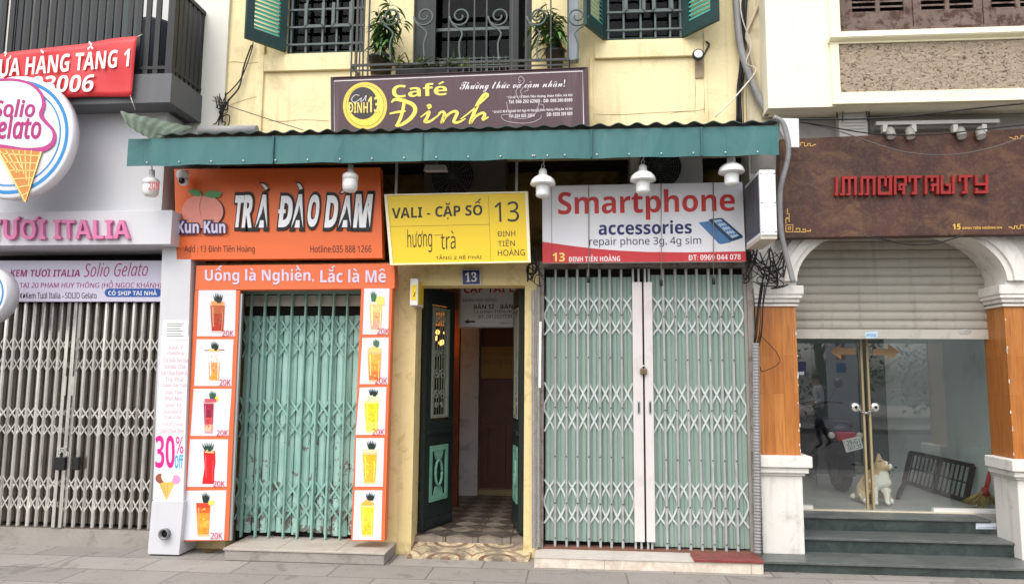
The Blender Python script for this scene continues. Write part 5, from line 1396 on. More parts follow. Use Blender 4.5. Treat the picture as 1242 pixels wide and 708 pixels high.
# hanging pull cords in front
for px, y0_, y1_ in ((714, 226, 336), (865.5, 222, 338), (802, 222, 340)):
    a, b = U(px, y0_, -.225), U(px, y1_, -.225); mb = MB(); mb.tube([a, b], .003, 5); 
    cd = mb.build('pull_cord', M('dirty cord', S(150, 140, 120), .8, .1))
    mb = MB(); mb.lathe(b + Vector((0, 0, -.05)), [(.005, .06), (.014, .05), (.014, .0), (.004, -.002)], 8); mb.build('cord_weight', blackcable, cd)
    tag(cd, {714: 'thin cord hanging over the letter m of the phone sign', 865.5: 'thin cord hanging right of the printed phones', 802: 'thin cord hanging at the middle of the phone sign'}[px], 'cord', 'cords hanging before the grey gate')
# cafe sign above the awning
YC = -.45
cs_ = sign('cafe_sign', [C6(5, 75), C6(1217, 27), C6(1221, 350), C6(8, 372)], YC, .05, M('aubergine sign face', S(76, 53, 60), .45, .05, 2, streak=.4, scol=S(140, 116, 118)), 'long aubergine cafe sign with yellow script standing on the teal awning', frame=M('dark sign frame', S(72, 54, 58), .6, .1), fw=.02)
mb = MB(); ribbon(mb, C6.l((22, 345), (20, 92), (1190, 45), (1196, 330)), 1.1, YC, sm=0); mb.build('white_border', ink(222, 214, 218), cs_)
gold = ink(240, 218, 96)
mb = MB(); ring_pts = [C6(*p) for p in ell(166, 208, 97, 104, 44)]; ribbon(mb, ring_pts + ring_pts[:1], 3.6, YC, .002, sm=0)
lg = mb.build('logo_ring', ink(228, 200, 82), cs_)
mb = MB(); shape(mb, [C6(*p) for p in ell(166, 208, 88, 95, 40)], YC, .003); mb.build('logo_disc', ink(240, 214, 84), lg)
mb = MB(); shape(mb, [C6(*p) for p in ell(156, 196, 68, 76, 40)], YC, .0045); mb.build('logo_core', ink(52, 46, 48), lg)
write(lg, 'logo_lettering', ink(232, 210, 110), YC, ('ĐINH', C6.q(88, 192, 180, 242), dict(bold=.03)), ('13', C6.q(180, 165, 236, 240), dict(bold=.03)), lift=.0065)
mb = MB(); ribbon(mb, C6.l((140, 160), (120, 158), (104, 176), (112, 192), (132, 186), (150, 172), (146, 188), (160, 180), (172, 160), (168, 186)), .7, YC, .006); mb.build('logo_script', ink(220, 216, 220), lg)
write(cs_, 'cafe_lettering', gold, YC, ('Café', C6.l((292, 102), (551, 92), (553, 158), (294, 172))), bold=.04, lift=.003)
mb = MB()
L_ = .003
ribbon(mb, C6.l((290, 192), (310, 178), (352, 186), (392, 204), (402, 232), (380, 268), (340, 296), (316, 304)), [2, 4, 4.5, 5, 5, 4, 2], YC, L_)
ribbon(mb, C6.l((352, 176), (346, 220), (332, 270), (312, 306)), [4, 4, 4, 3], YC, L_ + .0012)
ribbon(mb, C6.l((282, 246), (320, 238), (358, 234)), [2, 3, 2], YC, L_ + .0024)
ribbon(mb, C6.l((428, 262), (452, 244), (468, 238), (456, 268), (448, 282), (470, 282), (500, 262), (522, 244)), [1.5, 2, 4, 4, 4, 3, 2, 1.5], YC, L_)
ribbon(mb, C6.l((458, 212), (468, 206), (474, 212), (462, 220)), 3.4, YC, L_)
ribbon(mb, C6.l((512, 246), (532, 236), (540, 250), (528, 288), (548, 258), (580, 236), (600, 240), (590, 266), (584, 284), (606, 286), (640, 268)), [2, 3, 4, 4, 3, 3, 4, 4, 3.5, 3, 1.5], YC, L_ + .0012)
ribbon(mb, C6.l((616, 272), (668, 232), (716, 190), (744, 160), (728, 156), (700, 196), (676, 250), (662, 290), (684, 262), (718, 242), (730, 252), (722, 272), (748, 262)), [1.5, 2, 2, 3, 4, 4.5, 4.5, 4, 3, 3, 4, 4, 1.5], YC, L_ + .0024)
mb.build('script_lettering', gold, cs_)
write(cs_, 'white_script', ink(228, 222, 226), YC, ('Thưởng thức và cảm nhận!', C6.l((612, 92), (1108, 84), (1108, 132), (612, 148))), style='script', shear=.1)
write(cs_, 'address_lettering', ink(222, 214, 218), YC, ('* Cơ sở 1: 13 Đinh Tiên Hoàng, Hoàn Kiếm, Hà Nội', C6.l((832, 158), (1142, 148), (1142, 166), (832, 178))), ('Tel: 046 292 62960 - DĐ: 098.380.8980', C6.l((842, 180), (1142, 172), (1142, 188), (842, 198))), ('* Cơ sở 2: 96 B Nghách 10/1 Ngõ 49, Nguyễn Phúc Hoàng, Đống Đa, Hà Nội', C6.l((765, 226), (1142, 212), (1142, 230), (765, 246))), ('Tel: 024 035 2064', C6.l((842, 248), (964, 244), (964, 260), (842, 264))), ('DĐ: 0938 399 800', C6.l((1022, 240), (1142, 236), (1142, 252), (1022, 258))), bold=.03)
mb = MB()
for pts in (((832, 190), (840, 230), (866, 262), (905, 268), (945, 262), (974, 236), (984, 192)), ((984, 200), (1006, 206), (1002, 230), (972, 236)), ((806, 262), (830, 280), (890, 290), (950, 286), (990, 268), (996, 252)), ((806, 262), (812, 252), (840, 248)), ((890, 178), (876, 140), (900, 112), (916, 90), (900, 70), (888, 84), (902, 94)), ((912, 168), (898, 140), (920, 118), (934, 134), (916, 142))):
    ribbon(mb, C6.l(*pts), .55, YC, .004)
mb.build('cup_drawing', ink(196, 186, 192), cs_)
# blue house number plate
hp = thing('house_number_plate', U(571, 346, -.03), 'small blue enamel plate with white number 13 over the green door', 'house number')
mb = MB(); board(mb, B5.l((317, 24), (398, 22), (401, 90), (320, 92)), -.03, .022); mb.build('plate', ink(206, 206, 210), hp, bevel=.004)
mb = MB(); shape(mb, B5.l((321, 28), (395, 26), (397, 86), (324, 88)), -.03, .002); mb.build('blue_field', M('blue enamel', S(26, 36, 92), .3, .06), hp)
write(hp, 'number', ink(236, 236, 236), -.03, ('13', B5.l((333, 37), (382, 35), (384, 76), (335, 78))), lift=.0035, style='serif')
# inner sign in the passage
YI = 1.15
ins = sign('passage_sign', B5.l((311, 92), (600, 82), (598, 272), (306, 274)), YI, .03, M('grey white sign', S(226, 226, 228), .5, .04, 2), 'grey white bag shop sign hanging inside the dark passage', frame=M('pale alloy frame', S(176, 178, 180), .5, .05), fw=.016)
write(ins, 'red_lettering', ink(190, 44, 50), YI, ('CẶP TÀI LIỆU', B5.l((328, 78), (622, 70), (622, 128), (328, 134))), bold=.03)
write(ins, 'black_lettering', ink(40, 40, 46), YI, ('NHẬN HỢP ĐỒNG', B5.l((325, 142), (468, 140), (468, 164), (325, 166))), ('BÁN SỈ - BÁN LẺ', B5.l((370, 168), (578, 164), (578, 192), (370, 194)), dict(bold=.025)), ('13 ĐINH TIÊN HOÀNG', B5.l((368, 195), (590, 192), (590, 210), (368, 212))), ('ĐT: 0912537739', B5.l((390, 219), (534, 216), (534, 232), (390, 234))), ('TẦNG 2', B5.l((482, 246), (530, 245), (530, 259), (482, 260))))
mb = MB(); shape(mb, B5.l((328, 248), (348, 238), (348, 244), (376, 244), (376, 252), (348, 252), (348, 258)), YI); mb.build('arrow_mark', ink(40, 40, 46), ins)
# small lit yellow box sign on the door jamb
sb = thing('small_box_sign', U(508, 376, -.1), 'small yellow and white box sign fixed sideways to the left door jamb', 'sign')
mb = MB(); a, b = U(501, 372, -.02), U(511, 340, -.02)
mb.box(a.x, b.x, -.16, .10, a.z, b.z); mb.build('case', M('white box case', S(222, 222, 214), .4, .04), sb, bevel=.004)
mb = MB(); mb.box(b.x + .001, b.x + .003, -.14, .08, a.z + .02, b.z - .02); mb.build('yellow_face', ink(240, 206, 50), sb)
mb = MB(); mb.box(a.x + .012, b.x - .012, -.163, -.161, a.z + .05, b.z - .06); mb.build('yellow_front', ink(240, 206, 50), sb)
mb = MB(); mb.prism([(a.x + .03, -.1645, a.z + .08), (b.x - .03, -.1645, a.z + .08), (b.x - .02, -.1645, a.z + .13), (a.x + .045, -.1645, a.z + .12)], (0, .001, 0)); mb.build('dark_mark', ob_, sb)
# rusty board of the arched shop
YT = -.16
it_ = sign('rust_board_sign', [(946, 169), (1290, 154), (1290, 283), (944, 288.5)], YT, .12, rust, 'wide rust brown board with raised red block lettering over the arch')
GL = {'i': [(.0, 0, .75, 1), (-.2, 0, .2, .12)],
      'M': [(.08, .86, 1, 1), (.06, 0, .22, .88), (.44, 0, .59, .88), (.82, .0, .97, .88), (-.06, 0, .08, .11), (.32, 0, .46, .09)],
      'O': [(0, .87, .46, 1), (0, 0, .19, .9), (.0, 0, 1, .15), (.80, .1, 1, 1), (.62, .88, .82, 1), (.46, .44, .62, .9)],
      'R': [(0, 0, .18, 1), (.0, .87, 1, 1), (.80, .58, 1, .9), (.36, .46, 1, .59), (.66, 0, .86, .5), (.34, .26, .50, .5), (.34, .22, .62, .34)],
      'T': [(0, .86, 1, 1), (.42, 0, .64, .9), (0, .64, .16, .88), (.24, 0, .46, .12)],
      'A': [(0, 0, .18, 1), (0, .87, 1, 1), (.82, 0, 1, .9), (.42, .66, .58, .9), (.42, .42, .84, .55), (.48, .16, .64, .44)],
      'L': [(0, 0, .24, 1), (0, 0, 1, .15), (.78, .1, 1, .54), (.48, .42, .82, .54)],
      'Y': [(0, .45, .19, 1), (0, .43, 1, .56), (.79, .1, 1, 1.02), (.05, .0, 1, .14), (.0, .0, .2, .28)]}
seq = [('i', 60, 80), ('M', 94, 193), ('M', 208, 308), ('O', 322, 408), ('R', 422, 500), ('T', 512, 592), ('A', 612, 700), ('L', 710, 774), ('i', 782, 803), ('T', 822, 906), ('Y', 924, 1004)]
mb = MB()
for ch, xa_, xb_ in seq:
    for n_, (u0, v0, u1, v1) in enumerate(GL[ch]):
        xs0, xs1 = xa_ + (xb_ - xa_) * u0, xa_ + (xb_ - xa_) * u1
        f = lambda x, v: C8(x, (300 - .0155 * (x - 60) * .95) - v * (118 - .003 * (x - 60)))
        shape(mb, [f(xs0, v1), f(xs1, v1), f(xs1, v0), f(xs0, v0)], YT, .040 + n_ * .0006, .038)
mb.build('red_lettering', M('red metal letters', S(146, 36, 34), .6, .14, 8), it_)
gl2 = ink(216, 168, 84)
write(it_, 'number_lettering', ink(224, 184, 84), YT, ('15', C8.q(797, 470, 847, 505)), bold=.03)
write(it_, 'address_lettering', gl2, YT, ('ĐINH TIÊN HOÀNG.HN', C8.l((856, 484), (1103, 480), (1104, 500), (857, 504))), bold=.02)
def fret(mb, o, sx, sy, k=1.0):     # meander corner: square spiral with two stepped tails
    P = lambda *p: [(o[0] + sx * x * k, o[1] + sy * y * k) for x, y in p]
    for pts in (((0, 0), (8.5, 0), (8.5, -8.5), (0, -8.5), (0, 0)), ((3, -3), (5.8, -3), (5.8, -5.8), (3, -5.8), (3, -3)), ((10, 0), (17, 0), (17, -4), (12.5, -4), (12.5, -2)), ((18, 0), (24, 0), (24, -3), (20, -3)), ((25, -1), (30, -1), (30, -3)), ((0, -10), (0, -16), (4, -16), (4, -12)), ((0, -17), (4, -17), (4, -22), (1, -22)), ((2, -23), (2, -28))):
        ribbon(mb, P(*pts), 1.2, YT, .002, sm=0)
mb = MB(); fret(mb, C1(188, 500), 1, 1)
for o_, s_ in ((C1(250, 132), 1), (C1(1215, 102), -1), (C1(1212, 486), -1)):
    for pts in (((0, 0), (0, -4), (5, -4), (5, 0), (8, 0)), ((9, 0), (9, -3), (12, -3), (12, 0), (15, 0)), ((15, -1), (19, -2))):
        ribbon(mb, [(o_[0] + s_ * x, o_[1] + y) for x, y in pts], 1.2, YT, .002, sm=0)
mb.build('corner_fret', gl2, it_)
# blade lightbox between the phone sign and the rusty board
bl0, bl1 = -.74, -.22
xL, xR_ = U(922, 245, bl0).x, U(941.5, 245, bl0).x
zb_, zt2 = U(933, 285, bl0).z, U(930, 206, bl0).z
bs = thing('blade_lightbox', (xL / 2 + xR_ / 2, -.5, zb_), 'white lightbox standing out from the wall right of the phone sign', 'sign')
MB().box(xL, xR_, bl0, bl1, zb_, zt2).build('case', M('white blank case', S(232, 234, 238), .4, .02), bs, bevel=.004)
MB().box(xL - .004, xL - .001, bl0 + .03, bl1 - .01, zb_ + .03, zt2 - .03).build('printed_side', M('faded print', S(66, 70, 78), .5, .45, 9, dirt=S(84, 34, 38), damt=.6, dscale=6), bs)
MB().box(xL - .002, xR_, bl0 + .01, bl1, zb_ - .03, zb_ - .001).build('bottom_tray', M('beige tray', S(196, 188, 172), .6, .05), bs)
mb = MB()
for z in (zb_ + .03, (zb_ + zt2) / 2, zt2 - .03):
    for x in (xL + .012, xR_ - .012): mb.lathe((x, bl0 - .006, z), [(.002, 0), (.008, .001), (.008, .006)], 8, 'y')
mb.build('screw', steel, bs)
# white sheet plate at the awning end
mb = MB(); board(mb, C1.l((163, 12), (243, 14), (246, 136), (200, 136), (165, 60)), -.40, .02)
tag(mb.build('white_plate', M('white sheet plate', S(226, 226, 228), .4, .04)), 'blank white sheet plate at the right end of the teal awning', 'plate')
# ------------------------------------------------------------------ lamps and machines under the awning
def pendant(px, py0, label):
    """white enamel pendant: cap, bell shade, ribbed milk glass"""
    Yl = -.62; t = U(px, py0, Yl)
    r = thing('pendant_lamp', (t.x, Yl, t.z - .25), label, 'pendant lamp', 'white pendant lamps under the awning')
    z = t.z - .045
    MB().lathe((t.x, Yl, 0), [(.105, z - .145), (.108, z - .138), (.098, z - .105), (.075, z - .08), (.045, z - .064), (.036, z - .05), (.034, z - .02), (.022, z - .004), (.006, z)], 28).build('shade', white_enamel, r)
    p = []
    for k in range(12):
        zz_ = z - .11 - .145 * k / 11; p.append((.058 + (.0025 if k % 2 else 0) - (.02 if k == 11 else 0), zz_))
    MB().lathe((t.x, Yl, 0), p, 28).build('glass', milk, r)
    mb = MB(); mb.tube([(t.x + .012 * math.cos(a), Yl, z + .018 + .02 * math.sin(a)) for a in [2 * math.pi * k / 14 for k in range(15)]], .004, 6); mb.tube([(t.x, Yl, z + .036), (t.x + .01, Yl, z + .06), (t.x - .002, Yl - .06, z + .12)], .004, 6)
    mb.build('hook', whitecable, r)
    return r
pendant(658.5, 198, 'white pendant lamp with milk glass hanging at the left end of the phone sign')
pendant(779.5, 193, 'white pendant lamp with milk glass hanging over the letter p of the phone sign')
pendant(886.5, 183, 'white pendant lamp with milk glass hanging at the right end of the phone sign')
def led_bulb(px, py0, Yl, label, mark=None):
    t = U(px, py0, Yl); k = .255
    r = thing('led_bulb', (t.x, Yl, t.z - .25), label, 'light bulb', 'large led bulbs under the awning')
    z = t.z
    MB().lathe((t.x, Yl, 0), [(.068, z - .135), (.07, z - .10), (.062, z - .085), (.035, z - .068), (.026, z - .06), (.024, z), (.01, z + .004)], 24).build('housing', white_enamel, r)
    MB().lathe((t.x, Yl, 0), [(.02, z - .245), (.045, z - .24), (.062, z - .222), (.067, z - .19), (.067, z - .136)], 24).build('diffuser', milk, r)
    mb = MB(); mb.tube([(t.x, Yl, z), (t.x, Yl - .03, z + .1)], .006, 6); mb.build('flex', whitecable, r)
    if mark:
        write(r, 'price_lettering', ink(204, 50, 56), Yl - .066, ('20K', mark), lift=.004)
led_bulb(425.5, 200, -.6, 'large white led bulb hanging before the orange peach tea sign')
led_bulb(184.5, 206.5, -.62, 'large white led bulb with red 20K lettering before the white panel', A1.q(531, 652, 572, 679))
def cctv():
    c = U(*A4(92, 145), -.40)
    r = thing('security_camera', (c.x, -.40, c.z - .09), 'small white security camera at the top left corner of the orange sign', 'camera')
    MB().lathe((c.x - .005, -.40, c.z), [(.05, -.015), (.056, .0), (.056, .05), (.045, .06)], 20).build('base', white_enamel, r)
    mb = MB(); mb.lathe((c.x + .005, -.40, c.z - .03), [(.002, -.052), (.025, -.046), (.042, -.028), (.048, 0), (.044, .025)], 20); b_ = mb.build('dome', white_enamel, r)
    mb = MB(); mb.lathe((c.x + .012, -.452, c.z - .045), [(.028, .0), (.03, .012)], 16, 'y'); mb.build('lens', M('black lens', S(16, 16, 18), .1, 0), b_)
cctv()
def floodlight():
    q = B3.l((240, 82), (352, 80), (356, 118), (236, 120)); P = [U(x, y, -.3) for x, y in q]
    r = thing('floodlight', (P[0].x + .06, -.3, P[3].z), 'small square white floodlight hanging above the yellow luggage sign', 'floodlight')
    mb = MB(); x0, x1, z0, z1 = P[3].x, P[2].x, P[3].z, P[0].z
    mb.add([(x0, -.30, z0), (x1, -.30, z0), (x1 - .01, -.26, z1), (x0 + .01, -.26, z1), (x0, -.16, z0 + .02), (x1, -.16, z0 + .02), (x1 - .01, -.16, z1), (x0 + .01, -.16, z1)], [(0, 1, 2, 3), (7, 6, 5, 4), (4, 5, 1, 0), (1, 5, 6, 2), (2, 6, 7, 3), (4, 0, 3, 7)])
    mb.build('case', white_enamel, r, bevel=.004)
    mb = MB(); mb.bar(((x0 + x1) / 2, -.2, z1), ((x0 + x1) / 2, -.2, z1 + .12), .03, .006); mb.build('bracket', M('grey bracket', S(140, 142, 144), .5), r)
floodlight()
def ac_unit(x0, x1, z0, z1, cx, cz, rr, mat, label):
    Y = .10
    r = thing('air_conditioner', ((x0 + x1) / 2, Y, z0), label, 'air conditioner', 'air conditioners in the recess under the awning')
    MB().box(x0, x1, Y, .45, z0, z1).build('case', mat, r, bevel=.012)
    mb = MB(); mb.lathe((cx, Y - .004, cz), [(rr, .0), (rr, .003)], 36, 'y'); mb.build('fan_opening', shade_black, r)
    mb = MB()
    for k in range(9):
        q = rr * (k + 1) / 9.2; mb.tube([(cx + q * math.cos(a), Y - .012, cz + q * math.sin(a)) for a in [2 * math.pi * j / 30 for j in range(31)]], .004, 5)
    for k in range(16):
        a = math.pi * k / 8; mb.tube([(cx, Y - .012, cz), (cx + rr * math.cos(a), Y - .012, cz + rr * math.sin(a))], .003, 4)
    mb.build('fan_grille', M('grey wire', S(96, 98, 100), .5, .05), r)
    mb = MB()
    for x in (x0 + .08, x1 - .08): mb.box(x - .02, x + .02, Y - .02, .56, z0 - .04, z0 - .001)
    mb.build('bracket', ironblack, r)
def rec(q, Y): return U(*q, Y)
a, b = rec(B4(482, 70), .1), rec(B4(826, 210), .1); c = rec(B4(622, 128), .1)
ac_unit(a.x, b.x, b.z - .2, a.z + .1, c.x, c.z, .20, M('old white ac case', S(186, 186, 182), .5, .06, 4, dirt=S(120, 118, 112), damt=.6, dscale=4), 'white air conditioner with round fan behind the phone sign lamps')
a, b = rec(B3(240, 70), .1), rec(B3(676, 235), .1); c = rec(B3(395, 150), .1)
ac_unit(a.x, b.x, b.z - .25, a.z + .1, c.x, c.z, .21, M('dusty dark ac case', S(92, 86, 78), .6, .1, 4, dirt=S(50, 44, 40), damt=.6, dscale=4), 'dusty dark air conditioner above the yellow luggage sign')
mb = MB()
for px, Yq in ((B3(95, 0)[0], -.30), (B3(738, 0)[0], -.30)):
    a = U(px, 196, Yq); b = U(px + 1, 236, Yq); mb.bar((a.x, Yq, za1 + .02), (a.x, Yq, b.z), .022, .02)
    tag(mb.build('hanger_rod', M('grey hanger rod', S(150, 150, 150), .5)), {0: 'left grey hanger rod holding up the yellow luggage sign', 1: 'right grey hanger rod holding up the yellow luggage sign'}[int(px > 550)], 'rod', 'rods holding the yellow sign'); mb = MB()
# flood lamp fixed on the yellow wall
c = U(*B1(655, 265), -.10)
r = thing('wall_spotlight', (c.x, 0, c.z - .08), 'small black round lamp with white glass on the yellow wall by the right window', 'wall lamp')
mb = MB(); mb.lathe((c.x, -.13, c.z), [(.05, 0), (.056, .02), (.04, .07), (.015, .10)], 18, 'y'); mb.build('housing', ironblack, r)
MB().lathe((c.x, -.134, c.z), [(.035, 0), (.04, .003)], 18, 'y').build('lens', white_enamel, r)
mb = MB(); mb.tube(smooth_line([(c.x, -.03, c.z), (c.x + .06, -.03, c.z + .03), (c.x + .09, -.02, c.z + .08), (c.x + .12, -.015, c.z + .14), (c.x + .09, -.015, c.z + .17)], 5), .009, 6); mb.build('bracket', ironblack, r)
mb = MB(); a, b = U(*B1(640, 280), -.012), U(*B1(682, 372), -.012); mb.box(a.x, b.x, -.012, -.001, b.z, a.z); mb.build('backing_strip', M('grey brown strip', S(168, 148, 122), .8, .15, 9), r)

# ------------------------------------------------------------------ plants on the balcony
def leaf_faces(mb, base, d, L, wdt, droop):
    d = Vector(d).normalized(); side = d.cross(Vector((0, 0, 1)))
    side = side.normalized() if side.length > .01 else Vector((1, 0, 0))
    pts = []
    for k in range(4):
        t = k / 3; pts.append(Vector(base) + d * L * t + Vector((0, 0, -droop * L * t * t)))
    ws = [.15, 1, .75, .02]
    vs = []
    for p, q in zip(pts, ws): vs += [p - side * wdt * q / 2, p + side * wdt * q / 2]
    mb.add(vs, [(2 * i, 2 * i + 1, 2 * i + 3, 2 * i + 2) for i in range(3)])
def potted(px0, px1, py0, py1, potq, Y, label, n, pot=True, seed=1):
    random.seed(seed)
    a, b = U(potq[0], potq[1], Y), U(potq[2], potq[3], Y)
    cx = (a.x + b.x) / 2; rr = (b.x - a.x) / 2; zb = max(b.z, 4.301)
    r = thing('potted_plant', (cx, Y, zb), label, 'potted plant')
    MB().lathe((cx, Y, 0), [(rr * .75, zb), (rr * .95, a.z - .03), (rr, a.z - .03), (rr, a.z), (rr * .85, a.z), (rr * .85, a.z - .02)], 18).build('pot', blackpot, r)
    lo, hi = U(px0, py1, Y), U(px1, py0, Y)
    ms, mlf = MB(), MB()
    top = hi.z + .12
    for s in range(9):
        ex = random.uniform(lo.x, hi.x); ez = random.uniform((lo.z * .5 + hi.z * .5), top)
        pts = smooth_line([(cx + random.uniform(-.03, .03), Y + random.uniform(-.03, .03), a.z - .03), (cx * .6 + ex * .4, Y + random.uniform(-.08, .1), a.z + (ez - a.z) * .55), (ex, Y + random.uniform(-.1, .15), ez)], 6)
        ms.tube(pts, [.008 - .006 * i / (len(pts) - 1) for i in range(len(pts))], 5)
        for i in range(n):
            t = random.uniform(.25, 1); p = pts[min(int(t * (len(pts) - 1)), len(pts) - 1)]
            p = p + Vector((random.uniform(-.06, .06), random.uniform(-.06, .06), random.uniform(-.05, .05)))
            an = random.uniform(0, 6.28)
            leaf_faces(mlf, p, (math.cos(an), .7 * math.sin(an), random.uniform(-.5, .5)), random.uniform(.09, .17), random.uniform(.022, .038), random.uniform(.3, 1.0))
    ms.build('stem', bark, r); mlf.build('foliage', leafm, r)
potted(450, 492, 8, 72, (447, 71, 477, 92), -.2, 'leafy plant in a black pot behind the left balcony railing', 26, seed=3)
potted(642, 686, 8, 66, (661, 63, 685, 84), -.2, 'leafy plant in a black pot at the right end of the balcony', 22, seed=5)
random.seed(9)
mb = MB()
for k in range(110):
    c = U(random.uniform(476, 562), 79, -.30); an = random.uniform(0, 6.28)
    leaf_faces(mb, c + Vector((0, random.uniform(-.05, .05), -.02)), (math.cos(an), math.sin(an) * .6, random.uniform(.4, 1.6)), random.uniform(.12, .26), random.uniform(.012, .02), random.uniform(.2, .9))
sp = thing('spider_plant', U(520, 90, -.22), 'low spiky green plant along the balcony edge above the cafe sign', 'plant')
mb.build('foliage', grassm, sp)
a, b = U(482, 86, -.22), U(556, 84, -.22); MB().box(a.x, b.x, -.29, -.15, 4.301, a.z + .03).build('trough', blackpot, sp)

# ------------------------------------------------------------------ cables and conduits
def cable(name, pts, r, mat, label, cat='cable', group=None, n=6, parent=None):
    mb = MB(); mb.tube(smooth_line(pts, 6), r, n)
    o = mb.build(name, mat, parent)
    if parent is None: tag(o, label, cat, group)
    return o
W = lambda Y, *p: [U(x, y, Y) for x, y in p]
cable('conduit', W(-.1, (892, -30), (893, 6), (897, 50), (904, 78), (913, 102), (922, 122), (932, 140)), .032, greyconduit, 'thick grey conduit slanting down the corner beside the cream wall', 'conduit', n=10)
cable('conduit', W(-.44, (938, 142), (950, 150), (956, 175), (955, 195), (948, 222), (946, 240), (947, 275), (951, 300), (957, 322), (962, 342)), .022, greyconduit, 'grey wrapped pipe curving down between white lightbox and rusty board', 'conduit', n=10)
def ribbed(px, y0, y1, Y, r, label, k=1):
    a, b = U(px[0], y0, Y), U(px[1], y1, Y); n_ = int((a - b).length / (r * .8)); mb = MB()
    pts, rs = [], []
    for i in range(n_ * 2):
        t = i / (n_ * 2 - 1); pts.append(a.lerp(b, t)); rs.append(r if i % 2 else r * .84)
    mb.tube(pts, rs, 8, smooth=False)
    o = mb.build('ribbed_conduit', greyconduit); tag(o, label, 'conduit')
ribbed((916.5, 919), 416, 669, -.10, .033, 'ribbed grey conduit standing along the right edge of the grey gate')
ribbed((647, 647.5), 352, 664, -.08, .02, 'left of the two ribbed conduits beside the green door')
ribbed((653, 653), 346, 662, -.06, .02, 'right of the two ribbed conduits beside the green door')
mb = MB(); a, b = U(655.5, 390, -.09), U(654.5, 470, -.09); mb.bar(a, b, .022, .008); tag(mb.build('white_strip', M('white plastic strip', S(226, 226, 226), .4)), 'short white plastic strip on the conduits beside the grey gate', 'strip')
random.seed(21)
def bundle(name, Y, spine, n_, spread, r, mats, label, cat='cables'):
    """a loose bundle of wires following a spine"""
    root = None
    mb = MB()
    for k in range(n_):
        j = random.uniform(-1, 1)
        pts = [U(x + spread * (j + random.uniform(-.25, .25)), y + random.uniform(-1, 1), Y - random.uniform(0, .05)) for x, y in spine]
        mb.tube(smooth_line(pts, 5), r * random.uniform(.7, 1.3), 5)
    o = mb.build(name, mats); tag(o, label, cat); return o
bundle('wire_bundle', -.04, [(905, -20), (902, 30), (901, 80), (898, 110), (898, 150)], 9, 4, .006, blackcable, 'bundle of thin dark wires running down beside the thick grey conduit')
bundle('pale_wire_bundle', -.10, [(897, -20), (900, 20), (911, 55), (905, 76), (917, 86), (890, 120), (868, 142)], 2, 1.2, .006, whitecable, 'pale wire looping over the yellow corner down to the awning')
bundle('pale_pipe_bundle', -.03, [(925, -10), (915, 20), (906, 42), (910, 60), (917, 95), (926, 140)], 3, 2.2, .010, M('beige pipe', S(196, 184, 156), .6), 'beige pipes beside the cream wall corner')
def tangle(x0, x1, y0, y1, Y, n_, label, seed, r=.0055):
    random.seed(seed); mb = MB()
    for k in range(n_):
        xa, xb = random.uniform(x0, x1), random.uniform(x0, x1); ya, yb = y0 + random.uniform(0, 8), random.uniform(y0, y1); cx, cy = random.uniform(x0, x1), random.uniform(y0 + .4 * (y1 - y0), y1)
        ra = random.uniform(3, 8); d = random.uniform(0, 6)
        ks = [(xa, ya), (xa * .6 + cx * .4, ya * .5 + cy * .5)]
        if k % 2: ks += [(min(max(cx + ra * math.cos(d + q), x0), x1), cy + ra * math.sin(d + q)) for q in (0, 1.3, 2.6, 3.9, 5.2)]
        ks += [(cx * .4 + xb * .6, (cy + yb) / 2 + 4), (xb, yb)]
        mb.tube(smooth_line([U(x, y, Y - random.uniform(0, .06)) for x, y in ks], 6), r * random.uniform(.6, 1.3), 5)
    tag(mb.build('cable_tangle', blackcable), label, 'cables')
tangle(902, 956, 298, 350, -.08, 19, 'dense tangle of black cables below the white lightbox', 4)
tangle(640, 660, 300, 345, -.12, 8, 'small tangle of dark wires at the top right of the green door frame', 5)
tangle(258, 278, 112, 155, -.06, 7, 'tangle of wires at the yellow wall corner above the awning', 6)
cable('sagging_wire', W(-.32, (940, 143), (980, 150), (1020, 160), (1060, 174), (1100, 185), (1150, 188), (1200, 180), (1260, 160)), .0055, M('grey wire sheath', S(96, 90, 88), .6), 'thin grey wire sagging across the rusty board')
cable('upper_wire', W(-.34, (932, 143), (990, 145), (1060, 144), (1120, 139), (1180, 132), (1260, 124)), .008, blackcable, 'black cable stretched along the grey strip above the rusty board')
cable('crossing_wire', W(-.33, (940, 145), (985, 150), (1040, 160), (1085, 164), (1140, 163), (1190, 157), (1260, 150)), .006, blackcable, 'black wire crossing before the spotlights above the rusty board')
cable('lower_wire', W(-.22, (1050, 287), (1075, 291), (1100, 296), (1130, 296), (1160, 288), (1170, 285)), .007, blackcable, 'black wire drooping under the rusty board at the arch')
cable('wall_wire', W(-.03, (307, 52), (305, 62), (294, 92), (282, 108), (273, 116)), .006, blackcable, 'dark wire hanging in a bow left of the upper left window')
cable('wall_wire', W(-.05, (305, 55), (296, 80), (290, 106), (276, 124), (266, 146)), .008, blackcable, 'thicker dark wire dropping from the shutter to the awning corner')
cable('span_wire', W(-.2, (258, 122), (290, 133), (330, 146), (368, 158)), .004, blackcable, 'thin wire running across the yellow wall to the awning')
cable('hanging_pipe', W(-.05, (922, 440), (924, 470), (921, 470)), .004, blackcable, 'x') if False else None
bundle('thin_wire_bundle', -.03, [(926, 342), (922, 370), (920, 400), (917, 420)], 6, 4, .004, blackcable, 'thin wires dropping from the capital into the ribbed conduit')
cable('loose_wire', W(-.02, (924, 408), (940, 425), (946, 438), (936, 446), (924, 450), (922, 444)), .0035, blackcable, 'thin loose wire looping on the left orange column')
cable('white_curved_pipe', W(-.06, (954, 302), (944, 312), (940, 325), (944, 345)), .018, M('white plastic pipe', S(226, 222, 214), .5), 'short white plastic pipe bending over the left capital', 'pipe', n=10)
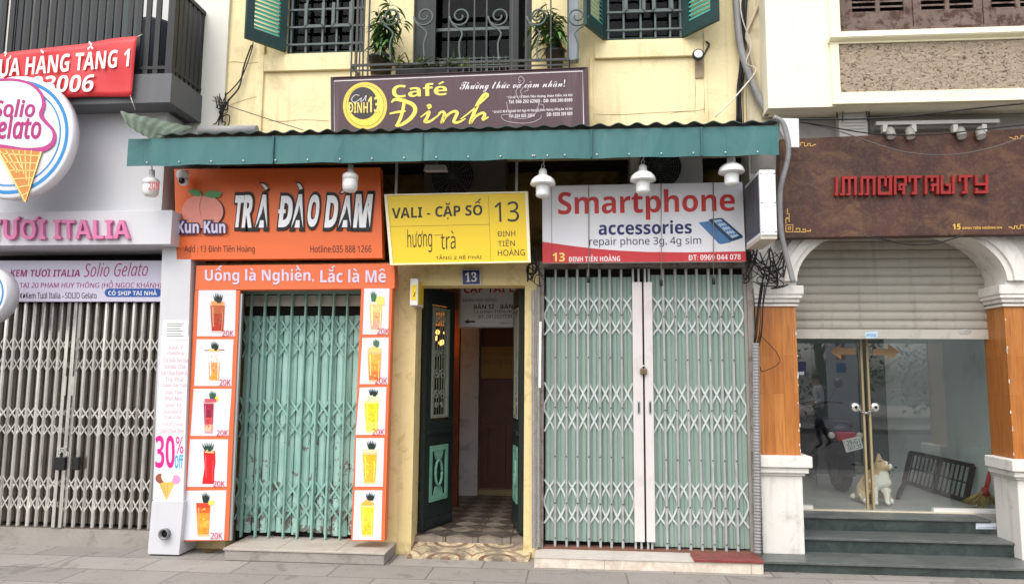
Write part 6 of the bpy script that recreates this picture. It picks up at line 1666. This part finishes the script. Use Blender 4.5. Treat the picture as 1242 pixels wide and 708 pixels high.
# electrical box, lamp rails and spotlights on the grey strip
P = [U(*B2(*p), -.12) for p in ((432, 478), (551, 475), (556, 606), (430, 609))]
eb = thing('louvred_box', (P[0].x + .1, -.1, P[3].z), 'pale louvred metal box on the grey strip above the rusty board', 'box')
x0, x1, z0, z1 = P[3].x, P[2].x, P[3].z, P[0].z
MB().box(x0, x1, -.12, -.013, z0, z1).build('case', M('pale grey box', S(190, 188, 182), .6, .05), eb)
mb = MB()
for k in range(7): z = z0 + .08 + k * .03; mb.box(x0 + .03, x1 - .03, -.128, -.121, z, z + .014)
mb.build('louvre', M('pale grey box', None), eb)
mb = MB(); mb.tube([(x0 - .02, -.135, z1 - .1), (x0 - .02, -.135, z1 + .01), (x1 + .01, -.135, z1 + .01), (x1 + .01, -.135, z0 + .03)], .008, 6, smooth=False); mb.tube([(x0 + .02, -.15, z1 - .13), (x0 + .03, -.15, z1 - .03), (x1 - .02, -.15, z1 - .03), (x1 - .01, -.15, z1 - .13)], .006, 6)
mb.build('wire_guard', ironblack, eb)
a, b = U(1062, 150, -.14), U(1211, 148, -.14)
tag(MB().box(a.x, b.x, -.16, -.10, a.z - .02, a.z + .012).build('lamp_rail', M('pale grey rail', S(196, 194, 190), .5, .04)), 'long pale rail carrying the spotlights above the rusty board', 'rail')
for i, px in enumerate((1075, 1104, 1160, 1189)):
    c = U(px, 152, -.17)
    r = thing('spotlight', (c.x, -.17, c.z - .12), ['grey spotlight nearest the louvred metal box', 'second grey spotlight from the louvred metal box', 'third grey spotlight from the louvred metal box', 'grey spotlight farthest from the louvred metal box'][i], 'spotlight', 'spotlights above the rusty board')
    sx = -1 if i % 2 == 0 else 1
    MB().box(c.x + sx * .02 - .02, c.x + sx * .02 + .02, -.20, -.14, c.z - .07, c.z - .0).build('bracket', M('pale grey rail', None), r, bevel=.004)
    mb = MB(); hd_ = c + Vector((-sx * .02, -.03, -.075)); d = Vector((0, -.35, -1)).normalized()
    mb.tube([hd_ - d * .045, hd_ - d * .02, hd_ + d * .03, hd_ + d * .05], [.024, .036, .040, .042], 14)
    mb.build('head', M('dull aluminium', S(146, 144, 138), .5, .1), r)
    mb = MB(); mb.tube([hd_ + d * .0505, hd_ + d * .053], [.033, .033], 14); mb.build('lens', milk, r)

# ------------------------------------------------------------------ behind the shop glass: dog, folded bench, broom, motorbike
def skin_body(name, joints, edges, mats, parent, levels=2, root=0):
    me = bpy.data.meshes.new(name); o0 = ORG[parent.name]
    me.from_pydata([Vector(j[0]) - o0 for j in joints], edges, [])
    ob = bpy.data.objects.new(name, me); COL.objects.link(ob)
    sk = ob.modifiers.new('skin', 'SKIN')
    for i, j in enumerate(joints):
        r_ = j[1]; me.skin_vertices[0].data[i].radius = (r_, r_) if not isinstance(r_, tuple) else r_
        me.skin_vertices[0].data[i].use_root = (i == root)
    ob.modifiers.new('sub', 'SUBSURF').levels = levels; ob.modifiers['sub'].render_levels = levels
    bpy.context.view_layer.update()
    m2 = bpy.data.meshes.new_from_object(ob.evaluated_get(bpy.context.evaluated_depsgraph_get()))
    bpy.data.objects.remove(ob)
    m2.name = name
    o = bpy.data.objects.new(name, m2); COL.objects.link(o); o.parent = parent; ORG[o.name] = o0
    m2.polygons.foreach_set('use_smooth', [True] * len(m2.polygons))
    m2.materials.clear()
    for m in mats: m2.materials.append(m)
    return o
D = G(1068, 612, zf + .004)
dog = thing('dog', (D.x, D.y, zf + .004), 'tan and white corgi sitting behind the glass door', 'dog')
dx = lambda x, y, z: (D.x + x, D.y + y, zf + .004 + z)
J = [(dx(-.01, .20, .13), .12), (dx(.0, .14, .20), .125), (dx(.005, .05, .255), .118), (dx(.01, .02, .31), .098), (dx(.015, .0, .355), .078), (dx(.025, -.012, .40), .084),      # rump, loin, chest, neck, head base, skull
     (dx(.072, -.04, .384), .045), (dx(.112, -.06, .374), .026),                                                                                                     # muzzle to the right
     (dx(-.055, -.01, .17), .040), (dx(-.06, -.03, .08), .028), (dx(-.06, -.035, .025), .024), (dx(-.058, -.075, .018), .020),                                              # front leg
     (dx(.058, -.01, .17), .040), (dx(.056, -.03, .08), .028), (dx(.056, -.035, .025), .025), (dx(.06, -.075, .018), .021),                                                 # front leg
     (dx(-.12, .15, .10), .065), (dx(-.13, .06, .05), .038), (dx(-.135, -.0, .022), .024),                                                                               # hind leg folded
     (dx(.09, .15, .10), .065), (dx(.11, .06, .05), .038), (dx(.115, .0, .022), .024),
     (dx(-.11, .28, .05), .04), (dx(-.20, .26, .035), .03)]                                                                                                             # tail
E_ = [(0, 1), (1, 2), (2, 3), (3, 4), (4, 5), (5, 6), (6, 7), (2, 8), (8, 9), (9, 10), (10, 11), (2, 12), (12, 13), (13, 14), (14, 15), (0, 16), (16, 17), (17, 18), (0, 19), (19, 20), (20, 21), (0, 22), (22, 23)]
tanf = M('tan fur', S(216, 184, 142), .9, .15, 30, bump=.4, bscale=150); whf = M('white fur', S(244, 238, 228), .9, .05, 30, bump=.4, bscale=150); nosem = M('black dog nose', S(22, 20, 20), .3, 0)
bd = skin_body('body', J, E_, [tanf, whf], dog, 3)
for p in bd.data.polygons:
    c = p.center
    white = False
    if c.z < .30 and c.y < .055 and abs(c.x - .005) < .085 + .02 * math.sin(c.z * 60): white = True
    if c.z < .34 and c.z >= .29 and c.y < .03 and -.02 < c.x < .08: white = True
    if c.z < .10 and c.y < .02: white = True
    if c.x > .075 and c.z > .33: white = True
    if c.x > .02 and c.y < -.03 and c.z > .40 and c.y + c.x < .035 and abs(c.x - .065) < .02: white = True
    if c.x < -.16 and c.z < .1: white = True
    p.material_index = 1 if white else 0
for s, x, y in ((0, -.005, -.055), (1, .02, .04)):
    mb = MB(); bse = Vector(dx(x, y, .45))
    mb.add([bse + Vector((-.03, 0, -.01)), bse + Vector((.03, 0, -.01)), bse + Vector((-.004, -.0, .062)), bse + Vector((0, .022, 0)), bse + Vector((0, -.015, .0))], [(0, 4, 2), (4, 1, 2), (1, 3, 2), (3, 0, 2), (0, 3, 1, 4)])
    mb.build('ear', tanf, dog)
mb = MB(); mb.lathe(dx(.136, -.07, .380), [(.003, -.012), (.012, -.008), (.015, 0), (.012, .008), (.003, .012)], 10); mb.build('nose', nosem, dog)
for p in (dx(.066, -.078, .418), dx(.098, .0, .415)):
    mb = MB(); mb.lathe(p, [(.002, -.009), (.008, -.004), (.009, .003), (.002, .009)], 8); mb.build('eye', nosem, dog)
mb = MB(); mb.tube([dx(.122, -.078, .358), dx(.098, -.082, .350), dx(.08, -.082, .352)], .004, 5); mb.build('mouth', nosem, dog)
# dark slatted bench frame leaning inside
A, B_, C_, D_ = [C3(682, 175), C3(950, 212), C3(925, 368), C3(668, 292)]
pb0, pb1 = G(*C3(668, 292), zf + .01), G(*C3(922, 372), zf + .01)
top_h = .37
bn = thing('slatted_rack', ((pb0.x + pb1.x) / 2, (pb0.y + pb1.y) / 2, zf), 'dark wooden slatted rack standing on the shop floor right of the dog', 'rack')
t = (pb1 - pb0); L = t.length; t.normalize(); nn = Vector((-t.y, t.x, 0)); ln = nn * .10 if nn.y > 0 else nn * -.10
H_ = Vector((0, 0, top_h)) + ln
mb = MB(); mb.bar(pb0 + H_, pb1 + H_, .04, .03); mb.bar(pb0 + H_ * .06, pb1 + H_ * .06, .04, .03); mb.bar(pb0 + H_ * .52, pb1 + H_ * .52, .014, .02); mb.bar(pb0, pb0 + H_, .045, .035); mb.bar(pb1, pb1 + H_, .045, .035); mb.bar(pb0.lerp(pb1, .5), pb0.lerp(pb1, .5) + H_, .035, .03)
mb.build('frame', darkwood, bn)
for k in range(1, 15):
    if k == 7: continue
    mb = MB(); q = pb0.lerp(pb1, k / 14.5); mb.bar(q, q + H_, .013, .014); mb.build('slat', darkwood, bn)
mb = MB(); mb.bar(pb0 + ln * -.2 + Vector((.02, -.03, .02)), pb1 + Vector((-.6, .16, .02)), .05, .03); mb.build('foot_rail', darkwood, bn)
# broom
b0 = G(*C3(985, 392), zf + .005); bt = U(*C3(1048, 150), b0.y + .18); bm_ = U(*C3(1003, 330), b0.y + .03)
br0 = thing('broom', (b0.x, b0.y, zf), 'straw broom with a red handle leaning in the right corner behind the glass', 'broom')
mb = MB(); mb.tube([bm_, bm_.lerp(bt, .5), bt + (bt - bm_) * .6], [.02, .018, .018], 8); mb.build('handle', M('red broom handle', S(190, 36, 34), .4, .05), br0)
mb = MB(); random.seed(4)
for k in range(120):
    u = random.uniform(-1, 1); e = Vector((b0.x + u * .17 + .01, b0.y + random.uniform(-.04, .05), zf + .005 + .03 * random.random() + .03 * abs(u)))
    mb.tube([bm_ + Vector((u * .025, random.uniform(-.015, .015), .02)), bm_.lerp(e, .4) + Vector((u * .02, 0, 0)), e], [.006, .006, .003], 4)
mb.build('straw_head', M('straw', S(150, 128, 70), .8, .25, 20), br0)
mb = MB(); mb.tube([bm_ + Vector((0, 0, -.03)), bm_ + Vector((0, 0, .05))], [.045, .028], 10); mb.build('binding', M('red binding', S(150, 40, 36), .5), br0)
# motorbike seen from behind inside the shop
mo = G(1024, 600, zf); my = 1.75; mxx = U(1026, 540, my).x
mo = thing('motorbike', (mxx, my, zf), 'dark motorbike with a red tail light and white number plate behind the glass', 'motorbike')
mz = lambda x, y, z: (mxx + x, my + y, zf + z)
blackp = M('black motorbike plastic', S(34, 36, 40), .3, .1); tyre = M('tyre rubber', S(24, 24, 25), .8, .1)
for y0 in (.30, 1.50):
    mb = MB()
    prof = [(.20, -.05), (.26, -.058), (.285, -.04), (.292, 0), (.285, .04), (.26, .058), (.20, .05)]
    mb.lathe(mz(.03, y0, .293), [(r_, h) for r_, h in prof], 28, 'x'); w_ = mb.build('wheel', tyre, mo)
    mb = MB(); mb.lathe(mz(.03, y0, .293), [(.03, -.06), (.19, -.052), (.19, .052), (.03, .06)], 20, 'x'); mb.build('rim', steeldull, w_)
mb = MB()
sec = [(.02, .10, .62, .06), (.10, .13, .66, .10), (.35, .15, .66, .12), (.75, .15, .58, .13), (1.1, .14, .50, .18), (1.35, .16, .62, .28)]
vs = []; n_ = 12
for y_, wx, zc_, hz in sec:
    for k in range(n_):
        a = 2 * math.pi * k / n_; vs.append(mz(wx * math.cos(a), y_, zc_ + hz * math.sin(a)))
fs = [(i * n_ + k, i * n_ + (k + 1) % n_, (i + 1) * n_ + (k + 1) % n_, (i + 1) * n_ + k) for i in range(len(sec) - 1) for k in range(n_)] + [tuple(range(n_ - 1, -1, -1)), tuple(range((len(sec) - 1) * n_, len(sec) * n_))]
mb.add(vs, fs, True); mb.build('body', M('dark bike panel', S(44, 34, 38), .25, .1), mo)
mb = MB(); mb.box(mxx - .14, mxx + .14, my + .12, my + .95, zf + .70, zf + .79); mb.build('seat', blackp, mo, bevel=.035)
mb = MB(); mb.box(mxx - .10, mxx + .10, my - .05, my + .06, zf + .58, zf + .68); mb.build('tail_light', M('red lamp plastic', S(190, 30, 34), .2, .05), mo, bevel=.02)
for s in (-1, 1):
    mb = MB(); mb.lathe(mz(s * .15, .0, .64), [(.01, -.03), (.035, -.015), (.035, .02), (.01, .03)], 12, 'y'); mb.build('indicator', M('pale indicator', S(226, 214, 200), .2), mo)
    mb = MB(); mb.tube([mz(0, 1.18, .90), mz(s * .2, 1.15, .98), mz(s * .36, 1.05, .96)], .016, 8); mb.tube([mz(s * .22, 1.15, .98), mz(s * .30, 1.12, 1.16)], .006, 6); hb = mb.build('handlebar', blackp, mo)
    mb = MB(); mb.lathe(mz(s * .32, 1.11, 1.20), [(.01, -.012), (.06, -.008), (.062, .008), (.01, .012)], 16, 'y'); mb.build('mirror', blackp, hb)
mb = MB(); mb.box(mxx - .07, mxx + .07, my + .06, my + .5, zf + .30, zf + .55); mb.tube([mz(.13, .0, .30), mz(.13, .5, .26)], .05, 10); mb.build('engine', steeldull, mo)
mb = MB(); mb.box(mxx - .09, mxx + .09, my + .0, my + .012, zf + .2, zf + .56); mb.build('mudguard', blackp, mo)
q = C3.l((415, 113), (488, 97), (502, 147), (431, 165))
mb = MB(); board(mb, q, my - .06, .012); plt = mb.build('number_plate', M('white plate', S(245, 245, 242), .4), mo)
write(plt, 'lettering', blk, my - .06, ('29-G1', C3.l((430, 118), (482, 107), (488, 124), (435, 136))), ('001.37', C3.l((436, 140), (491, 128), (496, 144), (441, 157))))
# warm chandelier glimpsed through the door leaf
c = U(534, 412, 1.3)
ch = thing('chandelier', (c.x, 1.3, c.z), 'small lit warm chandelier seen through the iron grille of the left door leaf', 'chandelier')
warm = M('lit warm bulb', (1.0, .42, .1, 1), .5, 0, emit=7.0)
for k in range(11):
    a = 2 * math.pi * k / 11; p = c + Vector((.095 * math.cos(a), .095 * math.sin(a), .055 * (k % 3) - .03))
    MB().lathe(p, [(.006, -.03), (.022, -.01), (.022, .01), (.006, .03)], 10).build('bulb', warm, ch)
MB().lathe(c + Vector((0, 0, .16)), [(.11, 0), (.10, .12), (.08, .14)], 20).build('shade', M('orange lamp shade', S(226, 140, 70), .7, .05, emit=0.8), ch)
mb = MB(); mb.tube([c + Vector((0, 0, .1)), (c.x, 1.3, 2.9)], .01, 6); mb.tube([c + Vector((-.12, 0, -.03)), c + Vector((0, 0, .1)), c + Vector((.12, 0, -.03))], .006, 5); mb.build('stem', ironblack, ch)
mb = MB(); mb.box(c.x - .42, c.x - .35, 1.2, 1.9, .15, 2.4)
MB().box(U(548, 500, 1.6).x, U(556, 500, 1.6).x, 1.6, 1.7, .151, 2.35).build('orange_curtain', M('orange brown curtain', S(112, 58, 32), .8, .2, 6), house)

# ------------------------------------------------------------------ across the street, mirrored in the glass
Pm = U(995, 508, gy); 
def mirrored(px, py, dist):
    d = ray(px, py); hit = U(px, py, gy); d = Vector((d.x, -d.y, d.z)).normalized()
    return hit + d * dist
m_ = mirrored(994, 508, 11.0)
pr = thing('person', (m_.x, m_.y, 0), 'walking person in a pale shirt with a backpack, mirrored in the shop glass', 'person')
pz = lambda x, y, z: (m_.x + x, m_.y + y, z - .0)
J = [(pz(0, 0, .92), .13), (pz(0, 0, 1.12), .125), (pz(-.02, 0, 1.34), .15), (pz(-.03, 0, 1.45), .065), (pz(-.05, 0, 1.52), .06), (pz(-.06, 0, 1.62), .095),
     (pz(.0, .10, .88), .09), (pz(-.10, .11, .50), .065), (pz(-.02, .11, .08), .042), (pz(-.16, .11, .04), .035),
     (pz(.0, -.10, .88), .09), (pz(.08, -.11, .50), .065), (pz(.26, -.11, .14), .042), (pz(.16, -.11, .05), .035),
     (pz(-.02, .20, 1.38), .06), (pz(.02, .24, 1.12), .045), (pz(-.18, .22, 1.02), .036), (pz(-.26, .20, 1.04), .034),
     (pz(-.02, -.20, 1.38), .06), (pz(-.02, -.24, 1.12), .045), (pz(-.2, -.22, 1.04), .036), (pz(-.28, -.2, 1.06), .034)]
E_ = [(0, 1), (1, 2), (2, 3), (3, 4), (4, 5), (0, 6), (6, 7), (7, 8), (8, 9), (0, 10), (10, 11), (11, 12), (12, 13), (2, 14), (14, 15), (15, 16), (16, 17), (2, 18), (18, 19), (19, 20), (20, 21)]
bd = skin_body('body', J, E_, [M('skin', S(196, 150, 120), .6), M('pale grey shirt', S(206, 206, 208), .8), M('dark trousers', S(40, 42, 52), .8)], pr)
for p in bd.data.polygons:
    z = p.center.z; p.material_index = 2 if z < .95 else (1 if z < 1.44 and p.center.x > -.14 else 0)
mb = MB(); mb.lathe(pz(-.05, 0, 1.65), [(.09, -.05), (.108, 0), (.09, .06), (.04, .09)], 14); mb.build('hair', M('black hair', S(20, 18, 18), .6), pr)
mb = MB(); mb.box(m_.x + .10, m_.x + .28, m_.y - .15, m_.y + .15, 1.02, 1.42); tag(mb.build('backpack', M('grey backpack', S(70, 72, 80), .8, .1), None, bevel=.05), 'grey backpack on the walking person mirrored in the glass', 'backpack')
f_ = mirrored(1022, 480, 7.5)
fl = thing('feather_flag', (f_.x, f_.y, 0), 'tall white feather flag with coloured squares, mirrored in the shop glass', 'flag')
mb = MB(); out = [(-.28, .5), (.28, .5), (.30, 1.9), (.22, 2.7), (.02, 3.1), (-.20, 2.9), (-.28, 2.2)]
mb.prism([(f_.x + x, f_.y, z) for x, z in out], (0, .01, 0)); mb.build('cloth', M('white flag cloth', S(214, 216, 230), .7, .05), fl)
mb = MB(); mb.tube([(f_.x + .30, f_.y, 0), (f_.x + .31, f_.y, 2.2), (f_.x + .1, f_.y, 3.12)], .012, 6); mb.lathe((f_.x + .30, f_.y, 0), [(.2, 0), (.2, .04), (.03, .06)], 14); mb.build('pole', ironblack, fl)
for k, col in enumerate(((40, 80, 170), (200, 50, 50), (50, 110, 190))):
    MB().box(f_.x - .1, f_.x + .08, f_.y + .011, f_.y + .014, 2.2 - k * .24, 2.38 - k * .24).build('square', ink(*col), fl)
for i, (tx, ty, hh) in enumerate(((-7, -24, 8), (-1, -27, 9), (5, -23, 8), (10.5, -25, 9), (16, -23, 8), (23, -26, 9))):
    random.seed(40 + i)
    tr = thing('lakeside_tree', (tx, ty, 0), 'dense dark green tree across the street, mirrored in the shop glass', 'tree', 'trees across the street')
    mb = MB(); mb.tube([(tx, ty, -.05), (tx + .1, ty, 1.5), (tx - .1, ty + .1, 3.2), (tx, ty, hh * .7)], [.28, .22, .16, .05], 9)
    for k in range(5):
        a = k * 1.3; mb.tube([(tx, ty, 2 + k * .5), (tx + 1.2 * math.cos(a), ty + 1.2 * math.sin(a), 3.2 + k * .5)], [.1, .03], 6)
    mb.build('trunk', bark, tr)
    mb = MB()
    cl = [(tx + random.uniform(-2.6, 2.6), ty + random.uniform(-2, 2), random.uniform(.9, hh * .8)) for _ in range(40)]
    for k in range(4200):
        b_ = Vector(random.choice(cl)) + Vector((random.gauss(0, .55), random.gauss(0, .55), random.gauss(0, .45)))
        an = random.uniform(0, 6.28); leaf_faces(mb, b_, (math.cos(an), math.sin(an), random.uniform(-.5, .5)), random.uniform(.16, .30), random.uniform(.08, .15), .4)
    mb.build('crown', mat_foliage('tree leaves', S(40, 66, 34), S(66, 96, 48)) if 'tree leaves' not in MATS else MATS['tree leaves'], tr)
# ------------------------------------------------------------------ fallen leaf and litter on the pavement
random.seed(8)
for k, (px, py, lb) in enumerate(((247, 669, 'dry brown leaf on the pavement left of the cement step'), (968, 694, 'small yellow leaf on the pavement before the marble steps'))):
    c = G(px, py, .006); mb = MB()
    for j in range(3 if k == 0 else 1):
        an = random.uniform(0, 6); leaf_faces(mb, c + Vector((.02 * j, .02 * j, .004)), (math.cos(an), math.sin(an), .05), .09 - .04 * k, .05 - .02 * k, -.1)
    tag(mb.build('fallen_leaf', M('dry leaf', S(150, 112, 60), .8, .2, 20)), lb, 'leaf')
bpy.data.objects.remove(TO); bpy.data.curves.remove(TC)
